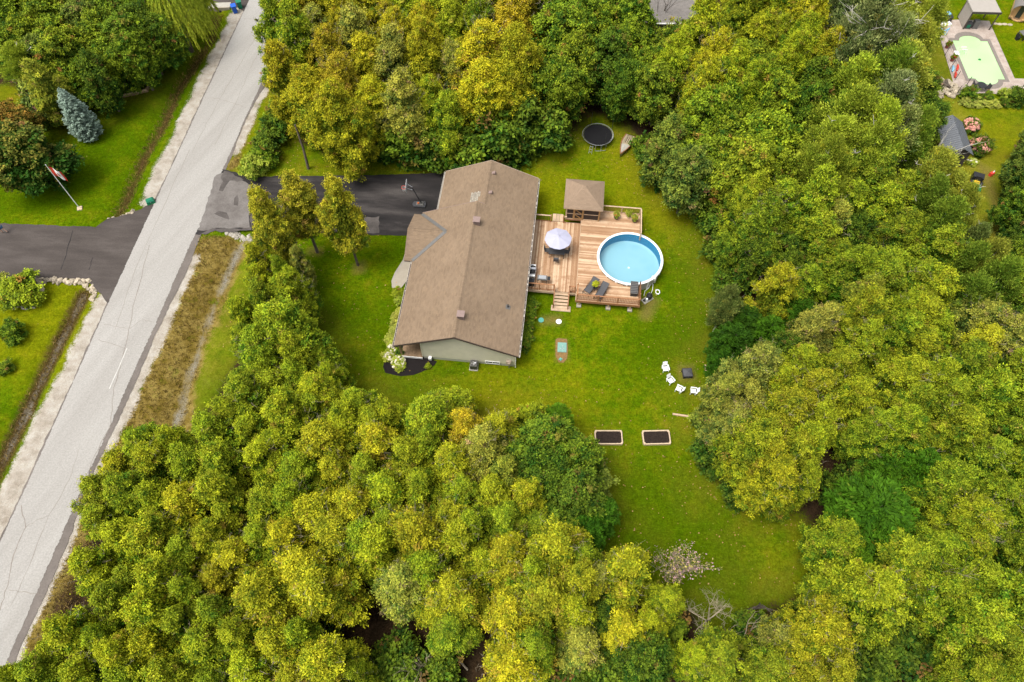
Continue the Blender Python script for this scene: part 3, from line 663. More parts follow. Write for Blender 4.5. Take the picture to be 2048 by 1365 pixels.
def gutter(u, v0, v1, s, mat):
    mb = MB(); mb.bb(min(u, u+s*.13), max(u, u+s*.13), v0, v1, E0-.16, E0-.13).bb(u+s*.115-.012, u+s*.115+.012, v0, v1, E0-.13, E0-.005).bb(u-.008, u+.008, v0, v1, E0-.16, E0-.02)
    return hp_("gutter", mb, mat)
g = gutter(-2.60, VS0, VG1, 1, M['gutter_white']); gutter(-13.92, VS0, FG0, -1, M['gutter_white']); gutter(-12.44, VS1+.1, VG1, -1, M['gutter_white'])
mb = MB(); v = VS0+.2
while v < VG1: mb.bb(-2.59, -2.50, v, v+random.uniform(.15, .5), E0-.13, E0-.03); v += random.uniform(.25, .75)
while v > VS0+.3: v -= random.uniform(.2, .5); (mb.bb(-14.02, -13.93, v-.3, v, E0-.13, E0-.02) if v < FG0-.1 else 0)
tag(hp_("gutter_debris", mb, M['brown_trim']), kind='stuff')
mb = MB(); mb.tube([(-2.5, 31.1, E0-.15), (-2.9, 31.25, E0-.45), (-2.92, 31.27, .1)], .045); hp_("downspout", mb, M['white'])
# porch under the front overhang
pd = MB(); pd.bb(-13.62, -11.6, 31.35, 40.9, .1, .30); hp_("porch_frame", pd, M['dark_frame'])
for k in range(14): hp_("porch_board", MB().bb(-13.62+k*.145, -13.62+k*.145+.138, 31.3, 40.9, .305, .345), M['porch_wood'])
mb = MB()
for v in (31.45, 34.6, 37.8, 40.4): hp_("porch_post", MB().bb(-13.66, -13.50, v-.08, v+.08, .0, E0-.1), M['porch_wood'])
hp_("porch_beam", MB().bb(-13.68, -13.5, 31.3, 40.8, E0-.35, E0-.11), M['brown_trim'])
hp_("porch_edge", MB().bb(-13.7, -11.6, 31.24, 31.295, .12, .35), M['white'])
# roof furniture
def roofz(px, py):
    h = 4.0
    for _ in range(30): u, v = uvat(px, py, h); h = zmain(u, v)
    return u, v, h
def roof_vent(px, py, w, hgt):
    u, v, h = roofz(px, py+5); mb = MB(); mb.bb(u-w/2, u+w/2, v-w/2, v+w/2, h-.15, h+hgt); mb.bb(u-w/2-.05, u+w/2+.05, v-w/2-.05, v+w/2+.05, h+hgt, h+hgt+.06)
    o = hp_("roof_vent", mb, M['vent_pink']); lv = MB()
    for k in range(3): lv.box((u, v-w/2-.015, h+.08+k*hgt/3.4), (w*.85, .03, .02))
    lv.build("vent_louver", M['brown_trim'], o, ORG)
roof_vent(953.5, 441, .58, .46); roof_vent(922, 629, .58, .46)
for p in ((986.5, 347), (980, 386)):
    u, v, h = roofz(*p); hp_("slant_vent", MB().box((u, v, h+.04), (.5, .32, .16), ry=-math.atan(SL)), M['vent_pink'])
u, v, h = roofz(1016, 615); hp_("plumbing_stack", MB().tube([(u, v, h-.1), (u, v, h+.45)], .06, 8), M['black']); hp_("stack_flashing", MB().box((u, v, h+.015), (.45, .45, .02), ry=math.atan(SL)), M['grey_flash'])
u0, v0, h0 = roofz(951.5, 393.5); rp_ = random.Random(4)
for i in range(7):
    for j in range(4):
        if i in (0, 6) and rp_.random() < .45: continue
        a = u0-.62+i*.165; b = v0-.6+j*.32+(.12 if i % 2 else 0)
        hp_("bare_shingle", MB().box((a, b, zmain(a, b)+.033), (.155, .29, .016), ry=-math.atan(SL)), M['patch'])
# openings: basement slider, porch door and windows, patio door and windows to the deck, garage doors
def window(u0, u1, z0, z1, v, axis, s, frame=M['white']):
    fr = MB(); f = .07; o = .05*s
    def b(a0, a1, zz0, zz1, t0, t1):
        lo_, hi_ = min(t0, t1), max(t0, t1)
        return fr.bb(a0, a1, lo_, hi_, zz0, zz1) if axis == 'u' else fr.bb(lo_, hi_, a0, a1, zz0, zz1)
    b(u0, u1, z0, z0+f, v, v+o); b(u0, u1, z1-f, z1, v, v+o); b(u0, u0+f, z0+f, z1-f, v, v+o); b(u1-f, u1, z0+f, z1-f, v, v+o); b((u0+u1)/2-.03, (u0+u1)/2+.03, z0+f, z1-f, v, v+o)
    w = hp_("window", fr, frame); p = MB(); t0, t1 = sorted((v+.01*s, v+.025*s))
    (p.bb(u0+f, u1-f, t0, t1, z0+f, z1-f) if axis == 'u' else p.bb(t0, t1, u0+f, u1-f, z0+f, z1-f)); p.build("pane", M['glass_dark'], w, ORG)
window(-5.75, -4.35, .28, .72, 31.36, 'u', -1)
for v in (33.0, 50.0): window(v-.7, v+.7, 1.1, 2.2, -2.96, 'v', 1)
for v in (43.0, 46.6): window(v-.9, v+.9, .95, 2.55, -2.96, 'v', 1)
for v in (33.2, 38.4): window(v-.8, v+.8, 1.0, 2.2, -11.6, 'v', -1)
window(42.3, 44.6, 1.0, 2.2, -14.24, 'v', -1)
dmb = MB().bb(-11.66, -11.6, 35.5, 36.45, .36, 2.4); d = hp_("front_door", dmb, M['terracotta']); MB().bb(-11.72, -11.66, 36.3, 36.36, 1.3, 1.45).build("door_handle", M['steel'], d, ORG)
for v in (48.0, 50.6): hp_("garage_door", MB().bb(-12.08, -12.0, v-1.2, v+1.2, .02, 2.25), M['white'])
# service box by the corner, dryer vent
hp_("utility_meter", MB().bb(-3.75, -3.3, 31.12, 31.36, .75, 1.25).bb(-3.65, -3.4, 31.05, 31.12, .85, 1.1), M['fascia']); hp_("meter_pipe", MB().tube([(-3.5, 31.22, .75), (-3.5, 31.22, .0)], .04), M['grey_flash'])
hp_("cellar_vent", MB().bb(-11.02, -10.72, 31.1, 31.38, .3, .6), M['white'])

# air conditioner
ac = hthing("air_conditioner", "grey outdoor air conditioner with round fan against the gable wall", "air conditioner", -6.75, 30.95); ac.scale = (.8, .8, .95)
MB().bb(-.5, .5, -.5, .5, 0, .09).build("base_pad", M['slab'], ac)
MB().bb(-.40, .40, -.40, .40, .09, .82).build("cabinet", M['grey_flash'], ac)
MB().lathe([(.33, .822), (.36, .822), (.36, .85), (.33, .85)], 24, closed=True).build("fan_ring", M['black'], ac)
mb = MB()
for k in range(4): a = k*math.pi/2+.3; mb.box((.15*math.cos(a), .15*math.sin(a), .835), (.27, .1, .012), rz=a, rx=.3)
mb.build("fan_blade", M['steel'], ac); MB().lathe([(0, .86), (.07, .86), (.08, .835)], 12).build("fan_hub", M['steel'], ac)
mb = MB()
for k in range(9): mb.bb(-.36+k*.085, -.32+k*.085, -.415, -.4, .16, .72)
mb.build("grille", M['black'], ac)
# mulch bed at the porch end
flat("mulch_bed", W([(806,660),(797,676),(784,690),(772,712),(766,735),(770,746),(790,752),(814,753),(838,747),(858,739),(870,730),(874,724),(850,716),(812,712),(806,690)]), .035, M['mulch'], rag=.06)

# ------------------------------------------------------------------ deck
D1, D2 = .8, 1.0
deck = hthing("timber_deck", "two level timber deck with stained railings between the bungalow and the round pool", "deck", 2.2, 43.0)
DO = (2.2, 43.0, 0)
def dk(name, mb, mat): return mb.build(name, mat, deck, DO)
def unit_board(mat): return MB().box((.5, 0, 0), (1, .136, .036)).mesh("board", mat)
uv_m, uu_m = unit_board(M['deck_v']), unit_board(M['deck_u'])
def board(me, u, v, z, L, vert=False):
    o = link("board", me, deck, (u-DO[0], v-DO[1], z-.018), math.pi/2 if vert else 0.0, (L, 1, 1)); return o
r_ = random.Random(2)
for k in range(36):
    u = -2.95+.07+k*.1435
    if u > 2.15: break
    board(uv_m, u, 39.72, D1+r_.uniform(-.003, .003), 8.75, True)
PC, PR = (7.27, 44.12), 3.21
v = 38.82
while v < 50.2:
    dv = abs(v-PC[1]); z = D2+r_.uniform(-.003, .003)
    if dv < PR-.02:
        hw = math.sqrt(PR**2-dv**2); xl, xr = PC[0]-hw, PC[0]+hw
        board(uu_m, 2.2, v, z, xl+.06-2.2)
        if xr < 8.25: board(uu_m, xr-.06, v, z, 8.3-xr)
    else: board(uu_m, 2.2, v, z, 6.1)
    v += .1435
J_ = []
J_ += [(-2.98, 2.12, 39.66, 39.71, .45, D1-.03), (-2.98, 2.12, 48.5, 48.55, .45, D1-.03)]
J_ += [(-2.9, 2.1, 40.2+k*1.1, 40.25+k*1.1, .45, D1-.045) for k in range(8)]+[(2.4+k*.35, 2.45+k*.35, 38.8, 40.8, .6, D2-.045) for k in range(9)]+[(2.3+k*.4, 2.35+k*.4, 40.81, 47.4, .6, D2-.045) for k in range(5)]
for a in J_: dk("joist", MB().bb(*a), M['dark_frame'])
for u in (2.5, 3.8, 5.4, 7.0, 8.1):
    dk("support_post", MB().bb(u-.07, u+.07, 39.2, 39.34, 0, D2-.05), M['dark_frame']); dk("support_post", MB().bb(u-.07, u+.07, 49.8, 49.94, 0, D2-.05), M['dark_frame'])
for u in (-2.5, -.4, 1.6): dk("support_post", MB().bb(u-.07, u+.07, 39.9, 40.04, 0, D1-.05), M['dark_frame'])
dk("skirt_board", MB().bb(2.14, 8.36, 38.68, 38.735, .70, D2-.005), M['rail_wood']); dk("skirt_board", MB().bb(8.31, 8.36, 38.74, 41.2, .70, D2-.005), M['rail_wood']); dk("skirt_board", MB().bb(2.145, 2.19, 38.74, 50.2, D1+.005, D2-.005), M['rail_pale'])
dk("skirt_board", MB().bb(-2.98, 2.14, 39.6, 39.655, .5, D1-.005), M['rail_pale']); dk("skirt_board", MB().bb(2.2, 8.36, 50.24, 50.29, .70, D2-.005), M['rail_wood']); dk("skirt_board", MB().bb(8.31, 8.36, 47.0, 50.24, .70, D2-.005), M['rail_wood'])
for u in (2.55, 5.4, 7.5):
    dk("footing", MB().bb(u-.22, u+.22, 38.55, 38.98, 0, .16), M['concrete']); dk("footing_post", MB().bb(u-.07, u+.07, 38.75, 38.89, .16, .72), M['rail_pale'])
bal = {k: MB().box((0, 0, .5), (.036, .036, 1)).mesh("baluster", M[k]) for k in ('rail_wood', 'dark_frame', 'rail_pale')}
def railing(p0, p1, z, posts=(0, 1), h=.92, mat='rail_wood', top=None, n=None, balmat=None, gap=.12):
    L = math.hypot(p1[0]-p0[0], p1[1]-p0[1]); a = math.atan2(p1[1]-p0[1], p1[0]-p0[0]); f = lambda t: (p0[0]+(p1[0]-p0[0])*t, p0[1]+(p1[1]-p0[1])*t)
    c = f(.5)
    dk("top_rail", MB().box((c[0], c[1], z+h), (L+.1, .13, .04), rz=a), M[top or mat]); dk("bottom_rail", MB().box((c[0], c[1], z+.1), (L, .05, .08), rz=a), M[mat])
    for t in posts:
        q = f(t); dk("post", MB().bb(q[0]-.055, q[0]+.055, q[1]-.055, q[1]+.055, z-.25, z+h+(.12 if mat == 'rail_wood' else .0)), M[mat])
    n = int(L/gap)
    for i in range(1, n):
        q = f(i/n); link("baluster", bal[balmat or mat], deck, (q[0]-DO[0], q[1]-DO[1], z+.1), 0, (1, 1, h-.12))
railing((2.28, 38.82), (8.24, 38.82), D2, (0, .34, .66, 1), .85, 'rail_wood', gap=.15)
railing((2.28, 38.98), (2.28, 40.0), D2, (1,), .85, 'rail_wood', gap=.3)
railing((8.26, 38.95), (8.26, 40.75), D2, (1,), .85, 'rail_wood', gap=.16)
railing((-2.85, 39.78), (.0, 39.78), D1, (0, .5, 1), .92, 'rail_wood', gap=.7)
railing((1.5, 39.78), (2.05, 39.78), D1, (0, 1), .92, 'rail_wood', gap=.2)
railing((-2.8, 48.42), (-.95, 48.42), D1, (0, 1), .92, 'rail_wood', 'rail_pale', gap=.16, balmat='dark_frame')
railing((-.0+.35, 48.42), (.62, 48.42), D1, (0,), .92, 'rail_wood', 'rail_pale', gap=.16, balmat='dark_frame')
railing((4.35, 50.14), (8.2, 50.14), D2, (.5, 1), .92, 'rail_pale', 'rail_pale', gap=.13, balmat='rail_wood')
railing((8.24, 50.0), (8.24, 46.95), D2, (1,), .92, 'rail_pale', 'rail_pale', gap=.13, balmat='dark_frame')
for k, u in enumerate((-.62, -.25, .12)): dk("landing_board", MB().bb(u-.17, u+.17, 48.5, 49.6, D1-.14, D1-.10), M['rail_pale'])
# stairs
st = hthing("deck_stairs", "short flight of five timber steps from the deck down to the lawn", "stairs", .78, 39.0)
for k in range(5):
    MB().box((0, .52-k*.29, .66-k*.145), (1.42, .27, .045)).build("tread", M['rail_pale'], st)
    MB().box((0, .64-k*.29, .59-k*.145), (1.36, .025, .1)).build("riser", M['dark_frame'], st)
for s in (-.69, .69):
    MB().box((s, -.05, .34), (.05, 1.62, .26), rx=math.atan(.5)).build("stringer", M['rail_wood'], st)
    MB().box((s*1.03, -.05, 1.25), (.07, 1.62, .05), rx=math.atan(.5)).build("handrail", M['rail_wood'], st)
    MB().bb(s*1.03-.045, s*1.03+.045, -.82, -.73, .0, .86).build("newel_post", M['rail_wood'], st); MB().bb(s*1.03-.045, s*1.03+.045, .62, .71, .2, 1.6).build("newel_post", M['rail_wood'], st)
sp = hthing("step_pad", "pale timber pad in the grass at the foot of the deck steps", "paving pad", .83, 38.22)
for k in range(3): MB().bb(-.95, .95, -.28+k*.21, -.08+k*.21, 0, .06).build("pad_board", M['rail_pale'], sp)

# ------------------------------------------------------------------ gazebo
gzb = hthing("gazebo", "square timber gazebo with shingled hip roof and screened sides on the deck", "gazebo", 2.25, 50.2)
GO = (2.25, 50.2, 0)
def gp(name, mb, mat): return mb.build(name, mat, gzb, GO)
def hip(mb, c, hx, hy, z0, zt, expo=.145):
    sides = [((-1, -1), (1, -1)), ((1, -1), (1, 1)), ((1, 1), (-1, 1)), ((-1, 1), (-1, -1))]; run = math.hypot(hx, zt-z0); N = int(run/expo); uv = []
    for a, b in sides:
        for i in range(N+1):
            t0, t1 = i/(N+1), (i+1)/(N+1); P = lambda q, t, dz=0: (c[0]+q[0]*hx*(1-t), c[1]+q[1]*hy*(1-t), z0+(zt-z0)*t+dz)
            mb.add([P(a, t0, .016), P(b, t0, .016), P(b, t1), P(a, t1), P(a, t0), P(b, t0)], [(0, 1, 2, 3), (4, 5, 1, 0)])
            w0, w1 = hx*(1-t0), hx*(1-t1); y0, y1 = i*.145, (i+1)*.145
            uv += [(-w0, y0), (w0, y0), (w1, y1), (-w1, y1), (-w0, y0-.02), (w0, y0-.02), (w0, y0), (-w0, y0)]
    mb.uv = (mb.uv or [])+uv
GC = (2.25, 50.45)
mb = MB(); hip(mb, GC, 2.0, 2.0, 3.0, 4.25); gp("roof", mb, M['shingle_grey'])
gp("eave_board", MB().bb(GC[0]-1.98, GC[0]+1.98, GC[1]-1.98, GC[1]-1.93, 2.86, 3.0).bb(GC[0]-1.98, GC[0]+1.98, GC[1]+1.93, GC[1]+1.98, 2.86, 3.0).bb(GC[0]-1.98, GC[0]-1.93, GC[1]-1.93, GC[1]+1.93, 2.86, 3.0).bb(GC[0]+1.93, GC[0]+1.98, GC[1]-1.93, GC[1]+1.93, 2.86, 3.0), M['rail_pale'])
mb = MB()
for sx in (-1, 1):
    for sy in (-1, 1): mb.add([(GC[0]+sx*1.99, GC[1]+sy*1.99, 3.03), (GC[0], GC[1], 4.29), (GC[0]+sx*1.99, GC[1]+sy*1.75, 3.05), (GC[0]+sx*1.75, GC[1]+sy*1.99, 3.05)], [(0, 1, 2), (0, 3, 1)])
g0, g1, w0, w1 = GC[0]-1.68, GC[0]+1.68, GC[1]-1.66, GC[1]+1.66
gp("floor", MB().bb(g0-.05, g1+.05, w0-.05, w1+.05, .86, D2+.03), M['rail_wood'])
for u in (g0, g1):
    for v in (w0, w1): gp("corner_post", MB().bb(u-.07, u+.07, v-.07, v+.07, D2+.03, 2.95), M['rail_pale' if u < 1 else 'gz_wood'])
def gside(ax, a0, a1, c, door=None):
    B_ = lambda x0, x1, z0, z1, d=.045: MB().bb(x0, x1, c-d, c+d, z0, z1) if ax == 'u' else MB().bb(c-d, c+d, x0, x1, z0, z1)
    gp("sill_beam", B_(a0+.07, a1-.07, D2+.03, D2+.15), M['rail_pale']); gp("head_beam", B_(a0+.07, a1-.07, 2.75, 2.94), M['gz_wood']); gp("mid_rail", B_(a0+.07, a1-.07, 1.85, 1.93, .038), M['rail_pale'])
    for t in (.22, .52, .76) if not door else (.22, .52):
        x = a0+(a1-a0)*t; gp("stud", B_(x-.045, x+.045, D2+.15, 2.75, .05), M['gz_wood'])
    gp("insect_screen", B_(a0+.07, a1-.07, D2+.15, 2.75, .006), M['screen'])
gside('u', g0, g1, w0, True); gside('u', g0, g1, w1); gside('v', w0, w1, g0); gside('v', w0, w1, g1)
xd0, xd1 = g0+(g1-g0)*.22+.05, g0+(g1-g0)*.52-.05
dr = gp("screen_door", MB().bb(xd0, xd0+.1, w0-.1, w0-.055, D2+.15, 2.72).bb(xd1-.1, xd1, w0-.1, w0-.055, D2+.15, 2.72).bb(xd0+.1, xd1-.1, w0-.1, w0-.055, 2.6, 2.72).bb(xd0+.1, xd1-.1, w0-.1, w0-.055, D2+.15, D2+.28), M['gz_wood'])
for z0_, z1_ in ((1.95, 2.6), (1.25, 1.85)):
    cx, cz = (xd0+xd1)/2, (z0_+z1_)/2; L = math.hypot(xd1-xd0-.2, z1_-z0_); MB().box((cx, w0-.08, cz), (L, .03, .09), ry=math.atan2(z1_-z0_, xd1-xd0-.2)).build("door_brace", M['gz_wood'], dr, GO)

# ------------------------------------------------------------------ round pool
pool = hthing("above_ground_pool", "round above ground pool of pale blue water with a broad white rim", "pool", PC[0], PC[1])
MB().lathe([(3.06, 1.27), (3.28, 1.27), (3.30, 1.30), (3.26, 1.335), (3.08, 1.335), (3.05, 1.31)], 72, closed=True).build("rim", M['plastic_white'], pool)
MB().lathe([(3.17, 0), (3.17, 1.27)], 72).build("outer_wall", M['slab'], pool)
for k in range(18):
    a = 2*math.pi*(k+.3)/18; MB().box((3.21*math.cos(a), 3.21*math.sin(a), .63), (.07, .16, 1.26), rz=a).build("upright", M['plastic_white'], pool)
MB().lathe([(3.07, 1.29), (3.07, .08)][::-1], 72).build("liner_wall", M['liner_wall'], pool)
MB().lathe([(0, .02), (2.6, .03), (2.9, .06), (3.07, .16)], 72).build("liner_floor", M['liner_floor'], pool)
MB().lathe([(0, 1.10), (1.0, 1.10), (2.0, 1.10), (3.068, 1.10)], 72).build("water", M['water'], pool)
MB().lathe([(0, .05), (.1, .05), (.11, .03)], 12, (.05, -.25, 0)).build("main_drain", M['plastic_white'], pool)
MB().bb(2.2, 2.55, -2.25, -1.9, .95, 1.24).build("skimmer", M['plastic_white'], pool)

# ------------------------------------------------------------------ things on the deck
def pthing(name, label, cat, px, py, h=0.0, rz=0.0, group=None):
    x, y = at(px, py, h); return thing(name, label, cat, (x, y, h), rz, group)
um = pthing("patio_umbrella", "pale lavender eight sided patio umbrella open over the dining set on the deck", "umbrella", 1114, 505, D1, -HA)
n = 8; mb = MB(); mb.v = [(0, 0, 2.62)]
for ring, (r, z) in enumerate(((.7, 2.42), (1.35, 2.17))):
    for k in range(16):
        a = 2*math.pi*(k+.5*0)/16+.2; rr_ = r if k % 2 == 0 else r*(.955 if ring else .97); mb.v.append((rr_*math.cos(a), rr_*math.sin(a), z+(0 if k % 2 == 0 else -.035)))
for k in range(16): k2 = (k+1) % 16; mb.f += [(0, 1+k, 1+k2), (1+k, 17+k, 17+k2, 1+k2)]
mb.v += [(p[0], p[1], p[2]-.02) for p in mb.v]; nn = len(mb.v)//2; mb.f += [tuple(i+nn for i in f[::-1]) for f in mb.f]
mb.build("canopy", M['umbrella'], um); MB().lathe([(0, 2.72), (.05, 2.68), (.16, 2.60), (.24, 2.56)], 16).build("vent_cap", M['umbrella'], um)
MB().tube([(0, 0, .05), (0, 0, 2.6)], .025, 8).build("pole", M['black'], um)
for k in range(8): a = 2*math.pi*k/8+.2; MB().tube([(.03*math.cos(a), .03*math.sin(a), 2.5), (1.3*math.cos(a), 1.3*math.sin(a), 2.13)], .012, 4).build("rib", M['black'], um)
MB().lathe([(0, 0), (.25, 0), (.25, .05), (.05, .1)], 16).build("base", M['black'], um)
tb = pthing("dining_table", "dark rectangular patio table beneath the lavender umbrella", "table", 1113, 509, D1, -HA)
MB().bb(-.8, .8, -.55, .55, .68, .72).build("tabletop", M['charcoal'], tb)
for sx in (-.72, .72):
    for sy in (-.48, .48): MB().bb(sx-.025, sx+.025, sy-.025, sy+.025, 0, .68).build("leg", M['black'], tb)
def patio_chair(x, y, rz, label):
    t = thing("patio_chair", label, "chair", (x, y, D1), rz, "dark chairs round the patio table")
    MB().bb(-.24, .24, -.24, .24, .41, .45).build("seat", M['sling'], t); MB().box((0, .29, .72), (.48, .04, .52), rx=-.22).build("backrest", M['sling'], t)
    for sx in (-.25, .25):
        MB().tube([(sx, -.25, 0), (sx, -.25, .64), (sx, .25, .66)], .018, 5).build("arm", M['black'], t); MB().tube([(sx, .25, .66), (sx, .3, 0)], .018, 5).build("leg", M['black'], t)
    return t
tx, ty = at(1113, 509, D1)
pc = lambda u, v: (tx+u*CA+v*SA, ty-u*SA+v*CA)
patio_chair(*pc(0, -1.0), -HA+math.pi, "dark patio chair at the near end of the table, clear of the umbrella")
patio_chair(*pc(-.95, .1), -HA+math.pi/2, "dark patio chair on the house side of the patio table")
patio_chair(*pc(.95, .1), -HA-math.pi/2, "dark patio chair on the pool side of the patio table")
patio_chair(*pc(0, .95), -HA, "dark patio chair hidden under the far half of the lavender umbrella")
# barbecue
bb = pthing("barbecue", "silver gas barbecue with dark rolled lid beside the house eave", "barbecue", 1065, 552, D1, -HA+math.pi/2)
MB().bb(-.75, .75, -.28, .28, .82, .88).build("side_shelf", M['steel'], bb); MB().bb(-.4, .4, -.26, .26, .08, .8).build("cabinet", M['plastic_white'], bb)
mb = MB(); mb.tube([(-.36, 0, .98), (.36, 0, .98)], .27, 14); mb.build("lid", M['black'], bb); MB().bb(-.12, .12, -.29, .29, .9, 1.26).build("lid_band", M['steel'], bb)
MB().tube([(-.3, -.32, 1.05), (.3, -.32, 1.05)], .02, 6).build("handle", M['steel'], bb)
for sx in (-.62, .62): MB().bb(sx-.1, sx+.1, -.25, .25, .89, .93).build("end_shelf", M['plastic_white'], bb)
gr = pthing("griddle", "flat grey outdoor griddle behind the deck railing beside the barbecue", "griddle", 1084, 566, D1, -HA)
MB().bb(-.48, .48, -.27, .27, .78, .9).build("griddle_top", M['grey_flash'], gr); MB().bb(-.36, .36, -.2, .2, .9, .96).build("hood", M['galv'], gr); MB().bb(.49, .78, -.22, .22, .82, .85).build("side_shelf", M['black'], gr)
for sx in (-.42, .42):
    for sy in (-.22, .22): MB().bb(sx-.025, sx+.025, sy-.025, sy+.025, 0, .78).build("leg", M['black'], gr)
sm_ = pthing("grill_box", "small black covered cooker between barbecue and deck railing", "cooker", 1062, 570, D1, -HA)
MB().bb(-.3, .3, -.22, .22, .12, .75).build("cover", M['black'], sm_); MB().bb(-.26, .26, -.18, .18, 0, .12).build("stand", M['grey_flash'], sm_); MB().bb(-.32, .32, -.24, .24, .75, .79).build("lid", M['black'], sm_)
bx = pthing("storage_box", "dark grey ribbed deck storage box near the pool rim", "deck box", 1267, 582, D2, -HA)
MB().bb(-.32, .32, -.68, .68, .0, .52).build("body", M['charcoal'], bx); MB().bb(-.36, .36, -.72, .72, .52, .58).build("lid", M['grey_flash'], bx)
for k in range(7): MB().bb(-.33, .33, -.6+k*.2-.05, -.6+k*.2+.05, .581, .60).build("lid_rib", M['charcoal'], bx)
for k in range(5): MB().bb(-.28+k*.14-.02, -.28+k*.14+.02, -.70, -.68, .04, .5).build("body_rib", M['black'], bx)
def lounger(px, py, rz, label):
    t = pthing("sun_lounger", label, "lounger", px, py, D2, rz, "dark loungers on the deck")
    MB().bb(-.32, .32, -.75, .25, .33, .37).build("seat", M['sling'], t); MB().box((0, .62, .55), (.64, .84, .035), rx=.52).build("backrest", M['sling'], t)
    MB().tube([(-.35, -.95, .33), (-.35, .25, .35), (-.35, .98, .76)], .02, 5).tube([(.35, -.95, .33), (.35, .25, .35), (.35, .98, .76)], .02, 5).tube([(-.35, -.95, .33), (.35, -.95, .33)], .02, 5).build("frame", M['black'], t)
    for sx in (-.35, .35):
        MB().tube([(sx, -.75, .33), (sx, -.95, 0), (sx, -.6, 0)], .02, 5).build("leg", M['black'], t); MB().tube([(sx, .2, .35), (sx, .45, 0), (sx, .1, 0)], .02, 5).build("leg", M['black'], t)
        MB().tube([(sx, -.3, .35), (sx, -.2, .58), (sx, .3, .6)], .018, 5).build("armrest", M['black'], t)
    return t
lounger(1181, 578, R_(-36), "dark sling lounger nearer the umbrella, backrest turned to the pool"); lounger(1202, 588, R_(-30), "dark sling lounger nearer the storage box, backrest turned to the pool")
sdt = pthing("side_table", "small dark side table between the two loungers", "table", 1190, 580, D2)
MB().lathe([(0, .42), (.24, .42), (.24, .45), (0, .45)], 14).build("tabletop", M['black'], sdt); [MB().tube([(.05*math.cos(a), .05*math.sin(a), .42), (.2*math.cos(a), .2*math.sin(a), 0)], .015, 5).build("leg", M['black'], sdt) for a in (0, 2.1, 4.2)]
# leaning dark patio pole by the box
gpole = pthing("gate_panel", "dark narrow gate leaf standing open between the storage box and pool pump", "gate", 1277, 606, D2, -HA+.03)
MB().bb(-.03, .03, -.05, .05, .0, 1.55).build("hinge_post", M['rail_wood'], gpole); MB().bb(-.03, .03, 1.35, 1.45, 0, 1.6).build("latch_post", M['dark_frame'], gpole)
for k in range(8): MB().bb(-.012, .012, .12+k*.15, .22+k*.15, .12, 1.35).build("slat", M['rail_wood'], gpole)
# pump and hoses beside the pool
pp = pthing("pool_pump", "black pool pump and sand filter on a small slab beside the pool wall", "pump", 1294, 600, 0, R_(35))
MB().bb(-.55, .6, -.3, .3, 0, .07).build("pump_slab", M['slab'], pp); MB().lathe([(0, .85), (.12, .84), (.27, .7), (.3, .5), (.27, .2), (.2, .07)], 18, (.2, 0, 0)).build("filter_tank", M['black'], pp); MB().lathe([(0, 1.0), (.1, .98), (.12, .85)], 12, (.2, 0, 0)).build("valve_head", M['charcoal'], pp)
MB().tube([(-.45, 0, .22), (-.1, 0, .22)], .11, 10).build("pump_motor", M['charcoal'], pp); MB().lathe([(0, .5), (.1, .48), (.11, .3), (.09, .07)], 12, (-.2, -.12, 0)).build("strainer", M['plastic_white'], pp)
MB().tube([(.45, -.12, .3), (.5, .1, .45), (.42, .2, .6), (.2, .12, .95)], .03, 6).build("pipe", M['plastic_white'], pp)
hx, hy = at(1290, 575, .5)
def hose(name, label, pts, r=.028): 
    mb = MB(); mb.tube(pts, r, 6); return tag(mb.build(name, M['plastic_white']), label, "hose", "white hoses by the pool pump")
px_, py_ = at(1303, 580, 0); P3 = lambda a, b, z: (*at(a, b, z), z)
hose("pool_hose", "white hose looping from the pool wall down to the filter tank", [P3(1298, 562, .95), P3(1303, 562, .5), P3(1306, 570, .15), P3(1305, 580, .05), P3(1302, 588, .5)])
hose("pool_hose", "white hose bent down the pool wall towards the pump motor", [P3(1301, 560, .9), P3(1302, 566, .4), P3(1297, 577, .05), P3(1290, 582, .06), P3(1288, 592, .25)])
mb = MB(); cx, cy = at(1315, 585); mb.tube([(cx+(.22+.06*math.sin(k*1.3))*math.cos(k*.7), cy+.28*math.sin(k*.7)*(1+.2*math.cos(k*.9)), .04+.01*k % .1) for k in range(28)], .022, 5)
tag(mb.build("hose_coil", M['plastic_white']), "tangled white hose heap on the grass beside the pool pump", "hose")

# ------------------------------------------------------------------ lawn things
def adirondack(px, py, rz, label):
    t = pthing("garden_chair", label, "chair", px, py, 0, rz, "white plastic chairs round the fire pit"); t.scale = (.78, .78, .78)
    mb = MB()
    for k in range(5): MB().box((-.21+k*.105, -.05, .36), (.095, .56, .025), rx=.16).build("seat_slat", M['plastic_white'], t)
    for k in range(5): MB().box((-.23+k*.115, .47, .70), (.105, .03, .62-.05*abs(k-2)), rx=-.42).build("back_slat", M['plastic_white'], t)
    MB().box((0, .31, .40), (.46, .13, .03)).build("seat_gap_shade", M['black'], t)  # black strip stands in for the shadow in the gap behind the seat
    for s in (-.34, .34):
        MB().box((s, -.02, .56), (.12, .72, .03)).build("armrest", M['plastic_white'], t); MB().box((s*.95, -.32, .28), (.06, .09, .56)).build("front_leg", M['plastic_white'], t); MB().box((s*.95, .3, .27), (.06, .09, .54), rx=-.3).build("rear_leg", M['plastic_white'], t)
    return t
adirondack(1330, 740, R_(8), "white plastic garden chair nearest the pool, farthest from the raised beds")
adirondack(1340, 764, R_(32), "white plastic garden chair second from the pool in the arc")
adirondack(1357, 781, R_(-118), "white plastic garden chair third from the pool, between two others")
adirondack(1386, 785, R_(-98), "white plastic garden chair below the fire pit, nearest the eastern trees")
fp = pthing("fire_pit", "square black fire pit with a low peaked cover on scorched grass", "fire pit", 1373, 750, 0, R_(3))
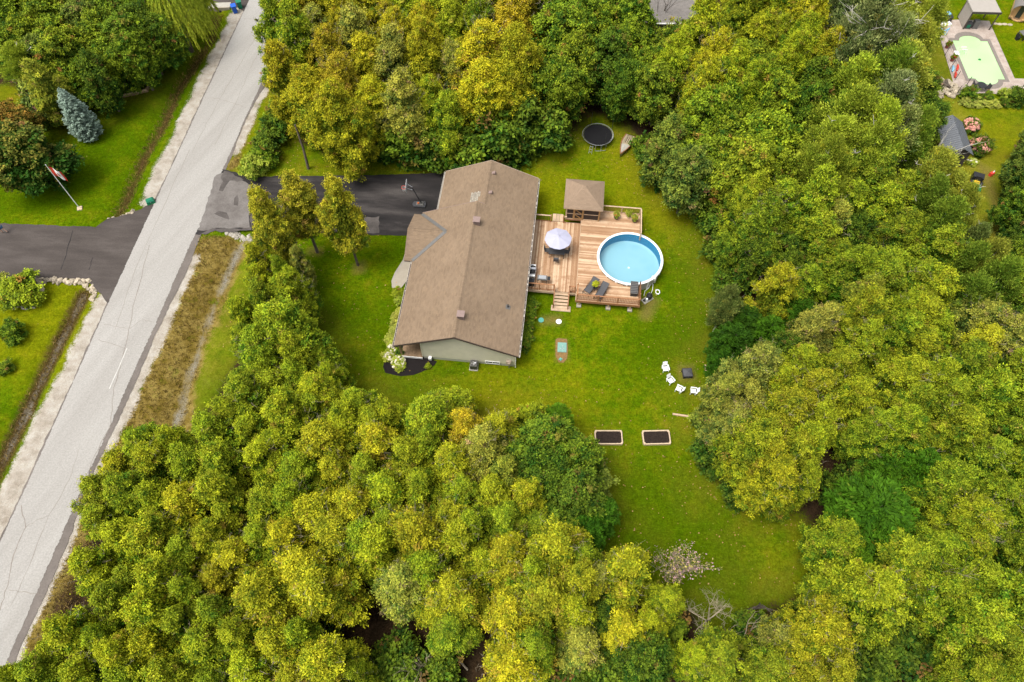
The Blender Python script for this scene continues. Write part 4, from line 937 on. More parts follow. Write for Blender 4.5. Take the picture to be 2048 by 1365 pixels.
MB().bb(-.38, .38, -.38, .38, .0, .42).build("bowl", M['charcoal'], fp); MB().bb(-.44, .44, -.44, .44, .42, .47).build("rim", M['black'], fp)
mb = MB(); mb.add([(-.4, -.4, .47), (.4, -.4, .47), (.4, .4, .47), (-.4, .4, .47), (0, 0, .66)], [(0, 1, 4), (1, 2, 4), (2, 3, 4), (3, 0, 4)]); mb.build("cover", M['sling'], fp)
for s in ((-.36, -.36), (.36, -.36), (.36, .36), (-.36, .36)): MB().bb(s[0]-.06, s[0]+.06, s[1]-.06, s[1]+.06, -.02, .44).build("leg", M['black'], fp)
def raised_bed(px0, py0, px1, py1, label, rz):
    (x0, y0), (x1, y1) = at(px0, py0, .25), at(px1, py1, .25); cx, cy = (x0+x1)/2, (y0+y1)/2; hx_, hy_ = abs(x1-x0)/2, abs(y1-y0)/2
    t = thing("raised_bed", label, "raised bed", (cx, cy, 0), rz, "raised beds on the lawn")
    for s in (-1, 1):
        MB().bb(-hx_, hx_, s*hy_-.05, s*hy_+.05, 0, .28).build("side_plank", M['fresh_wood'], t); MB().bb(s*hx_-.05, s*hx_+.05, -hy_+.052, hy_-.052, 0, .278).build("end_plank", M['fresh_wood'], t)
        for s2 in (-1, 1): MB().bb(s*(hx_-.09)-.04, s*(hx_-.09)+.04, s2*(hy_-.1)-.045, s2*(hy_-.1)+.045, 0, .30).build("corner_block", M['fresh_wood'], t)
    mb = MB(); rg = random.Random(px0); nx_, ny_ = 14, 9
    for j in range(ny_+1):
        for i in range(nx_+1): mb.v.append((-hx_+.04+(2*hx_-.08)*i/nx_, -hy_+.04+(2*hy_-.08)*j/ny_, .19+rg.uniform(-.02, .03)))
    mb.f = [(j*(nx_+1)+i, j*(nx_+1)+i+1, (j+1)*(nx_+1)+i+1, (j+1)*(nx_+1)+i) for j in range(ny_) for i in range(nx_)]; mb.build("soil", M['soil'], t)
raised_bed(1190, 862, 1245, 888, "timber raised bed of dark soil nearer the broadleaf trees", R_(.0)); raised_bed(1285, 862, 1341, 888, "timber raised bed of dark soil nearer the eastern wood", R_(1.5))
def plank(name, label, a, b, wd, hgt, mat):
    (x0, y0), (x1, y1) = at(*a), at(*b); L = math.hypot(x1-x0, y1-y0); mb = MB(); mb.box(((x0+x1)/2, (y0+y1)/2, hgt/2+.01), (L, wd, hgt), rz=math.atan2(y1-y0, x1-x0)); return tag(mb.build(name, M[mat]), label, "plank")
plank("timber_plank", "loose tan plank lying on the lawn between raised bed and wood", (1345, 829), (1384, 835), .16, .1, 'rail_pale')
plank("edging_plank", "weathered plank along the wood edge behind the fire pit, far piece", (1410, 731), (1412, 745), .14, .12, 'rail_pale'); plank("edging_plank", "thin weathered plank along the wood edge, piece nearer the raised beds", (1414, 768), (1416, 803), .1, .1, 'rail_wood')
def lid(label, px, py, r, mat):
    x, y = at(px, py); t = thing("septic_lid", label, "septic lid", (x, y, 0), 0)
    MB().lathe([(0, .09), (r*.5, .085), (r, .06), (r, -.02)], 22).build("cover", M[mat], t); MB().lathe([(r*.4, .087), (r*.55, .11), (r*.7, .078)], 22).build("moulded_ring", M[mat], t)
lid("round turquoise septic lid in bare grass nearest the house", 1082, 641, .27, 'cyan_lid'); lid("round white septic lid in bare grass beside the turquoise one", 1117.5, 644, .27, 'plastic_white')
x, y = at(1124, 696); t = thing("tank_cover", "rectangular grey green tank cover set in the lawn", "tank cover", (x, y, 0), -HA*.6)
MB().bb(-.42, .42, -.52, .52, -.03, .1).build("panel", M['grey_lid'], t); MB().bb(-.3, .3, -.46, .46, .101, .115).build("raised_panel", M['grey_lid'], t)
mb = MB(); mb.box((-.1, -.2, .14), (.32, .035, .035), rz=-.5).box((.1, -.18, .14), (.2, .035, .035), rz=.7).box((.05, .05, .13), (.03, .36, .02)); mb.build("handle", M['galv'], t)
x, y = at(1121, 719.5); t = thing("pipe_cap", "small turquoise cross shaped pipe cap in sandy soil", "pipe cap", (x, y, 0), .1)
MB().bb(-.17, .17, -.05, .05, 0, .1).build("cross_bar", M['cyan_lid'], t); MB().bb(-.05, .05, -.17, .17, .0, .096).build("cross_bar", M['cyan_lid'], t); MB().lathe([(0, .13), (.08, .13), (.08, 0)], 10).build("hub", M['cyan_lid'], t)
flat("sandy_patch", W([(1111, 680), (1116, 677), (1134, 679), (1136, 700), (1134, 718), (1127, 726), (1117, 725), (1111, 712)]), .030, M['sand'])
# trampoline
tr = pthing("trampoline", "round black trampoline with grey frame standing on the lawn before the wood", "trampoline", 1194.5, 280, 0)
rt = 1.74; MB().lathe([(0, .78), (1.0, .77), (rt-.13, .80)], 40).build("jump_mat", M['mat'], tr)
mb = MB(); mb.tube([(rt*math.cos(a*math.pi/20), rt*math.sin(a*math.pi/20), .82) for a in range(41)], .024, 6); mb.build("ring_frame", M['galv'], tr)
mb = MB()
for k in range(64): a = 2*math.pi*k/64; mb.tube([((rt-.13)*math.cos(a), (rt-.13)*math.sin(a), .8), ((rt-.02)*math.cos(a), (rt-.02)*math.sin(a), .82)], .012, 3)
tag(mb.build("spring", M['galv'], tr), kind='stuff')
for k in range(3): a = k*2.094+.52; c, s = math.cos(a), math.sin(a); e = (-s*.35, c*.35); MB().tube([(rt*c+e[0], rt*s+e[1], .8), (rt*c*1.02+e[0], rt*s*1.02+e[1], .03), (rt*c*1.02-e[0], rt*s*1.02-e[1], .03), (rt*c-e[0], rt*s-e[1], .8)], .022, 6).build("leg", M['galv'], tr)
a = -1.35; MB().tube([(.12+rt*math.cos(a)-.25, rt*math.sin(a), .8), (.12+rt*math.cos(a)-.25, rt*math.sin(a)-.02, .03), (.12+rt*math.cos(a)+.3, rt*math.sin(a)-.02, .03), (.12+rt*math.cos(a)+.3, rt*math.sin(a), .8)], .022, 6).build("leg", M['galv'], tr)
for k in range(4): a = k*1.57+.4; MB().tube([(rt*math.cos(a), rt*math.sin(a), .5), (rt*1.01*math.cos(a), rt*1.01*math.sin(a), 2.5)], .022, 6).build("net_pole", M['black'], tr)
lad = pthing("trampoline_ladder", "narrow steel ladder leaning against the trampoline frame", "ladder", 1180, 308, 0, R_(-18))
mb = MB(); mb.tube([(-.17, 0, 0), (-.15, .45, .85)], .02, 5).build("side_rail", M['galv'], lad); MB().tube([(.17, 0, 0), (.15, .45, .85)], .02, 5).build("side_rail", M['galv'], lad)
for k in range(3): z = .18+k*.27; MB().tube([(-.165, z*.53, z), (.165, z*.53, z)], .018, 5).build("rung", M['galv'], lad)
# boat: hull built from stations, open stern bay with bottom boards, decked bow
bt = pthing("row_boat", "weathered cream row boat with rust trim drawn up on the lawn beside the trampoline", "boat", 1250, 296, 0, R_(180-25))
L = 3.3; st_ = []
for i in range(13):
    t_ = i/12; y_ = -L/2+L*t_; hw = .62*max(0, 1-max(0, (t_-.25)/.75)**1.75)*(.86+.14*min(1, t_/.3)); hw = max(hw, .02); st_.append((y_, hw, .46+.12*t_**2, .05+.25*max(0, t_-.75)**1.2))
def skin(k0, k1, prof):
    mb = MB(); m = None
    for i in range(k0, k1+1):
        p = prof(*st_[i]); m = len(p); mb.v += p
    for i in range(k1-k0):
        for j in range(m-1): mb.f.append((i*m+j, i*m+j+1, (i+1)*m+j+1, (i+1)*m+j))
    return mb
hull = skin(0, 12, lambda y, w, h, b: [(-w, y, h), (-w*.93, y, h*.55), (-w*.6, y, b), (0, y, b-.03), (w*.6, y, b), (w*.93, y, h*.55), (w, y, h)]); hull.f.append(tuple(range(7))); hull.build("hull", M['boat'], bt, smooth=False)
skin(6, 12, lambda y, w, h, b: [(-w*.9, y, h-.02), (-w*.4, y, h+.05), (0, y, h+.09), (w*.4, y, h+.05), (w*.9, y, h-.02)]).build("bow_deck", M['slab'], bt)
for s in (-1, 1):
    MB().tube([(s*w_, y_, h_+.01) for y_, w_, h_, b_ in st_], .06, 5).build("gunwale", M['boat_trim'], bt); skin(0, 6, lambda y, w, h, b: sorted([(s*w*.97, y, h-.01), (s*w*.60, y, h-.03)])).build("side_deck", M['boat'], bt)
MB().bb(-.5, .5, -1.62, -.2, .08, .1).build("bilge", M['black'], bt)
for k in range(4): MB().bb(-.36+k*.2, -.24+k*.2, -1.6, -.35+.12*(k % 2), .3, .34).build("bottom_board", M['boat'], bt)
MB().bb(-.52, .52, -.32, -.06, .36, .42).build("thwart", M['boat'], bt)
# basketball hoop
bh = pthing("basketball_hoop", "portable basketball hoop with black base leaning over the dark driveway", "basketball hoop", 842, 411, 0, 0)
mb = MB(); mb.prism([(-.75, -.35), (.45, -.42), (.55, 0), (.45, .42), (-.75, .35), (-.9, 0)], .02, .22); mb.build("base", M['charcoal'], bh); MB().prism([(-.5, -.22), (.3, -.28), (.3, .28), (-.5, .22)], .22, .3).build("base_top", M['grey_flash'], bh)
MB().tube([(.1, 0, .2), (-.62, 0, 2.7)], .05, 8).build("pole", M['black'], bh); MB().tube([(.45, -.25, .2), (-.1, 0, .95), (.45, .25, .2)], .025, 5).build("brace", M['black'], bh)
MB().tube([(-.62, .12, 2.68), (-1.15, .15, 3.1)], .03, 5).tube([(-.62, -.12, 2.5), (-1.15, -.15, 2.75)], .03, 5).build("arm", M['galv'], bh)
MB().bb(-1.2, -1.15, -.62, .62, 2.55, 3.35).build("backboard", M['galv'], bh); MB().bb(-1.215, -1.201, -.56, .56, 2.62, 3.29).build("board_face", M['white'], bh)
mb = MB(); mb.bb(-1.222, -1.216, -.25, .25, 2.98, 3.02).bb(-1.222, -1.216, -.25, .25, 2.72, 2.76).bb(-1.222, -1.216, -.25, -.21, 2.76, 2.98).bb(-1.222, -1.216, .21, .25, 2.76, 2.98); mb.build("target_square", M['red'], bh)
rimp = [(-1.5+.23*math.cos(k*math.pi/10), .23*math.sin(k*math.pi/10), 2.75) for k in range(21)]; MB().tube(rimp, .02, 5).build("rim", M['red'], bh)
mb = MB()
for k in range(12):
    a = k*math.pi/6
    for s in (-1, 1): mb.tube([(-1.5+.23*math.cos(a), .23*math.sin(a), 2.74), (-1.5+.15*math.cos(a+s*.5), .15*math.sin(a+s*.5), 2.32)], .008, 3)
tag(mb.build("net", M['plastic_white'], bh), kind='stuff'); MB().bb(-1.32, -1.2, -.08, .08, 2.7, 2.78).build("rim_bracket", M['red'], bh)
bx_, by_ = at(837, 408, .3); mb = MB(); mb.blob((0, 0, 0), .12, random.Random(1), 12, 8, 0); o = tag(mb.build("basketball", M['orange'], None, smooth=True), "orange basketball resting on the black hoop base", "ball"); o.location = (bx_, by_, .42)
# flag
FS = 1.35
fl = pthing("flagpole", "slim white flagpole with a wooden foot in the lawn across the road", "flagpole", 160, 418, 0)
MB().tube([(0, 0, .1), (0, 0, 6.4)], [.045, .03], 8).build("pole", M['white'], fl); MB().lathe([(0, 6.55), (.06, 6.5), (.07, 6.44), (0, 6.38)], 10).build("finial", M['steel'], fl); MB().box((0, 0, .06), (.5, .5, .12), rz=.3).build("foot", M['fresh_wood'], fl)
fo = pthing("flag", "red and white maple leaf flag hanging limp from the white pole", "flag", 160, 418, 0, R_(8))
def drape(t): # along the fly: hangs in folds below the halyard
    return (.06+.58*t**.8, .10*math.sin(t*9)*t, -1.05*t)
def flagpt(t, s): d = drape(t); return (d[0]*FS, (d[1]+.03*math.sin(s*6+t*5))*FS, 6.25+FS*(-s*.95+d[2]*.75))
def flagpart(name, t0, t1, mat, nt=8, ns=8, off_=0.0):
    mb = MB()
    for i in range(nt+1):
        for j in range(ns+1): mb.v.append(flagpt(t0+(t1-t0)*i/nt, j/ns))
    mb.f = [(i*(ns+1)+j, (i+1)*(ns+1)+j, (i+1)*(ns+1)+j+1, i*(ns+1)+j+1) for i in range(nt) for j in range(ns)]; return mb.build(name, M[mat], fo)
flagpart("red_band", 0, .25, 'red'); flagpart("white_field", .25, .75, 'white', 12); flagpart("red_band", .75, 1, 'red')
leaf = [(0, .42), (.08, .26), (.16, .3), (.13, .1), (.24, .2), (.27, .12), (.4, .13), (.35, .03), (.4, -.02), (.2, -.18), (.22, -.25), (.03, -.22), (.03, -.42)]
leaf = leaf+[(-x, y) for x, y in leaf[::-1]]
for side in (1, -1):
    mb = MB(); mb.v = [(lambda p: (p[0]+side*.012*.6, p[1]+side*.02, p[2]))(flagpt(.5+x*.5*.55, .5-y*.8)) for x, y in leaf]; ctr = flagpt(.5, .5); mb.v.append((ctr[0]+side*.008, ctr[1]+side*.02, ctr[2])); n_ = len(leaf); mb.f = [(n_, i, (i+1) % n_) for i in range(n_)]; mb.build("maple_leaf", M['red'], fo)

# ------------------------------------------------------------------ across the road
def binthing(label, px, py, mat, s=1.0):
    t = pthing("recycling_bin", label, "bin", px, py, 0, .4, "bins at the roadside")
    mb = MB(); mb.v = [(sx*a*s, sy*b*s, z*s) for a, b, z in ((.24, .26, 0), (.30, .34, .95)) for sx, sy in ((-1, -1), (1, -1), (1, 1), (-1, 1))]; mb.f = [(3, 2, 1, 0), (0, 1, 5, 4), (1, 2, 6, 5), (2, 3, 7, 6), (3, 0, 4, 7), (4, 5, 6, 7)]; mb.build("body", M[mat], t)
    MB().box((0, 0, .98*s), (.66*s, .74*s, .07*s), rx=.05).build("lid", M[mat], t); MB().tube([(-.25*s, .38*s, .9*s), (.25*s, .38*s, .9*s)], .02, 5).build("handle", M['black'], t)
    for sx in (-.27, .27): MB().tube([(sx*s-.03, .28*s, .1*s), (sx*s+.03, .28*s, .1*s)], .1*s, 8).build("wheel", M['black'], t)
binthing("bright blue bin on the gravel shoulder by the far culvert", 471, 25, 'blue_bin', 1.0); binthing("green bin beside the blue one at the far driveway mouth", 481, 16, 'green_bin', 1.0)
x, y = at(302, 405); t = thing("utility_pedestal", "low green utility box on the verge at the west driveway mouth", "utility box", (x, y, 0), .5)
mb = MB(); mb.v = [(sx*a, sy*b, z) for a, b, z in ((.4, .3, 0), (.4, .3, .35), (.25, .18, .5)) for sx, sy in ((-1, -1), (1, -1), (1, 1), (-1, 1))]; mb.f = [(8, 9, 10, 11)]+[(k*4+i, k*4+(i+1) % 4, k*4+4+(i+1) % 4, k*4+4+i) for k in (0, 1) for i in range(4)]; mb.build("cover", M['green_bin'], t); MB().bb(-.44, .44, -.34, .34, 0, .06).build("base", M['mower_green'], t); MB().bb(-.03, .03, -.33, -.3, .2, .3).build("latch", M['galv'], t)
rs = random.Random(12)
def stonewall(label, line, n, size=(.22, .38), mat='palestone', spread=.3, zs=.0, name="culvert_wall"):
    P = W(line); c = P[len(P)//2]; t = thing(name, label, "stone wall", (c[0], c[1], 0)); mes = []
    for k in range(5): mb = MB(); mb.blob((0, 0, 0), 1, rs, 6, 4, .3, (1, .8, .6)); mes.append(mb.mesh("stone", M[mat]))
    tot = sum(math.dist(a, b) for a, b in zip(P[:-1], P[1:]))
    for i in range(n):
        d = tot*(i+rs.random()*.6)/n
        for a, b in zip(P[:-1], P[1:]):
            L = math.dist(a, b)
            if d <= L: break
            d -= L
        k = min(1, d/L); r = rs.uniform(*size); x = a[0]+(b[0]-a[0])*k+rs.uniform(-spread, spread); y = a[1]+(b[1]-a[1])*k+rs.uniform(-spread, spread)
        o = link("stone", mes[i % 5], t, (x-c[0], y-c[1], gz(x, y)+r*.3+zs), (rs.uniform(-.3, .3), rs.uniform(-.3, .3), rs.uniform(0, 6)), (r, r, r))
stonewall("rough stone headwall where the dry ditch meets the bungalow driveway", [(455, 463), (475, 469), (500, 473)], 46, (.18, .36), 'stone', .38, -.15)
stonewall("short stone headwall on the flag lawn side of the west driveway", [(212, 437), (228, 434), (250, 430), (262, 426)], 26, (.14, .28))
stonewall("long stone row edging the south side of the west driveway", [(62, 562), (100, 563), (150, 563), (170, 566), (188, 585), (186, 600)], 70, (.16, .34))
stonewall("ring of stones round the planting bed by the globe shrub", [(0, 600), (15, 607), (35, 615), (55, 617), (75, 612)], 26, (.14, .24), 'stone', .15)
stonewall("loose pale stones beside the globe shrub", [(78, 568), (84, 578), (80, 586)], 6, (.2, .45), 'palestone', .2)
x, y = at(439, 16); t = thing("culvert_headwall", "flat concrete culvert headwall over the ditch near the blue bin", "culvert", (x, y, 0), .05)
MB().bb(-1.4, 1.4, -.25, .9, .0, .14).build("cap_slab", M['slab'], t); MB().bb(-1.4, 1.4, -.45, -.26, -.7, .3).build("face_beam", M['concrete'], t); MB().tube([(0, -.6, -.4), (0, .5, -.4)], .35, 14).build("pipe", M['black'], t)
# low timber edging under the hedge
t = pthing("timber_edging", "low weathered timber edging round the shrub bed across the road", "edging", 260, 200, 0)
ox, oy = at(260, 200)
for a, b in (((222, 208), (240, 199)), ((238, 198), (296, 184)), ((296, 184), (303, 168))):
    (x0, y0), (x1, y1) = at(*a), at(*b); L = math.hypot(x1-x0, y1-y0); an = math.atan2(y1-y0, x1-x0)
    for k in range(2): MB().box(((x0+x1)/2-ox, (y0+y1)/2-oy, .12+k*.22), (L-.04, .1, .2), rz=an).build("edging_board", M['rail_pale' if k else 'porch_wood'], t)
    MB().bb(x0-ox-.07, x0-ox+.07, y0-oy-.07, y0-oy+.07, 0, .55).build("stake", M['porch_wood'], t)
# person at the edge of the west driveway: one continuous body, mid stride, clothing and hair as children
def person(px, py, rz):
    x, y = at(px, py); root = thing("person", "person in pale top and blue shorts walking on the west driveway", "person", (x, y, .015), rz)
    J = {'pel': (0, 0, .94), 'belly': (0, .01, 1.1), 'chest': (0, .02, 1.3), 'neck': (0, .03, 1.47), 'head': (0, .05, 1.57), 'crown': (0, .04, 1.70),
         'shl': (-.18, .02, 1.40), 'ell': (-.24, -.06, 1.14), 'wrl': (-.22, .06, .92), 'pal': (-.21, .09, .84), 'shr': (.18, .02, 1.40), 'elr': (.24, .06, 1.14), 'wrr': (.22, .22, .96), 'par': (.21, .27, .90),
         'hil': (-.1, 0, .90), 'knl': (-.11, .16, .52), 'anl': (-.11, .20, .09), 'tol': (-.12, .37, .03), 'hir': (.1, 0, .90), 'knr': (.11, -.02, .50), 'anr': (.11, -.26, .14), 'tor': (.12, -.14, .03)}
    Rr = {'pel': .14, 'belly': .125, 'chest': .145, 'neck': .055, 'head': .085, 'crown': .075, 'shl': .065, 'ell': .042, 'wrl': .03, 'pal': .036, 'shr': .065, 'elr': .042, 'wrr': .03, 'par': .036, 'hil': .09, 'knl': .058, 'anl': .04, 'tol': .032, 'hir': .09, 'knr': .058, 'anr': .04, 'tor': .032}
    Eg = [('pel', 'belly'), ('belly', 'chest'), ('chest', 'neck'), ('neck', 'head'), ('head', 'crown'), ('chest', 'shl'), ('shl', 'ell'), ('ell', 'wrl'), ('wrl', 'pal'), ('chest', 'shr'), ('shr', 'elr'), ('elr', 'wrr'), ('wrr', 'par'), ('pel', 'hil'), ('hil', 'knl'), ('knl', 'anl'), ('anl', 'tol'), ('pel', 'hir'), ('hir', 'knr'), ('knr', 'anr'), ('anr', 'tor')]
    for s, p, w in ((-1, 'pal', 'wrl'), (1, 'par', 'wrr')):
        b = Vector(J[p]); d = (b-Vector(J[w])).normalized()
        for i, (dx, ln) in enumerate(((-.026, .07), (-.009, .085), (.009, .08), (.026, .062))):
            k1, k2 = f'{p}f{i}', f'{p}t{i}'; J[k1] = tuple(b+Vector((0, dx, 0))+d*ln*.55); J[k2] = tuple(b+Vector((-s*.012, dx, 0))+d*ln); Rr[k1] = .010; Rr[k2] = .008; Eg += [(p, k1), (k1, k2)]
        J[p+'th'] = tuple(b+Vector((0, .05, .0))+d*.02); Rr[p+'th'] = .010; Eg.append((p, p+'th'))
    def skin(names, edges, name, mat, grow=0.0):
        me = bpy.data.meshes.new(name); ks = list(names); me.from_pydata([J[k] for k in ks], [(ks.index(a), ks.index(b)) for a, b in edges], []); o = link(name, me, root); me.materials.append(M[mat])
        o.modifiers.new("skin", 'SKIN')
        if not me.skin_vertices: bpy.context.view_layer.update()
        if not me.skin_vertices:
            bpy.context.view_layer.objects.active = o; bpy.ops.mesh.customdata_skin_add()
        for i, k in enumerate(ks): me.skin_vertices[0].data[i].radius = (Rr[k]+grow,)*2; me.skin_vertices[0].data[i].use_root = (i == 0)
        s = o.modifiers.new("sub", 'SUBSURF'); s.levels = 1; s.render_levels = 1; return o
    skin(J.keys(), Eg, "body", 'skin')
    skin(['chest', 'belly', 'pel', 'shl', 'shr', 'ell', 'elr'], [('pel', 'belly'), ('belly', 'chest'), ('chest', 'shl'), ('chest', 'shr'), ('shl', 'ell'), ('shr', 'elr')], "shirt", 'shirt', .016)
    J['ml'] = tuple((Vector(J['hil'])+Vector(J['knl']))/2-Vector((0, 0, .06))); J['mr'] = tuple((Vector(J['hir'])+Vector(J['knr']))/2-Vector((0, 0, .06))); Rr['ml'] = Rr['mr'] = .085
    skin(['pel', 'hil', 'ml', 'hir', 'mr'], [('pel', 'hil'), ('hil', 'ml'), ('pel', 'hir'), ('hir', 'mr')], "shorts", 'denim', .022)
    for a, b in (('anl', 'tol'), ('anr', 'tor')): mb = MB(); A_, B_ = Vector(J[a]), Vector(J[b]); mb.blob(tuple((A_+B_)/2), .1, random.Random(1), 8, 6, 0, (.5, 1.25, .5)); mb.build("shoe", M['black'], root, smooth=True)
    mb = MB(); mb.blob((0, .025, 1.665), .112, random.Random(2), 12, 8, .03, (.92, 1.0, .95)); mb.build("hair", M['hair'], root, smooth=True)
    mb = MB(); mb.blob((0, .135, 1.585), .022, random.Random(2), 8, 5, 0); mb.build("nose", M['skin'], root, smooth=True)
    for s in (-1, 1): mb = MB(); mb.blob((s*.033, .122, 1.615), .014, random.Random(2), 8, 5, 0); mb.build("eye", M['black'], root); mb = MB(); mb.blob((s*.098, .045, 1.59), .03, random.Random(2), 8, 5, 0, (.4, .7, 1)); mb.build("ear", M['skin'], root)
    MB().box((0, .128, 1.545), (.05, .012, .01)).build("mouth", M['terracotta'], root)
person(11, 466, R_(70))

# ------------------------------------------------------------------ the neighbour's yard beyond the wood
flat("pool_patio", W([(1869, 44), (1920, 40), (1978, 43), (2003, 100), (2029, 158), (2130, 160), (2130, 177), (2048, 178), (2006, 190), (1970, 187), (1912, 190), (1905, 162), (1888, 105)]), .05, M['paver'])
c1, c2, c3, c4_ = at(1907, 82), at(1977, 84), at(2007, 160), at(1934, 158)
ctr = ((c1[0]+c2[0]+c3[0]+c4_[0])/4, (c1[1]+c2[1]+c3[1]+c4_[1])/4)
ax = math.atan2(c2[1]-c1[1]+c3[1]-c4_[1], c2[0]-c1[0]+c3[0]-c4_[0]); hw_ = (math.dist(c1, c2)+math.dist(c3, c4_))/4; hl_ = (math.dist(c1, c4_)+math.dist(c2, c3))/4
def roman(g, n=12):
    r = hw_*.62+g; P = [(-hw_-g, -hl_-g), (-r, -hl_-g)]+[(r*math.cos(a), -hl_-g-.75*r*math.sin(a)) for a in [math.pi-math.pi*k/n for k in range(1, n)]]+[(r, -hl_-g), (hw_+g, -hl_-g)]
    return P+[(-x, -y) for x, y in P]
np_ = thing("inground_pool", "pale green inground pool with rounded ends on the neighbour's stone patio", "pool", (ctr[0], ctr[1], 0), ax)
out, inn = roman(.42), roman(0); mb = MB(); k = len(out); mb.v = [(p[0], p[1], .075) for p in out]+[(p[0], p[1], .075) for p in inn]+[(p[0], p[1], .0) for p in inn]+[(p[0], p[1], .0) for p in out]
mb.f = [(i, (i+1) % k, k+(i+1) % k, k+i) for i in range(k)]+[(k+i, k+(i+1) % k, 2*k+(i+1) % k, 2*k+i) for i in range(k)]+[(3*k+i, 3*k+(i+1) % k, (i+1) % k, i) for i in range(k)]; mb.build("coping", M['coping'], np_)
def nsheet(name, poly, z, mat):
    o = flat(name, poly, z, M[mat]); del o['kind']; o.parent = np_; return o
nsheet("water", roman(.0), .066, 'water_green'); nsheet("pool_floor", roman(-.02), .054, 'liner_green')
nsheet("shallow_shelf", [(r_*math.cos(a)*hw_*.60, hl_+.03+.72*r_*math.sin(a)*hw_*.6) for r_ in (1,) for a in [math.pi*k/12 for k in range(13)]], .058, 'liner_white')
MB().tube([(.0, 0, .07), (.25, -.1, .09)], .12, 8).build("cleaner_head", M['mower_green'], np_)
def P3_(px, py, z=0): x, y = at(px, py, z); return (x, y, z)
# cabana
cb0 = P3_(1946, 48); t = thing("pool_cabana", "small square cabana with flat pale roof at the head of the neighbour's pool", "cabana", (cb0[0], cb0[1], .05), ax)
MB().bb(-1.75, 1.75, -1.3, 1.3, 2.35, 2.5).build("roof", M['cabana'], t); MB().bb(-1.82, 1.82, -1.38, -1.31, 2.25, 2.52).build("fascia", M['shed_wall'], t)
for sx in (-1.65, 1.65):
    for sy in (-1.22, 1.22): MB().bb(sx-.06, sx+.06, sy-.06, sy+.06, 0, 2.35).build("post", M['bark'], t)
for k in range(9): MB().bb(-1.68, -1.64, -1.1+k*.265, -.87+k*.265, .1, 2.3).build("side_panel", M['cabana_wall'], t)
hb = thing("pump_house", "two small equipment boxes standing under the cabana", "equipment box", P3_(1940, 56), ax); MB().bb(-.9, -.1, -.3, .3, 0, .8).build("box", M['charcoal'], hb); MB().bb(.1, .75, -.3, .3, 0, 1.05).build("tall_box", M['grey_flash'], hb); MB().bb(-.7, -.3, -.32, -.3, .2, .6).build("green_panel", M['lime'] if False else M['green_bin'], hb)
# deck box with blue float, vacuum hoses, planters, patio furniture
t = thing("toy_chest", "dark toy chest heaped with pale blue pool toys in the patio corner", "chest", P3_(1884, 42), ax); MB().bb(-.95, .95, -.4, .4, 0, .7).build("body", M['shed_wall'], t); MB().bb(-1.0, 1.0, -.45, .45, .7, .76).build("lid", M['black'], t)
mb = MB(); mb.blob((.15, 0, 1.0), .35, rs, 10, 6, .15, (1.4, 1, .6)); tag(mb.build("pool_float", M['lightblue'], None), "pale blue inflatable float lying on the dark chest", "float").location = (t.location.x, t.location.y, .05)
mb = MB(); r0 = random.Random(31); pth = [at(1880+r0.uniform(-4, 30), 56+r0.uniform(0, 16)) for _ in range(9)]
mb.tube([(p[0], p[1], .1+.02*i % .06) for i, p in enumerate(pth)], .05, 5); tag(mb.build("vacuum_hose", M['lightblue']), "pale blue vacuum hose in loose loops on the patio stones", "hose")
mb = MB(); pth = [P3_(1883, 47, .12), P3_(1892, 50, .12), P3_(1897, 47, .12), P3_(1900, 52, .12)]; mb.tube(pth, .28, 6); tag(mb.build("folded_cover", M['plastic_white']), "folded white pool cover beside the dark chest", "cover")
def planter(px, py, h, label, potmat, leafmat, flower=None, r=.28, group=None, alpha=.5):
    z = h; x, y = at(px, py, z); t = thing("flower_pot", label, "flower pot", (x, y, z), 0, group); MB().lathe([(r*.7, 0), (r, r*1.5), (r*1.1, r*1.5), (r*1.1, r*1.7), (r*.9, r*1.7), (0, r*1.55)], 14).build("pot", M[potmat], t)
    return t, r
# fence of thin posts and wire round the patio
fpts = [(1868, 18), (1868, 46), (1878, 78), (1889, 112), (1899, 140), (1909, 162)]
t = thing("wire_fence", "thin black wire fence with slim posts along the neighbour's patio", "fence", (*at(1889, 112), 0)); o0 = at(1889, 112)
for p in fpts: x, y = at(*p); MB().tube([(x-o0[0], y-o0[1], 0), (x-o0[0], y-o0[1], 1.4)], .03, 5).build("post", M['black'], t)
for zz in (.25, .8, 1.35): MB().tube([(at(*p)[0]-o0[0], at(*p)[1]-o0[1], zz) for p in fpts], .012, 4).build("rail_wire", M['black'], t)
fp2 = [(1912, 190), (1932, 172), (1938, 187), (1972, 189)]
t = thing("wire_fence", "thin black wire fence round the near corner of the neighbour's patio", "fence", (*at(1932, 180), 0)); o0 = at(1932, 180)
for p in fp2: x, y = at(*p); MB().tube([(x-o0[0], y-o0[1], 0), (x-o0[0], y-o0[1], 1.3)], .035, 5).build("post", M['black'], t)
for zz in (.3, 1.25): MB().tube([(at(*p)[0]-o0[0], at(*p)[1]-o0[1], zz) for p in fp2], .014, 4).build("rail_wire", M['black'], t)
bs = thing("patio_set", "small black bistro table with two chairs below the green pool", "table set", P3_(1957, 180), .1)
MB().lathe([(0, .7), (.55, .7), (.55, .74), (0, .74)], 16).build("tabletop", M['black'], bs); MB().tube([(0, 0, 0), (0, 0, .7)], .05, 6).build("pedestal", M['black'], bs)
def bistro(px, py, rz, lab):
    t = thing("bistro_chair", lab, "chair", P3_(px, py), rz, "black bistro chairs"); MB().bb(-.25, .25, -.25, .25, .4, .45).build("seat", M['black'], t); MB().box((0, .26, .68), (.48, .04, .5), rx=-.15).build("backrest", M['charcoal'], t)
    for sx in (-.22, .22):
        for sy in (-.22, .22): MB().tube([(sx, sy, 0), (sx, sy, .4)], .02, 5).build("leg", M['black'], t)
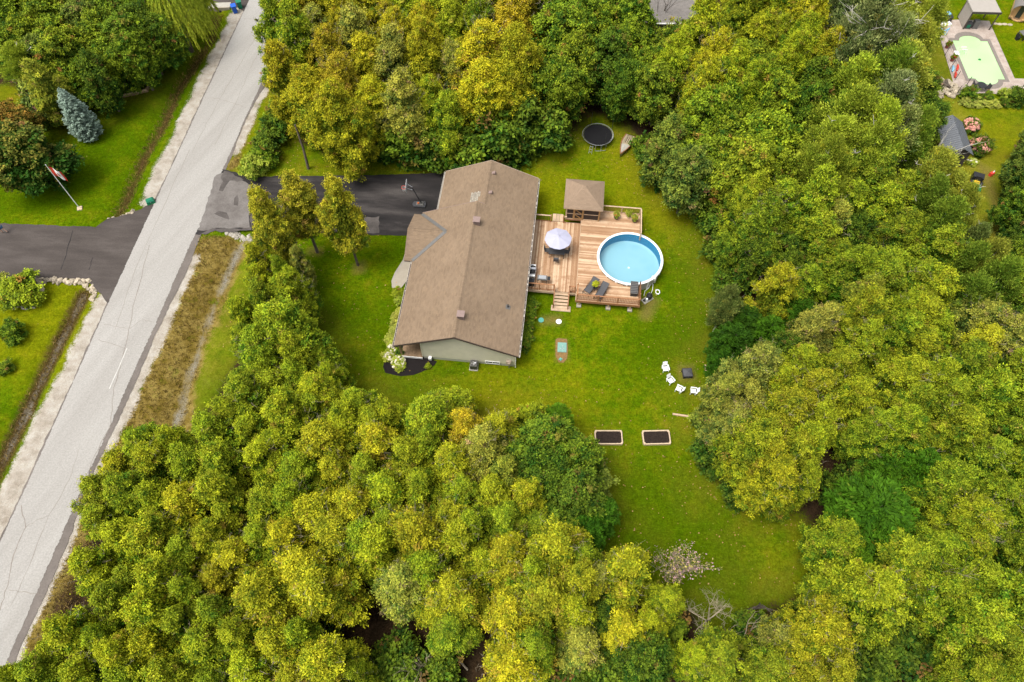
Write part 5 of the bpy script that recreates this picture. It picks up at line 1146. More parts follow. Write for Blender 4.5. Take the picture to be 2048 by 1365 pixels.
bistro(1946, 176, R_(80), "black bistro chair on the fence side of the small table"); bistro(1969, 182, R_(-80), "black bistro chair on the far side of the small table from the fence")
for i, (px, py, c, lab) in enumerate(((1914, 138, 'red', "long red towel on the patio stones by the wire fence"), (1910, 152, 'flower_red', "short red cushion at the near end of the wire fence"), (1905, 140, 'lightblue', "pale blue pool noodle bundle by the wire fence"))):
    x, y = at(px, py); mb = MB(); mb.tube([(x-.25, y-.5, .14), (x, y, .2), (x+.2, y+.55, .14)], [.1, .16, .1], 6); tag(mb.build("pool_noodle", M[c]), lab, "pool toy")
t = thing("pool_step", "white pool ladder with blue mat at the edge of the green pool", "ladder", P3_(1917, 108), ax); MB().tube([(0, -.2, .05), (0, -.2, .8), (.6, -.2, .8), (.7, -.2, .0)], .04, 6).build("rail", M['plastic_white'], t); MB().tube([(0, .25, .05), (0, .25, .8), (.6, .25, .8), (.7, .25, .0)], .04, 6).build("rail", M['plastic_white'], t); MB().bb(-.5, -.05, -.35, .4, .05, .12).build("step", M['plastic_white'], t)
# barrel sauna
sx_, sy_ = at(2030, 44); t = thing("barrel_sauna", "round wooden barrel sauna with dark shingled roof on the far lawn", "sauna", (sx_, sy_, 0), R_(-28))
def barrel(name, a0, a1, r, y0, y1, mat, k=14):
    mb = MB()
    for i in range(k+1):
        a = a0+(a1-a0)*i/k; mb.v += [(r*math.cos(a), y, 1.15+r*math.sin(a)) for y in (y0, y1)]+[((r-.06)*math.cos(a), y, 1.15+(r-.06)*math.sin(a)) for y in (y0, y1)]
    for i in range(k): b = i*4; mb.f += [(b, b+1, b+5, b+4), (b+2, b+6, b+7, b+3), (b, b+4, b+6, b+2), (b+1, b+3, b+7, b+5)]
    return mb.build(name, mat, t)
barrel("barrel_wall", 0, 2*math.pi, 1.1, 0, 2.6, M['sauna_wood'], 28); barrel("roof", .35, math.pi-.35, 1.19, -.15, 2.7, M['shingle_old'])
mb = MB(); mb.lathe([(0, 0), (1.04, 0)], 24); mb.v = [(p[0], .5, 1.15+p[1]) for p in mb.v]; mb.build("end_wall", M['sauna_wood'], t); MB().bb(-.3, .3, .42, .5, .3, 1.9).build("door", M['glass_dark'], t)
for s in (-.75, .75): MB().bb(s-.22, s+.22, 0.02, .45, .35, .42).build("bench", M['sauna_wood'], t)
for y0 in (.4, 2.2): MB().bb(-.9, .9, y0-.1, y0+.1, 0, .22).build("cradle", M['porch_wood'], t)
for i, p in enumerate(((1990, 48), (1999, 49), (2009, 49), (2020, 50))): x, y = at(*p); mb = MB(); mb.lathe([(0, .06), (.33, .055), (.36, 0)], 10, (0, 0, 0), sy=.6); tag(mb.build("stepping_stone", M['palestone']), ["pale stepping stone nearest the cabana on the path to the sauna", "pale stepping stone second from the cabana", "pale stepping stone second from the sauna", "pale stepping stone nearest the barrel sauna"][i], "stepping stone", "stepping stones to the sauna").location = (x, y, 0)
t = thing("garden_table", "grey topped garden table with dark chairs on the far lawn below the sauna", "table set", P3_(2048, 76), .3); MB().bb(-.8, .8, -.6, .6, .68, .73).build("tabletop", M['grey_flash'], t); [MB().bb(sx-.04, sx+.04, sy-.04, sy+.04, 0, .68).build("leg", M['black'], t) for sx in (-.7, .7) for sy in (-.5, .5)]
for s, yy in ((-1.1, 0), (0, -1.0)): MB().bb(s-.25, s+.25, yy-.25, yy+.25, .38, .44).bb(s-.27, s-.22, yy-.25, yy+.25, .44, .9).bb(s-.2, s+.2, yy-.2, yy+.2, 0, .38).build("chair", M['black'], t)
# shed
A0, A1, B1 = at(1906, 232, 2.9), at(1927, 295, 2.9), at(1941, 299, 2.15)
shz = math.atan2(A1[1]-A0[1], A1[0]-A0[0]); Ls = math.dist(A0, A1)+.3
t = thing("garden_shed", "dark garden shed with ribbed metal gable roof among trees and pink hydrangeas", "shed", ((A0[0]+A1[0])/2, (A0[1]+A1[1])/2, 0), shz)
MB().bb(-Ls/2+.2, Ls/2-.2, -1.25, 1.25, 0, 2.1).build("wall", M['shed_wall'], t)
mb = MB(); mb.add([(Ls/2-.2, -1.25, 2.1), (Ls/2-.2, 1.25, 2.1), (Ls/2-.2, 0, 2.8)], [(0, 1, 2)]); mb.build("gable", M['shed_wall'], t)
M['metal_roof'] = simple("grey_metal_roof", (.155, .165, .18), .5, .1, 3, .2)
for s in (-1, 1):
    mb = MB(); mb.add([(-Ls/2, s*1.5, 2.02), (Ls/2, s*1.5, 2.02), (Ls/2, 0, 2.9), (-Ls/2, 0, 2.9)], [(0, 1, 2, 3)] if s < 0 else [(3, 2, 1, 0)]); mb.add([(-Ls/2, s*1.5, 1.96), (Ls/2, s*1.5, 1.96), (Ls/2, 0, 2.84), (-Ls/2, 0, 2.84)], [(3, 2, 1, 0)]); rf = mb.build("roof", M['metal_roof'], t)
    for k in range(int(Ls/.3)): x = -Ls/2+.15+k*.3; mb = MB(); mb.box((x, s*.75, 2.485), (.05, 1.74, .05), rx=-s*math.atan(.88/1.5)); mb.build("roof_rib", M['metal_roof'], rf)
MB().bb(Ls/2-.2, Ls/2-.14, -.5, .5, 0, 1.9).build("door", M['black'], t)
# riding mower
mw = thing("riding_mower", "green riding mower with black hood and yellow seat on the mown path", "mower", P3_(1946, 380), R_(155)); 
MB().bb(-.45, .45, -.9, .7, .3, .5).build("chassis", M['mower_green'], mw); MB().bb(-.3, .3, .05, .95, .5, .95).build("hood", M['mower_green'], mw); MB().bb(-.55, .55, -1.75, -.95, .3, .95).build("grass_bagger", M['black'], mw); MB().bb(-.28, .28, -.75, -.2, .6, .72).build("seat", M['yellow'], mw); MB().box((0, -.8, .95), (.56, .12, .5), rx=.15).build("seat_back", M['black'], mw)
MB().bb(-.68, .68, -.5, .25, .16, .3).build("cutting_deck", M['mower_green'], mw)
for sx, sy, r in ((-.5, -.65, .34), (.5, -.65, .34), (-.42, .65, .22), (.42, .65, .22)): wh = MB().tube([(sx-.12, sy, r), (sx+.12, sy, r)], r, 14).build("wheel", M['black'], mw); MB().tube([(sx-.13, sy, r), (sx+.13, sy, r)], r*.5, 10).build("rim", M['yellow'], wh)
mb = MB(); mb.tube([(.2*math.cos(a*.52), .02+.12*math.sin(a*.52), 1.1+.12*math.sin(a*.52)) for a in range(13)], .02, 5); mb.build("steering_wheel", M['black'], mw)
x, y = at(1981, 351); t = thing("fuel_can", "small red container lying by the dirt path near the mower", "container", (x, y, 0), .5); MB().bb(-.25, .25, -.17, .17, 0, .4).build("body", M['red'], t); MB().tube([(.1, 0, .4), (.2, 0, .6)], .05, 6).build("spout", M['plastic_white'], t)
# neighbour's house corner behind the north wood
q0, q1, q2, q3 = at(1262, -40, 3.4), at(1428, -20, 3.4), at(1421, 46, 2.6), at(1275, 48, 2.6)
t = thing("neighbour_house", "grey shingled roof of a house showing through the northern trees", "house", (*at(1345, 10), 0), 0); o0 = at(1345, 10)
Lr = lambda p: (p[0]-o0[0], p[1]-o0[1])
W0, W1 = Lr(q3), Lr(q2); mb = MB(); yb, yf = W0[1], W0[1]+11
def rows(mb):
    N = 38; uv = []
    for i in range(N):
        a0, a1 = i/N, (i+1)/N; z0, z1 = 2.7+2.4*a0+.016, 2.7+2.4*a1; x0, x1 = W0[0]-3.2, W1[0]; y0, y1 = yb+5.5*a0, yb+5.5*a1
        mb.add([(x0, y0, z0), (x1, y0, z0), (x1, y1, z1), (x0, y1, z1), (x0, y0, z0-.02), (x1, y0, z0-.02)], [(0, 1, 2, 3), (4, 5, 1, 0)]); L = x1-x0
        uv += [(0, i*.145), (L, i*.145), (L, i*.145+.145), (0, i*.145+.145), (0, 0), (L, 0), (L, .02), (0, .02)]
        mb.add([(x0, 2*(yb+5.5)-y0, z0), (x1, 2*(yb+5.5)-y0, z0), (x1, 2*(yb+5.5)-y1, z1), (x0, 2*(yb+5.5)-y1, z1)], [(3, 2, 1, 0)]); uv += [(0, i*.145+.145), (L, i*.145+.145), (L, i*.145), (0, i*.145)]
    mb.uv = uv
rows(mb); mb.build("roof", M['shingle_old'], t); MB().bb(W0[0]-2.8, W1[0]-.4, yb+.4, yb+10.6, 0, 2.68).build("wall", M['terracotta'] if False else M['cabana_wall'], t)
MB().bb(W0[0]-3.2, W1[0], yb-.14, yb-.0, 2.58, 2.72).build("gutter", M['white'], t)

# ------------------------------------------------------------------ trees: leaf meshes
def leaf_mesh(name, C_, T_, N_, ln, wd, col, mat):
    n = len(C_); T_ = T_/np.maximum(np.linalg.norm(T_, axis=1, keepdims=True), 1e-6); B_ = np.cross(N_, T_); B_ /= np.maximum(np.linalg.norm(B_, axis=1, keepdims=True), 1e-6)
    a = T_*(ln[:, None]*.5); b = B_*(wd[:, None]*.5); nn = np.cross(T_, B_)*(ln[:, None]*.12)
    V = np.stack([C_-a-nn, C_+b, C_+a-nn, C_-b], 1).reshape(-1, 3).astype(np.float32)
    me = bpy.data.meshes.new(name); me.vertices.add(4*n); me.vertices.foreach_set("co", V.ravel()); me.loops.add(4*n); me.loops.foreach_set("vertex_index", np.arange(4*n, dtype=np.int32))
    me.polygons.add(n); me.polygons.foreach_set("loop_start", np.arange(0, 4*n, 4, dtype=np.int32)); me.update(calc_edges=True)
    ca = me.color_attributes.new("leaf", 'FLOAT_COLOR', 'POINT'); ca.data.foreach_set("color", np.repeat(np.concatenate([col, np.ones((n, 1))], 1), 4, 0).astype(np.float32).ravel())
    me.materials.append(mat); return me
def unit(v): return v/np.maximum(np.linalg.norm(v, axis=-1, keepdims=True), 1e-6)
def lobed(name, seed, R, H, z0, lobes, clumps, per, mat, ll=(.30, .17), prof='cedar', lr=.34, spray=.34, third=.03, upb=.45, gold=.5, streak=None, core=.15, hgrad=.14):
    """a crown: lobes over an ovoid, clumps of sprays over the lobes, leaves through the clumps"""
    g = np.random.default_rng(seed); i = np.arange(lobes); t = (i+.5)/lobes; t = np.clip(t+g.normal(0, .05, lobes), .02, .99)
    if prof == 'cedar': p = np.where(t < .36, .55+.45*np.sin(np.clip(t/.36, 0, 1)*math.pi/2), np.clip(1-((t-.36)/.64)**1.3, 0, 1)**.88)
    elif prof == 'round': p = np.sqrt(np.clip(1-((t-.48)/.52)**2, 0, 1))
    else: p = np.where(t < .45, .6+.4*t/.45, np.clip(1-((t-.45)/.55)**1.5, 0, 1)**.85)
    az = i*2.39996+g.normal(0, .45, lobes); rad = R*p*g.uniform(.40, .90, lobes); zz = z0+H*(.06+.88*t)
    ell = 1+.18*math.sin(seed)
    Lc = np.stack([rad*np.cos(az)*ell, rad*np.sin(az)/ell, zz], 1); Lr_ = R*lr*g.uniform(.6, 1.35, lobes)*(.62+.38*np.clip(p+.2, 0, 1))
    d = g.normal(0, 1, (lobes, clumps, 3)); out = unit(np.stack([Lc[:, 0], Lc[:, 1], (zz-(z0+H*.42))*.8], 1)); d = unit(unit(d)+out[:, None]*.55+np.array([0, 0, .28]))
    Cc = Lc[:, None]+d*(Lr_[:, None, None]*np.where(g.random((lobes, clumps, 1)) < .16, g.uniform(1.1, 1.55, (lobes, clumps, 1)), g.uniform(.60, 1.10, (lobes, clumps, 1)))); Cc[..., 2] = np.maximum(Cc[..., 2], z0*.6+.15)
    Cc = Cc.reshape(-1, 3); d = d.reshape(-1, 3); K = len(Cc)
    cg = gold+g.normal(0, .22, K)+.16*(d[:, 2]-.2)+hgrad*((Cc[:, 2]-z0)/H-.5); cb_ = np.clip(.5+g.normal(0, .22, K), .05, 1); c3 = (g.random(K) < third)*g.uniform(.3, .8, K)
    sp = spray*g.uniform(.7, 1.3, (K, 1, 1)); lp = g.normal(0, 1, (K, per, 3))*np.array([1, 1, .62])*sp*.5
    P = (Cc[:, None]+lp).reshape(-1, 3); n = len(P); dd = np.repeat(d, per, 0)
    N_ = unit(dd*.55+np.array([0, 0, upb])+g.normal(0, .48, (n, 3))); T_ = (g.normal(0, .8, (n, 3))+dd*np.array([1.3, 1.3, .2])+np.array([0, 0, -.25])) if streak is None else (g.normal(0, .35, (n, 3))+np.array(streak)+dd*.9)
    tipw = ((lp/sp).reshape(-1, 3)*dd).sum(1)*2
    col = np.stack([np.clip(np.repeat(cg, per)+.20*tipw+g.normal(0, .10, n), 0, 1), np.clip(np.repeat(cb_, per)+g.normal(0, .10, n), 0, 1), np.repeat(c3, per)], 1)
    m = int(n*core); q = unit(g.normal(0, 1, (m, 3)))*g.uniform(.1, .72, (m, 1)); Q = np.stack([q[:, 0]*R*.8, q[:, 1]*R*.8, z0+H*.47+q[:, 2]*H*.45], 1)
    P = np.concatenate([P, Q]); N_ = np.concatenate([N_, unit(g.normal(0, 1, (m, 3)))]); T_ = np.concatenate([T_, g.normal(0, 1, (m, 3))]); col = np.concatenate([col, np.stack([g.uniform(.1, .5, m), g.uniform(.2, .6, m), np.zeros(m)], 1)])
    n = len(P); f = np.where(np.arange(n) < n-m, 1.0, 1.7)
    return leaf_mesh(name, P, T_, N_, ll[0]*g.uniform(.6, 1.35, n)*f, ll[1]*g.uniform(.6, 1.3, n)*f, col, mat)
def branched(name, seed, R, H, z0, nb, per, mat, ll, mode, gold=.5):
    """crowns whose leaves follow boughs: 'spruce' whorls, 'frond' arching boughs, 'plume' rising boughs, 'weep' hanging strands"""
    g = np.random.default_rng(seed); P, T, N, Cl = [], [], [], []
    for i in range(nb):
        u = (i+.5)/nb; az = i*2.39996+g.normal(0, .3)
        if mode == 'spruce': t = u; r = R*(1-t**2.0)**.8*(.78+.22*g.random())*(min(1, .7+t*3)); b0 = np.array([0, 0, z0+H*t]); tip = b0+np.array([math.cos(az)*r, math.sin(az)*r, r*.12-.1]); sag = -.10*r
        elif mode == 'frond': t = .12+.85*u; r = R*math.sqrt(max(0, 1-((t-.32)/.7)**2))*g.uniform(.75, 1.1); b0 = np.array([0, 0, z0+H*t*.85]); tip = b0+np.array([math.cos(az)*r, math.sin(az)*r, H*.10]); sag = .14*r
        elif mode == 'plume': t = .08+.8*u; r = R*(1-.75*abs(t-.35)/.65)*g.uniform(.6, 1.1); b0 = np.array([0, 0, z0+H*t*.75]); tip = b0+np.array([math.cos(az)*r, math.sin(az)*r, H*.24*g.uniform(.7, 1.2)]); sag = .05*r
        else: r = R*g.uniform(.25, 1)**.6; b0 = np.array([math.cos(az)*r*.85, math.sin(az)*r*.85, z0+H*(1-.55*(r/R)**2)]); tip = b0+np.array([math.cos(az)*R*.25, math.sin(az)*R*.25, -H*g.uniform(.25, .55)]); sag = .25
        k = max(6, int(per*(.35+.65*(r/R)))); s = g.uniform(.12 if mode != 'weep' else 0, 1, k)**.8; d = tip-b0; L = np.linalg.norm(d); side = np.array([-math.sin(az), math.cos(az), 0])
        wsp = {'spruce': .20, 'frond': .24, 'plume': .20, 'weep': .10}[mode]*R*.5; off_ = g.normal(0, 1, k)*wsp*(1.05-.6*s)*(.4 if mode == 'weep' else 1)
        p = b0+s[:, None]*d+off_[:, None]*side+np.array([0, 0, 1])*(sag*4*s*(1-s)+g.normal(0, .06, k)-np.abs(off_)*.25)[:, None]
        tt = unit(d)+np.sign(off_)[:, None]*side*{'spruce': .5, 'frond': .8, 'plume': .35, 'weep': .1}[mode]+g.normal(0, .25, (k, 3))
        nrm = unit(np.array([0, 0, 1.0])+np.array([math.cos(az), math.sin(az), 0])*.35+g.normal(0, .4, (k, 3)))
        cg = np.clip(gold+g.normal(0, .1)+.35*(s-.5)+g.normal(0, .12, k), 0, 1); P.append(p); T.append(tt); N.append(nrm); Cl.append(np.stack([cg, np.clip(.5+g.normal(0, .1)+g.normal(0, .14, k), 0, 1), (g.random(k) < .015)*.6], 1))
    P = np.concatenate(P); n = len(P)
    return leaf_mesh(name, P, np.concatenate(T), np.concatenate(N), ll[0]*g.uniform(.6, 1.3, n), ll[1]*g.uniform(.6, 1.3, n), np.concatenate(Cl), mat)
def trunk_mesh(name, seed, H, r0, mat, limbs=10, R=2.4, lean=.2, twigs=0, tmin=.25):
    g = random.Random(seed); mb = MB(); px_, py_ = g.uniform(-lean, lean), g.uniform(-lean, lean); N = 6
    axis = lambda t: (px_*t*t*H*.15, py_*t*t*H*.15, H*t)
    mb.tube([axis(k/N) if k else (0, 0, -.4) for k in range(N+1)], [r0*(1.25-k/N*1.1) for k in range(N+1)], 7)
    for i in range(limbs):
        t = tmin+(.9-tmin)*i/max(1, limbs); a = i*2.4+g.uniform(-.4, .4); b = axis(t); L = R*g.uniform(.6, .95)*(1.1-.6*t); e = (b[0]+math.cos(a)*L, b[1]+math.sin(a)*L, b[2]+L*g.uniform(.25, .8)); m_ = tuple((b[k]+e[k])/2+(0, 0, -.12*L)[k] for k in range(3))
        mb.tube([b, m_, e], [r0*.34*(1.1-t), r0*.22*(1.1-t), r0*.08], 4, False)
    return mb.mesh(name, mat)
def twig_mesh(name, seed, n, R, H, z0, mat, r=.018):
    g = random.Random(seed); mb = MB()
    for i in range(n):
        a = g.uniform(0, 6.28); t = g.uniform(.25, 1); rr_ = R*math.sqrt(max(0.05, 1-((t-.4)/.62)**2))*g.uniform(.72, .98); b = Vector((rr_*math.cos(a), rr_*math.sin(a), z0+H*t)); o = Vector((math.cos(a)*.5, math.sin(a)*.5, g.uniform(.0, .9))).normalized()
        p = [b-o*.5, b, b+o*g.uniform(.2, .5)+Vector((g.uniform(-.2, .2), g.uniform(-.2, .2), .1))]; mb.tube(p, [r*1.3, r, r*.5], 3, False)
        for _ in range(3): q = p[1]+(p[2]-p[1])*g.random(); mb.tube([q, q+Vector((g.uniform(-.4, .4), g.uniform(-.4, .4), g.uniform(0, .4)))], [r*.7, r*.4], 3, False)
    return mb.mesh(name, mat)
VAR = {}
def variants(kind, crowns, trunks, twigs=None, R=2.6, H=8.0): VAR[kind] = dict(c=crowns, t=trunks, w=twigs, R=R, H=H)
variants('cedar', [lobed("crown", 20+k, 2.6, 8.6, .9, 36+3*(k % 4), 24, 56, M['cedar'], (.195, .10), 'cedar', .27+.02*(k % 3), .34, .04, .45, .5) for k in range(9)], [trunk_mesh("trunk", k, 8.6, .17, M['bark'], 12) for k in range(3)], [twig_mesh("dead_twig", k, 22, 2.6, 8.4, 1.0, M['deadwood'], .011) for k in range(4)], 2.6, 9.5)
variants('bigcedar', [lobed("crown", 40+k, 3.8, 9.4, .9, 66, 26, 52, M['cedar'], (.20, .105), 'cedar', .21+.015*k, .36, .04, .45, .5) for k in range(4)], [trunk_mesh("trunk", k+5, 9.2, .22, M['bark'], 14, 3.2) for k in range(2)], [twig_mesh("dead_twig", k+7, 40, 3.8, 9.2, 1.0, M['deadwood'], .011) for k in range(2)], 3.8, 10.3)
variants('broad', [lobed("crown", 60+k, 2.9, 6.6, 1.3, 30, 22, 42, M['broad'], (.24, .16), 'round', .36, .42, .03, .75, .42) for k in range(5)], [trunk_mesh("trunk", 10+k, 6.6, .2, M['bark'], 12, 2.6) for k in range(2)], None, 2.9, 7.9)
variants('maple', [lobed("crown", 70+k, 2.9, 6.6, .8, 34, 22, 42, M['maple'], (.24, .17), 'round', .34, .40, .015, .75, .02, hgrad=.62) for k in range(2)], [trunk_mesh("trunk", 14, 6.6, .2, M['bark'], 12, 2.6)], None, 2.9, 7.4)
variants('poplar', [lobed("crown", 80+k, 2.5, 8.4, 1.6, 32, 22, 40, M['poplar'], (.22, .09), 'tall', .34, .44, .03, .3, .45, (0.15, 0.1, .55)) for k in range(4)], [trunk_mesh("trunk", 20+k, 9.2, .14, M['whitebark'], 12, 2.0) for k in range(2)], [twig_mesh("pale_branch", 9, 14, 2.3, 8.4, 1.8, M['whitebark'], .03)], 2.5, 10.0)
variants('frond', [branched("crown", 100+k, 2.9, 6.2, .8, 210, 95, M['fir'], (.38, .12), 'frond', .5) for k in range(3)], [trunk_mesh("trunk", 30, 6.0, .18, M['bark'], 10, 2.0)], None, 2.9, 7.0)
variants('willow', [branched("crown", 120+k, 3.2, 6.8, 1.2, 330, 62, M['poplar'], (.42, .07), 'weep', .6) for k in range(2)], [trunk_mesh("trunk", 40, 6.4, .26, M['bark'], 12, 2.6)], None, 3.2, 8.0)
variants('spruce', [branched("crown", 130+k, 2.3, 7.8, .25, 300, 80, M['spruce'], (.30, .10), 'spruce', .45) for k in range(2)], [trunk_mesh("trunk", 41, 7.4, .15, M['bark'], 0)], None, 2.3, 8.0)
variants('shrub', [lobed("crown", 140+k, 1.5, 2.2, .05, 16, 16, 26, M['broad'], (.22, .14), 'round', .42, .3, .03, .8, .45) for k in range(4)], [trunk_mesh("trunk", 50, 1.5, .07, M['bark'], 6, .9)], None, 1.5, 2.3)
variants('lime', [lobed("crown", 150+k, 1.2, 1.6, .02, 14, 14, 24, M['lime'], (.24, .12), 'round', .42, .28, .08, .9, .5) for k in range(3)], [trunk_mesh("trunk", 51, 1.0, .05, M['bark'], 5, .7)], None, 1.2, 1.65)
NAME = {'maple': ('maple_tree', 'maple'), 'cedar': ('cedar_tree', 'cedar'), 'broad': ('broadleaf_tree', 'tree'), 'poplar': ('poplar_tree', 'poplar'), 'frond': ('feathery_tree', 'tree'), 'willow': ('willow_tree', 'willow'), 'spruce': ('spruce_tree', 'spruce'), 'shrub': ('shrub', 'shrub'), 'lime': ('flowering_shrub', 'shrub')}
rt_ = random.Random(77)
# tints: red, green, blue multipliers and how far the foliage leans to its gold end
HUE = {'g': ((1.0, .97, .9), .43, 'golden'), 'k': ((1.08, .97, 1.4), .50, 'olive-gold'), 'n': ((1.07, 1.0, .9), .50, 'golden'), 'y': ((.96, 1.04, .9), .35, 'yellow-green'), 'm': ((.88, 1.03, 1.0), .27, 'mid green'), 'd': ((.60, .75, .8), .26, 'dark green'), 'o': ((1.08, .88, 1.0), .60, 'bronze-gold'), 'w': ((.95, .95, 3.0), .40, 'grey-flecked'),
       'b': ((1.05, 1.12, .9), .55, 'bright green'), 'p': ((1.15, 1.12, 1.3), .62, 'pale green'), 's': ((.85, .92, 2.0), .40, 'grey-green')}
used_var = {}
FAR = {'trees of the northern wood': 1.12, 'trees of the north-eastern wood': 1.15}
def tree(kind, px, py, rpx, hue='y', label=None, hs=1.0, base=None, group=None, name=None, cat=None, lift=0.0, twig=True):
    V = VAR[kind]; h = None
    r = max(.3, rpx*1.02*mpp(py, 4.5 if V['H'] > 4 else .8)*(1.05 if kind == 'cedar' else .97)*(.93 if group in ('trees of the eastern wood', 'trees of the south-eastern wood') else .90 if group == 'cedars of the belt by the front lawn' else 1.0))
    if kind == 'cedar' and r > 2.75: V = VAR['bigcedar']
    s = r/V['R']; szz = s if V['H'] < 4 else (.55*s+.45)*hs*rt_.uniform(.86, 1.18)
    if V['H'] < 4: szz *= hs
    hm = V['H']*szz*.5
    if base: x, y = at(*base)
    else: x, y = at(px, py, hm)
    nm, ct = NAME[kind]; i = used_var[kind] = used_var.get(kind, rt_.randrange(9))+1
    t = thing(name or nm, label, cat or ct, (x, y, gz(x, y) if -60 < x < 0 else 0), rt_.uniform(0, 6.28), group)
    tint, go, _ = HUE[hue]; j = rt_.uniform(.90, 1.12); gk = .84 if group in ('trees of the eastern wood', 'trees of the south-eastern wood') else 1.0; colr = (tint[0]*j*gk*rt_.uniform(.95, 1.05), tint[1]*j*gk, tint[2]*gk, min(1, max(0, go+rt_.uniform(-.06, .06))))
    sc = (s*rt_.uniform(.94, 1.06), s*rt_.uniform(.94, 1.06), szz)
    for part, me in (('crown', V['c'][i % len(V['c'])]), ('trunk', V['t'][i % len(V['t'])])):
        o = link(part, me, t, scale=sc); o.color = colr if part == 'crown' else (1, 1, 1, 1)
        if lift and part == 'crown': o.location.z = lift; o.scale.z = sc[2]*(1-lift/(V['H']*sc[2]))
    if V['w'] and twig and (hue in 'wog' or i % 3 == 0): tag(link(V['w'][i % len(V['w'])].name.split('.')[0], V['w'][i % len(V['w'])], t, scale=sc), kind='stuff')
    return t
ORD = ['first', 'second', 'third', 'fourth', 'fifth', 'sixth', 'seventh', 'eighth', 'ninth', 'tenth', 'eleventh', 'twelfth', 'thirteenth', 'fourteenth', 'fifteenth', 'sixteenth', 'seventeenth', 'eighteenth', 'nineteenth', 'twentieth', 'twenty-first', 'twenty-second', 'twenty-third', 'twenty-fourth', 'twenty-fifth']
def wood(place, rows, side, group, desc=False):
    """rows: the trees of one wood, front row first; each row runs away from the named side"""
    for k, row in enumerate(rows):
        rw = 'front' if k == 0 else (ORD[k] if k < len(rows)-1 else 'rearmost')
        row = sorted(row, key=lambda a: a[1], reverse=desc)
        for i, a in enumerate(row):
            kind, px, py, r, hue = a[:5]; kw = a[5] if len(a) > 5 else {}
            nm = {'cedar': 'cedar', 'broad': 'leafy tree', 'poplar': 'poplar', 'frond': 'feathery tree', 'willow': 'willow', 'shrub': 'shrub', 'spruce': 'spruce', 'lime': 'shrub'}[kind]
            lab = f"{HUE[hue][2]} {nm}, {ORD[i]} from the {side}, {rw} row, {place}"
            tree(kind, px, py, r, hue, lab, group=group, **({'hs': FAR.get(group, 1.0)}|kw))
def parse(txt):
    K = {'c': 'cedar', 'b': 'broad', 'p': 'poplar', 'f': 'frond', 'u': 'shrub', 'w': 'willow'}; out = []
    for line in txt.strip().split('\n'):
        row = []
        for it in line.split(): a = it.split(','); row.append((K[a[0][0]], float(a[1]), float(a[2]), float(a[3]), a[0][1])+(({'hs': float(a[4])},) if len(a) > 4 else ()))
        out.append(row)
    return out
wood("wood beyond the driveway", parse("""
cn,574,172,38 cn,628,218,58 co,690,200,58 cn,684,262,60 cn,750,232,55 cw,812,235,45 cy,865,230,48 cn,967,214,66 cm,900,262,40 ud,812,286,48 ud,870,290,45 ud,916,300,50 ud,958,284,55 ud,1005,282,50 ud,1058,252,58 ud,1090,268,40 by,1118,192,44 ud,1010,258,45 ud,845,268,45
cm,606,108,44 co,671,142,46 cn,738,150,55 cw,795,150,45 cn,857,140,55 cw,910,165,48 cn,970,146,72 cn,1030,160,58 bm,1120,100,58 by,1148,150,48 bd,1210,148,46 bd,1242,185,40 bd,1085,200,40
cm,560,80,36 cw,640,85,38 cn,695,75,45 cw,717,105,44 cn,795,95,52 cn,855,85,48 cy,907,84,50 co,1020,72,62 cm,960,75,46 bm,1165,78,48 by,1200,90,46 by,1255,118,44 bm,1262,70,45
cm,575,28,36 co,604,40,40 cn,660,40,46 cn,715,36,46 cn,765,30,48 cy,822,40,56 cy,900,32,52 cn,965,28,50 co,1040,28,52 cm,1095,28,46 bm,1140,22,48 by,1190,24,46 bm,1235,30,44 by,1240,10,34
cy,610,-12,44 cn,675,-14,46 cy,745,-16,48 cy,815,-18,48 cn,885,-18,48 cy,955,-20,48 cm,1030,-20,48 cy,1105,-20,48 by,1170,-20,46 bm,1205,-30,40
"""), "road", "trees of the northern wood")
wood("wood behind the trampoline", parse("""
ud,1296,300,26 ud,1335,330,46 bs,1330,310,44 bs,1372,372,46 by,1412,350,52 bb,1473,372,56 by,1507,312,60 bb,1525,372,48 cy,1490,428,54 cm,1542,440,46 ud,1576,404,46 cm,1610,428,46 ud,1420,425,36 ud,1445,455,40
by,1312,196,46 cy,1350,146,50 by,1285,160,38 by,1392,278,48 by,1439,305,54 cg,1405,212,50 by,1432,254,54 cm,1490,214,48 by,1528,240,50 bm,1569,248,44 pb,1644,326,52 pb,1627,370,48 ud,1590,372,40
cy,1394,86,44 by,1352,122,46 cg,1419,160,52 cy,1456,190,50 by,1500,162,50 by,1542,192,46 cy,1569,162,50 cg,1641,143,46 pb,1689,206,58 pb,1680,272,62 pb,1730,306,54 pb,1713,344,50 bd,1605,200,46 ud,1612,300,44 bd,1600,250,40
cy,1473,58,40 cg,1470,26,40 cy,1494,24,40 cy,1508,104,50 cy,1545,104,46 cy,1593,116,50 cy,1555,46,48 cg,1600,72,46 fm,1641,48,48 cy,1540,4,40 pw,1685,46,46 pw,1713,113,58 pp,1764,88,54 pw,1760,137,56 pw,1720,160,44
pp,1798,45,44 pp,1830,84,40 wp,1818,152,42 pp,1781,188,50 pw,1764,240,46 bd,1820,206,42 bd,1826,248,46 pw,1781,292,46 pm,1815,292,40 pp,1842,372,46 pp,1800,130,40 pw,1650,5,40 pp,1740,20,40 pm,1755,200,46 pp,1800,10,44 pp,1845,30,34
"""), "trampoline", "trees of the north-eastern wood")
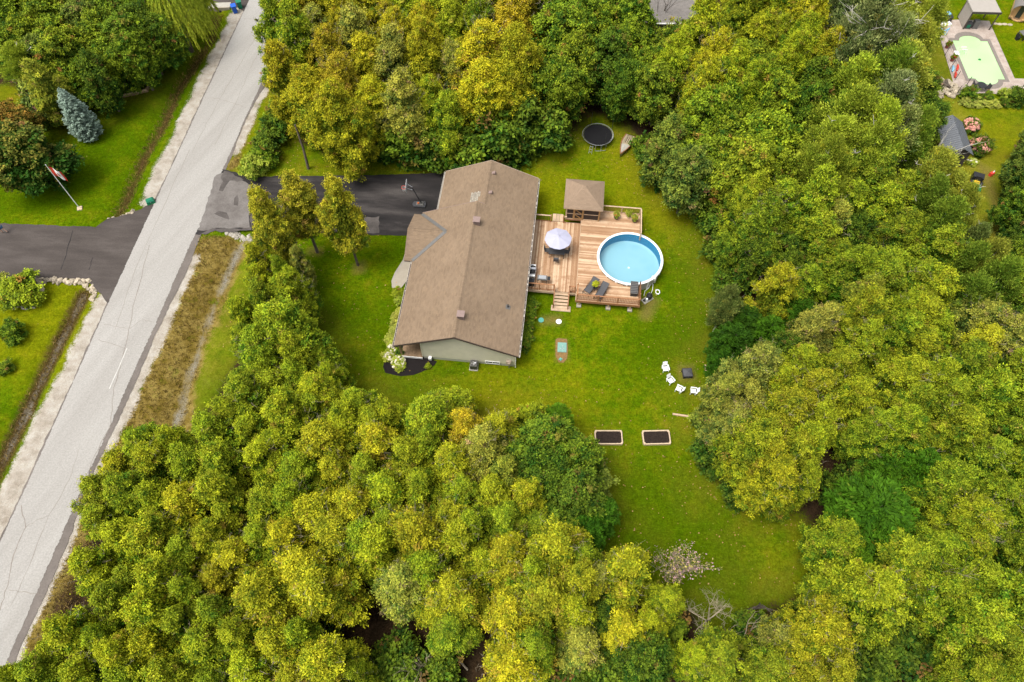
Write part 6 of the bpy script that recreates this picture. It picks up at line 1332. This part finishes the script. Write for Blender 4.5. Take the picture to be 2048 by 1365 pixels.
wood("wood beside the fire pit", parse("""
ud,1459,494,44 bd,1496,528,42 cm,1509,472,60 ps,1446,622,32 fd,1482,652,50 fd,1459,694,50 fd,1440,735,36 cg,1542,594,48 cw,1499,757,54 ud,1430,905,42 cw,1482,812,50 cw,1445,800,38 us,1420,850,40 cy,1500,905,56 cw,1460,870,46 ud,1465,555,38 cg,1520,925,50 cy,1568,925,52 cg,1535,975,54 cy,1588,965,46 cm,1556,1000,30 ud,1445,940,34 ud,1478,985,34
cm,1614,494,54 bd,1560,520,44 cm,1598,590,46 cm,1657,538,46 fm,1532,674,46 fm,1591,636,40 cw,1611,678,46 cw,1637,660,45 cm,1585,748,50 cy,1542,782,54 cg,1604,808,54 cy,1664,752,50 cg,1548,848,58 cy,1614,858,52 bd,1560,560,40 cy,1590,905,55 bd,1560,720,40
cw,1650,468,46 cm,1726,396,54 cm,1685,430,50 cm,1747,443,50 cm,1786,484,60 bd,1700,480,44 fm,1664,600,42 cs,1716,610,38 cy,1707,655,52 cm,1707,700,50 cy,1690,814,50 cm,1730,872,50 ud,1715,765,40 cm,1690,560,46
cm,1781,412,54 cm,1756,560,56 cm,1746,590,50 cm,1815,590,54 cy,1842,606,50 cm,1855,530,56 cy,1822,655,56 cm,1848,678,52 cm,1779,688,50 cy,1812,715,56 cy,1779,782,54 cm,1795,822,50 cy,1845,782,50 cm,1780,866,50 cm,1790,640,46 ud,1755,745,36
pm,1861,472,50 pm,1835,430,46 pp,1880,400,44 pp,1895,440,38 cm,1868,814,56 cy,1894,873,60 cw,1944,674,64 cw,1987,702,56 cp,1934,716,50 cm,1944,815,60 cm,1977,765,52 cm,2010,864,52 cm,2026,812,50 cp,2020,742,46 pp,1944,552,48 pm,1960,594,50 pm,1905,620,50 cm,1900,750,50 pm,1910,555,44 ps,1925,505,36
bm,2034,600,42 bm,2012,530,38 bb,2040,560,42 bs,2048,350,42 bs,2064,300,36 bm,2030,430,36 bd,2046,395,36 bm,2020,650,46 bd,2052,480,40
"""), "house lawn", "trees of the eastern wood")
wood("wood below the fire pit", parse("""
fm,1737,1032,94 cm,1659,1090,52 fb,1690,1130,54 cm,1788,1128,68 cy,1714,1198,76 cm,1655,1200,50 cg,1620,1272,82 cw,1560,1290,50 ud,1500,1265,40 cm,1425,1318,56 cm,1523,1338,52 cg,1640,1345,56
fm,1827,950,64 fm,1770,950,50 cy,1920,1054,80 cm,1873,980,52 cm,1850,1110,54 cm,1932,1174,76 cm,1850,1195,52 cm,1912,1250,66 ud,1796,1290,60 ud,1740,1330,60 ud,1760,1260,50 ud,1873,1312,60 ud,1715,955,40 ud,1675,985,36
cm,1951,924,56 cm,2022,948,56 cm,2030,1030,52 cm,2030,1116,52 cm,1990,1214,70 cm,1972,1292,62 cm,1990,1352,56 cm,2040,1290,48 cm,2046,1200,44 cm,1975,1000,46 cd,2036,890,40 cm,1920,1352,50
"""), "lawn", "trees of the south-eastern wood")
wood("wood below the house", parse("""
cy,476,850,42 cm,508,820,50 cy,558,790,46 bm,497,822,44 cy,588,850,50 cy,647,808,62 cm,638,838,50 cy,700,862,44 cm,723,834,44 cy,746,864,50 cy,776,852,44 cy,863,846,46 bb,902,822,44,.75 bm,880,824,34,.7 co,932,874,40 cg,996,874,46 cm,864,855,54 bb,1062,846,32 fb,1113,846,38 bm,1080,900,60 ud,1040,880,40
cm,307,908,48 cy,365,908,44 cm,443,884,50 cy,514,876,46 cy,568,902,46 cg,659,908,60 cy,698,880,50 cg,762,908,50 cy,816,932,52 cg,907,945,52 cw,965,912,48 cm,860,905,40 bm,1149,922,48 bd,1080,950,55 cs,1012,958,42 bm,1120,900,40
cg,257,942,44 cy,332,938,50 cm,395,940,46 cm,460,945,46 cy,539,938,50 cm,617,957,46 cg,679,957,50 cm,740,960,46 cy,779,1000,56 cy,845,990,48 cy,983,1004,48 cg,1054,1010,42 bd,1136,1010,62 us,1178,972,44 fm,1196,1036,44 bd,1100,985,50 cm,930,1000,44
cy,224,1000,48 cm,278,1000,48 cy,332,1016,48 cg,390,1024,56 cy,460,1008,52 cy,547,1020,52 cm,597,1016,46 cg,638,1040,60 cg,714,1030,50 cm,780,1062,50 cg,838,1086,60 cg,902,1056,56 cm,945,1072,46 cm,1010,1058,44 cm,1072,1062,44 fd,1161,1074,50 bd,1115,1060,40
cm,224,1050,46 cy,274,1090,46 cy,332,1090,56 cm,390,1116,52 cy,439,1090,46 cg,485,1124,56 cm,535,1090,46 cg,590,1090,50 cg,679,1082,62 cm,735,1090,50 cy,768,1106,56 cg,854,1096,50 cy,922,1090,52 cg,1014,1128,52 cy,965,1130,46 cg,1024,1105,46 cg,1107,1108,62 cm,1155,1130,46
cy,208,1145,52 cm,286,1172,46 cy,348,1172,52 cm,398,1196,46 cg,452,1172,46 cg,539,1210,66 cg,621,1156,70 cg,650,1194,66 cw,813,1176,58 cg,905,1196,74 cg,1018,1230,56 cg,1086,1206,66 cg,1155,1170,52 cw,1189,1166,42 cg,1243,1152,56 cm,860,1150,50 cy,1325,1208,38 cm,1060,1160,46
cm,257,1214,46 cy,332,1236,56 cm,390,1254,50 cm,452,1235,46 cy,497,1276,48 cg,576,1248,52 cm,617,1278,46 cy,183,1278,56 cm,905,1264,48 cy,1144,1232,48 cg,1243,1270,52 cw,1155,1292,46 ud,795,1310,34 cy,1290,1255,38 bd,1205,1235,44
cy,141,1306,46 cm,237,1288,46 cy,274,1318,52 cg,328,1300,52 cy,431,1298,60 cy,514,1336,56 cg,572,1300,52 cg,667,1336,62 cm,720,1356,36 ud,803,1344,54 cg,1025,1332,66 cm,1069,1300,46 ud,1196,1334,54 cy,1377,1318,40 ud,880,1345,44 ud,1120,1345,50 bd,1285,1320,54 ud,1330,1270,46
cm,110,1352,50 cy,203,1352,50 cm,278,1358,50 cy,360,1364,50 cm,440,1366,46 cg,600,1364,50 cy,60,1360,40 ud,1275,1362,50 ud,1140,1375,50 ud,860,1380,46
"""), "road", "trees of the southern wood")
fyg = "cedars of the front yard"
tree('cedar', 578, 384, 38, 'k', "tall golden cedar standing over the driveway edge, bare trunk showing at the lawn", base=(635, 505), group=fyg, hs=1.42, lift=2.8, twig=True)
tree('cedar', 545, 450, 39, 'k', "golden cedar nearest the road at the driveway's south edge", base=(584, 548), group=fyg, hs=1.28, lift=1.4)
tree('cedar', 683, 455, 36, 'k', "golden cedar nearest the house on the front lawn", base=(716, 531), group=fyg, hs=1.36, lift=1.6)
wood("belt along the front lawn", parse("""
cm,590,684,64 cy,604,726,48 cm,538,724,56 cm,543,754,50 cm,500,790,44 cm,665,768,36 cm,600,775,45 cm,650,735,40
cy,586,612,42 cm,536,616,36 cy,496,645,34 cm,506,704,38 cm,548,662,36
cg,528,548,38 cy,530,578,36 cm,600,596,38 cw,604,538,26 cm,575,570,30
"""), "road", "cedars of the belt by the front lawn")
wood("hedge across the road", parse("""
by,232,140,42 bd,208,172,36 bm,180,172,38 cs,100,190,36 by,150,135,46 bm,278,128,38 bm,298,98,36
pb,62,150,40 by,195,132,44 by,220,92,46 bm,260,112,46 by,130,98,46 bm,20,112,44 bs,95,130,40
by,75,95,44 bs,170,70,42 by,110,45,46 bm,20,42,46 bs,190,60,38 bd,285,85,46 by,200,24,46 bm,245,50,46
by,60,22,42 bs,160,28,42 bm,240,8,46 wb,350,30,62 wy,300,40,52 bm,330,85,40 bm,20,-10,44 by,110,-8,46 wb,380,5,44
"""), "road", "trees of the hedge wood", True)
# single trees and shrubs with a place of their own
tree('spruce', 168, 238, 35, 'b', "blue spruce leaning over the lawn by the hedge", base=(183, 274), hs=.92)
tree('maple', 56, 322, 72, 'm', "large round maple with reddening top beside the flagpole lawn", hs=.95, name="maple_tree")
tree('maple', 34, 262, 42, 'o', "smaller maple turning red behind the large one", hs=1.05, name="maple_tree")
tree('shrub', 88, 205, 40, 'w', "yellow-green shrub with purplish twigs beside the blue spruce", hs=1.3); tree('lime', 78, 228, 30, 'y', "pale yellow shrub in front of the purplish one", hs=1.2); tree('shrub', 115, 180, 34, 'y', "yellow-tipped shrub above the blue spruce", hs=1.3)
tree('shrub', 46, 583, 36, 'b', "clipped globe shrub in the stone ringed bed by the west driveway", hs=.8); tree('lime', 6, 568, 20, 'g', "golden yellow shrub behind the globe shrub"); tree('lime', 10, 590, 16, 'y', "small yellowish shrub in the stone ringed bed")
tree('shrub', 35, 665, 22, 'm', "small dark conifer on the lawn west of the road", hs=1.1, base=(35, 675), name="young_conifer", cat="conifer"); tree('shrub', 16, 735, 15, 'm', "tiny round conifer on the lawn nearest the photograph's west edge" if False else "tiny dark conifer on the lawn by the western ditch", hs=.9, base=(16, 742), name="young_conifer", cat="conifer")
for a, l in (((510, 332, 22, 'b'), "lime-leaved sapling at the corner of road verge and driveway"),): tree('lime', *a, l, hs=1.2)
for a, l in (((535, 292, 30, 'd'), "dark shrub beside the lime sapling north of the driveway"), ((528, 318, 22, 'm'), "mid green shrub between sapling and driveway"), ((548, 258, 28, 'd'), "dark shrub under the first golden cedar by the road"), ((560, 222, 26, 'm'), "green shrub farther up the road from the dark ones"), ((548, 150, 22, 'm'), "small green shrub by the road shoulder below the rear cedars")): tree('shrub', *a, l)
# planting round the house
tree('shrub', 798, 588, 13, 'b', "bright green shrub at the end of the concrete front walk", hs=.8); tree('lime', 800, 602, 11, 'b', "lime shrub next along the front wall from the concrete walk"); tree('lime', 799, 622, 9, 'p', "pale hosta clump along the front wall, behind the lime shrub", hs=.6)
for i, (px, py) in enumerate(((797, 634), (794, 648), (791, 662), (788, 674), (785, 682))): tree('lime', px-3, py, 11, 'p', f"pale hosta clump along the front eave, {ORD[i]} after the gap", hs=.6, group="hostas along the front wall", name="hosta_plant", cat="plant")
tree('shrub', 799, 706, 9, 'd', "dark green dome shrub in the mulch under the porch corner", hs=.8); tree('shrub', 857, 732, 6, 'b', "tiny round green shrub in mulch by the gable wall", hs=.9)
def blossom(t, n, R, H, mat, seed, r=(.09, .16)):
    g = random.Random(seed); mb = MB()
    for i in range(n): a = g.uniform(0, 6.28); q = math.sqrt(g.random()); mb.blob((R*q*math.cos(a), R*q*math.sin(a), H*math.sqrt(max(.05, 1-.75*q*q))*g.uniform(.92, 1.08)), g.uniform(*r), g, 6, 4, .25, (1, 1, .8))
    o = mb.build("blossom", M[mat], t); o['kind'] = 'stuff'; return o
for (px, py, r, lab, n, m_) in ((796, 724, 15, "largest cream hydrangea at the front corner of the mulch bed", 60, 'flower_white'), (777, 714, 11, "small cream hydrangea on the outer edge of the mulch bed", 26, 'flower_white'), (783, 697, 9, "lime hydrangea by the porch eave in the mulch bed", 16, 'flower_white'), (1943, 251, 17, "pink hydrangea beside the shed, the one nearer the pool", 80, 'flower_pink'), (1961, 291, 20, "pink hydrangea by the shed's near gable", 90, 'flower_pink'), (1945, 325, 10, "small pale hydrangea in front of the shed", 14, 'flower_white')):
    t = tree('lime' if m_ == 'flower_white' else 'shrub', px, py, r, 'b' if m_ == 'flower_white' else 'd', lab, name="hydrangea", cat="hydrangea", group="hydrangeas", hs=.62 if m_ == 'flower_white' else .95); c = t.children[0]; s = c.scale; V = VAR['lime' if m_ == 'flower_white' else 'shrub']
    blossom(t, n, V['R']*s[0]*.95, V['H']*s[2]*.97, m_, int(px), (.08, .15) if m_ == 'flower_white' else (.13, .24))
for i, (px, py) in enumerate(((1059, 610), (1057, 624), (1055, 638), (1053, 651), (1051, 664), (1049, 677), (1047, 688))):
    t = tree('shrub', px+2, py, 13, 'm', f"leafy perennial with yellow blooms along the rear wall, {ORD[i]} from the deck", group="perennials along the rear wall", hs=1.0, name="perennial_plant", cat="plant"); blossom(t, 5, .55, .75, 'flower_yellow', i, (.05, .09))
for (px, py, r, h, lab) in ((1936, 204, 13, 'p', "hosta clump at the fence corner below the green pool"), (1961, 205, 13, 'p', "hosta clump in the middle of the row below the green pool"), (1983, 207, 13, 'p', "hosta clump farthest from the fence corner, below the green pool")): tree('lime', px, py, r, h, lab, hs=.6, name="hosta_plant", cat="plant", group="hostas below the neighbour's pool")
for (k, px, py, r, h, lab) in (('shrub', 1938, 188, 15, 'm', "green shrub at the wire fence corner below the pool"), ('lime', 2014, 190, 12, 'b', "lime yellow shrub by the near edge of the stone patio"), ('shrub', 2038, 196, 18, 'd', "dark shrub beside the lime yellow one at the patio edge"), ('shrub', 1975, 195, 12, 'm', "low green shrub between hostas and bistro table"), ('shrub', 2010, 205, 10, 'd', "reddish dark low shrub by the patio edge"), ('shrub', 1850, 180, 22, 's', "grey-green bush beside the rubble pile"), ('shrub', 1884, 222, 14, 'm', "green bush over the far end of the shed roof"), ('shrub', 1868, 288, 22, 'd', "dark bush pressed against the shed wall")): tree(k, px, py, r, h, lab)
# potted plants on the decks
for (px, py, z, fm, lab) in ((1232, 437, D2, 'flower_red', "dark pot of red and lime foliage by the deck's far railing"), (1256, 433, D2, None, "lime foliage pot between the two red ones at the far railing"), (1268, 443, D2, 'flower_red', "dark pot of red flowers in the far deck corner")):
    t, r = planter(px, py, z, lab, 'black' if fm else 'fresh_wood', 'lime', None, .26 if fm else .2, "flower pots on the deck"); o = link("foliage", VAR['lime']['c'][0], t, (0, 0, r*1.4), 0, (.25, .25, .25)); o.color = (1, 1, .8, .6)
    if fm: b = blossom(t, 16, .28, .32, fm, int(px), (.04, .08)); b.location = (0, 0, r*1.45)
t, r = planter(1191, 572, D2+.45, "lime flowers in a small pot on the lounger side table", 'charcoal', 'lime', None, .12); o = link("foliage", VAR['lime']['c'][1], t, (0, 0, .18), 0, (.24, .24, .2)); o.color = (1.1, 1.1, .4, .95)
for (px, py, lab) in ((1893, 96, "red flowered pot at the far wire fence on the patio"), (1903, 122, "terracotta pot of rusty flowers midway along the wire fence")):
    t, r = planter(px, py, .05, lab, 'terracotta', 'lime', None, .27, "pots along the wire fence"); o = link("foliage", VAR['shrub']['c'][0], t, (0, 0, .4), 0, (.2, .2, .2)); o.color = (1, 1, .8, .4); b = blossom(t, 12, .26, .36, 'flower_red', int(px), (.05, .09)); b.location = (0, 0, .42)
# rubble pile
rb = thing("rubble_pile", "heap of pale landscaping stones with split logs beside the patio corner", "rubble pile", P3_(1878, 178)); mes = []
for k in range(5): mb = MB(); mb.blob((0, 0, 0), 1, rs, 6, 4, .3, (1, .75, .55)); mes.append(mb.mesh("stone", M['palestone']))
for i in range(110): a = rs.uniform(0, 6.28); q = math.sqrt(rs.random()); r = rs.uniform(.18, .42); link("stone", mes[i % 5], rb, (2.5*q*math.cos(a), 1.7*q*math.sin(a), .08+.3*(1-q*q)), (rs.uniform(-.4, .4), rs.uniform(-.4, .4), a*3), (r, r, r))
for k in range(6): a = rs.uniform(0, 3); x, y = rs.uniform(-1, .8), rs.uniform(-.5, .6); MB().tube([(x-.5*math.cos(a), y-.5*math.sin(a), .6), (x+.5*math.cos(a), y+.5*math.sin(a), .72)], .14, 8).build("log", M['bark'] if k % 2 else M['porch_wood'], rb)

# ------------------------------------------------------------------ bare and dead trees
def dead(name, label, base, h, seed, mat, spread=.5, levels=4, lean=(0, 0), r0=.14, kids=4, leaf=0, group="dead trees", hue='o'):
    x, y = at(*base); t = thing(name, label, "dead tree", (x, y, 0), 0, group); g = random.Random(seed); tr_, br = MB(), MB(); tips = []
    def grow(p, d, L, r, lv, mb):
        n = 3; pts = [p]; q = p.copy(); dd = d.copy()
        for k in range(n): dd = (dd+Vector((g.uniform(-.2, .2), g.uniform(-.2, .2), g.uniform(-.08, .14)))).normalized(); q = q+dd*(L/n); pts.append(q.copy())
        mb.tube(pts, [r*(1-.55*k/n) for k in range(n+1)], 5 if lv > 1 else 3, False)
        if lv == 0: tips.append(q); return
        for k in range(kids+(lv == levels)*2):
            b = pts[1]+(pts[3]-pts[1])*g.random() if k else pts[3]; a = g.uniform(0, 6.28); o = Vector((math.cos(a), math.sin(a), g.uniform(-.1, .6)))
            grow(b, (dd*(1-spread)+o*spread).normalized(), L*g.uniform(.5, .72), r*.5, lv-1, br)
    grow(Vector((0, 0, -.2)), Vector((lean[0], lean[1], 1)).normalized(), h*.55, r0, levels, tr_)
    tr_.build("trunk", mat, t); br.build("branch", mat, t)
    if leaf:
        gg = np.random.default_rng(seed); T = np.array([tuple(p) for p in tips]); P = np.repeat(T, leaf, 0)+gg.normal(0, .13, (len(T)*leaf, 3)); n = len(P)
        me = leaf_mesh("foliage", P, gg.normal(0, 1, (n, 3)), unit(gg.normal(0, 1, (n, 3))+np.array([0, 0, .6])), gg.uniform(.1, .24, n), gg.uniform(.06, .12, n), np.stack([gg.uniform(.4, 1, n), gg.uniform(.3, .9, n), (gg.random(n) < .5)*.8], 1), M['cedar']); o = link("foliage", me, t); o.color = (1.0, .88, 6.0, .6)
M['whitedead'] = simple("bleached_dead_wood", (.52, .48, .42), .9, .15, 9, 0, 0, .3)
dead("dead_tree", "large bleached bare tree spreading white limbs over the northern olive trees", (1704, 178), 18.5, 3, M['whitedead'], .5, 4, (.08, .02), .36, 4)
dead("dead_tree", "pinkish dead cedar alone on the south lawn edge, brown needles clinging", (1354, 1155), 4.6, 5, M['deadwood'], .6, 4, (0, 0), .1, 4, 2)
dead("dead_tree", "grey leafless cedar close beside the pinkish dead one", (1412, 1242), 5.2, 7, M['deadwood'], .6, 4, (0, 0), .09, 4)
dead("dead_tree", "short grey snag at the lawn tip between the wood's two halves", (1490, 1228), 3.6, 9, M['bark'], .4, 2, (.5, .45), .16, 3)
dead("dead_tree", "bare grey branch rising between gold cedars in the south-east wood", (1810, 1205), 7.6, 11, M['deadwood'], .4, 3, (.35, .25), .1, 3)
dead("dead_tree", "dark bare twiggy tree among the eastern cedars behind the pool", (1702, 535), 7.5, 13, M['bark'], .6, 4, (0, 0), .1, 4)
dead("dead_tree", "slim bare stem beside the gold cedar east of the pool lawn", (1592, 590), 6.0, 15, M['deadwood'], .35, 3, (0, 0), .07, 3)
dead("dead_tree", "pale bare birch limbs over the shed trees", (1826, 402), 8.2, 17, M['whitebark'], .3, 3, (.06, .1), .1, 3)
dead("dead_tree", "pale bare stems inside the bright poplar north of the gazebo", (1668, 265), 10.5, 19, M['whitebark'], .3, 3, (.1, .1), .1, 3)
dead("dead_tree", "slim grey stems standing in the wood behind the row boat", (1345, 255), 8.5, 21, M['deadwood'], .3, 3, (.1, .1), .08, 3)
dead("dead_tree", "bare dark stems in front of the neighbour's grey roof", (1312, 75), 8.0, 23, M['bark'], .35, 3, (.1, 0), .08, 3)
dead("dead_tree", "silvery bare tree in the hedge wood across the road", (185, 95), 7.5, 25, M['deadwood'], .5, 4, (0, 0), .1, 4); dead("dead_tree", "silvery bare tree nearer the willow's far side in the hedge wood", (80, 60), 7.0, 26, M['deadwood'], .5, 4, (0, 0), .1, 4)
dead("dead_tree", "fallen grey top leaning out of the wood on the south lawn edge", (1450, 1300), 4.5, 27, M['deadwood'], .4, 3, (.7, .5), .12, 3)
dead("dead_tree", "white bare twigs in the grey cedar above the raised beds' east side", (1490, 890), 6.5, 29, M['deadwood'], .55, 4, (-.1, -.1), .09, 4)
dead("dead_tree", "pale bare stem on the floor of the dark southern gap", (885, 1375), 4.6, 33, M['deadwood'], .35, 3, (-.8, .6), .09, 3); dead("dead_tree", "bare grey limb over the dark gap east of the gold cedar clump", (1760, 975), 6.0, 35, M['deadwood'], .4, 3, (.3, .2), .09, 3)
for i, (a, b, lab) in enumerate((((1075, 975), (1062, 920), "leaning bare pole among the broadleaf trees by the raised beds, western one"), ((1102, 1015), (1070, 935), "long leaning bare pole among the broadleaf trees by the raised beds"), ((935, 1340), (885, 1290), "thin fallen pole slanting in the dark southern gap"))):
    p0 = P3_(*a, .1); p1 = P3_(*b, 5.0 if i < 2 else 1.5); mb = MB(); mb.tube([p0, tuple((p0[k]+p1[k])/2+(.1, 0, .1)[k] for k in range(3)), p1], [.09, .07, .03], 5); tag(mb.build("fallen_trunk", M['bark'] if i < 2 else M['deadwood']), lab, "trunk")
# utility-grey trunk that leans out of the wood's front corner
p0, p1 = P3_(617, 338), P3_(590, 250, 6.2); mb = MB(); mb.tube([p0, ((p0[0]+p1[0])/2+.12, (p0[1]+p1[1])/2, 3.0), p1], [.16, .13, .08], 7); tag(mb.build("leaning_trunk", M['bark']), "slim dark leaning trunk at the front corner of the northern wood", "trunk")

# ------------------------------------------------------------------ rough grass along the road
g = np.random.default_rng(44); pts = []
X2 = g.uniform(-62, 0, 150000); Y2 = g.uniform(3, 92, 150000)
dwt = np.maximum.reduce([pip(X2, Y2, p) for p in DRY]); dd_ = np.minimum.reduce([pld(X2, Y2, L) for L in (DITCH_W, DITCH_W2)])
okk = ((dwt > .2) | (dd_ < .8)) & (np.minimum.reduce([pld(X2, Y2, L) for L in (GRAVEL_R, GRAVEL_R2)]) > .7)
X2, Y2 = X2[okk][:26000], Y2[okk][:26000]; d1 = np.minimum(pld(X2, Y2, DITCH_W), pld(X2, Y2, DITCH_W2)); d2 = pld(X2, Y2, DITCH_E); Z2 = -.55*np.exp(-(d1/1.1)**2)-.6*np.exp(-(d2/1.5)**2)
keep = d2 > g.uniform(0, .9, len(d2)); X2, Y2, Z2 = X2[keep], Y2[keep], Z2[keep]; n = len(X2)
P = np.repeat(np.stack([X2, Y2, Z2], 1), 2, 0); P[:, :2] += g.normal(0, .08, (2*n, 2)); ln = g.uniform(.18, .5, 2*n); T = np.stack([g.normal(0, .5, 2*n), g.normal(0, .5, 2*n), np.ones(2*n)*.8], 1); P[:, 2] += ln*.3
me = leaf_mesh("rough_grass", P, T, unit(g.normal(0, 1, (2*n, 3))), ln, g.uniform(.03, .07, 2*n), np.stack([np.clip(g.normal(.6, .25, 2*n), 0, 1), g.uniform(.2, .9, 2*n), (g.random(2*n) < .2)*.6], 1), M['dry_grass'])
o = tag(link("rough_grass", me), "dry rough grass growing on the roadside verge and ditch", "grass", kind='stuff'); o.color = (1, 1, 1, .5)

# fallen leaves on the lawns
g = np.random.default_rng(9); X3 = g.uniform(-30, 26, 9000); Y3 = g.uniform(12, 62, 9000); e3 = np.maximum.reduce([pip(X3, Y3, p) for p in FLOOR]); k3 = (e3 < -.3) & (g.random(9000) < np.exp(e3/5)*.55+.03)
lx, ly = uv2w(-8.3, 41.7); uu, vv = X3*CA-Y3*SA, X3*SA+Y3*CA; k3 &= ~((uu > -15.2) & (uu < 8.6) & (vv > 30.5) & (vv < 53)); k3 &= pip(X3, Y3, hd) < 0; k3 &= np.hypot(X3-11.9, Y3-43) > 4; k3 &= np.minimum.reduce([rd_ for rd_ in [pld(X3, Y3, DITCH_E)]]) > 2
P = np.stack([X3[k3], Y3[k3], np.full(k3.sum(), .06)], 1); n = len(P); me = leaf_mesh("fallen_leaves", P, g.normal(0, 1, (n, 3))*np.array([1, 1, .2]), unit(np.array([0, 0, 1.])+g.normal(0, .25, (n, 3))), g.uniform(.09, .2, n), g.uniform(.06, .13, n), np.stack([g.uniform(.3, 1, n), g.uniform(.2, 1, n), (g.random(n) < .5)*.8], 1), M['dry_grass'])
tag(link("fallen_leaves", me), "scattered dry fallen leaves on the lawn near the trees", "leaves", kind='stuff').color = (1.2, 1.1, 1.2, .6)
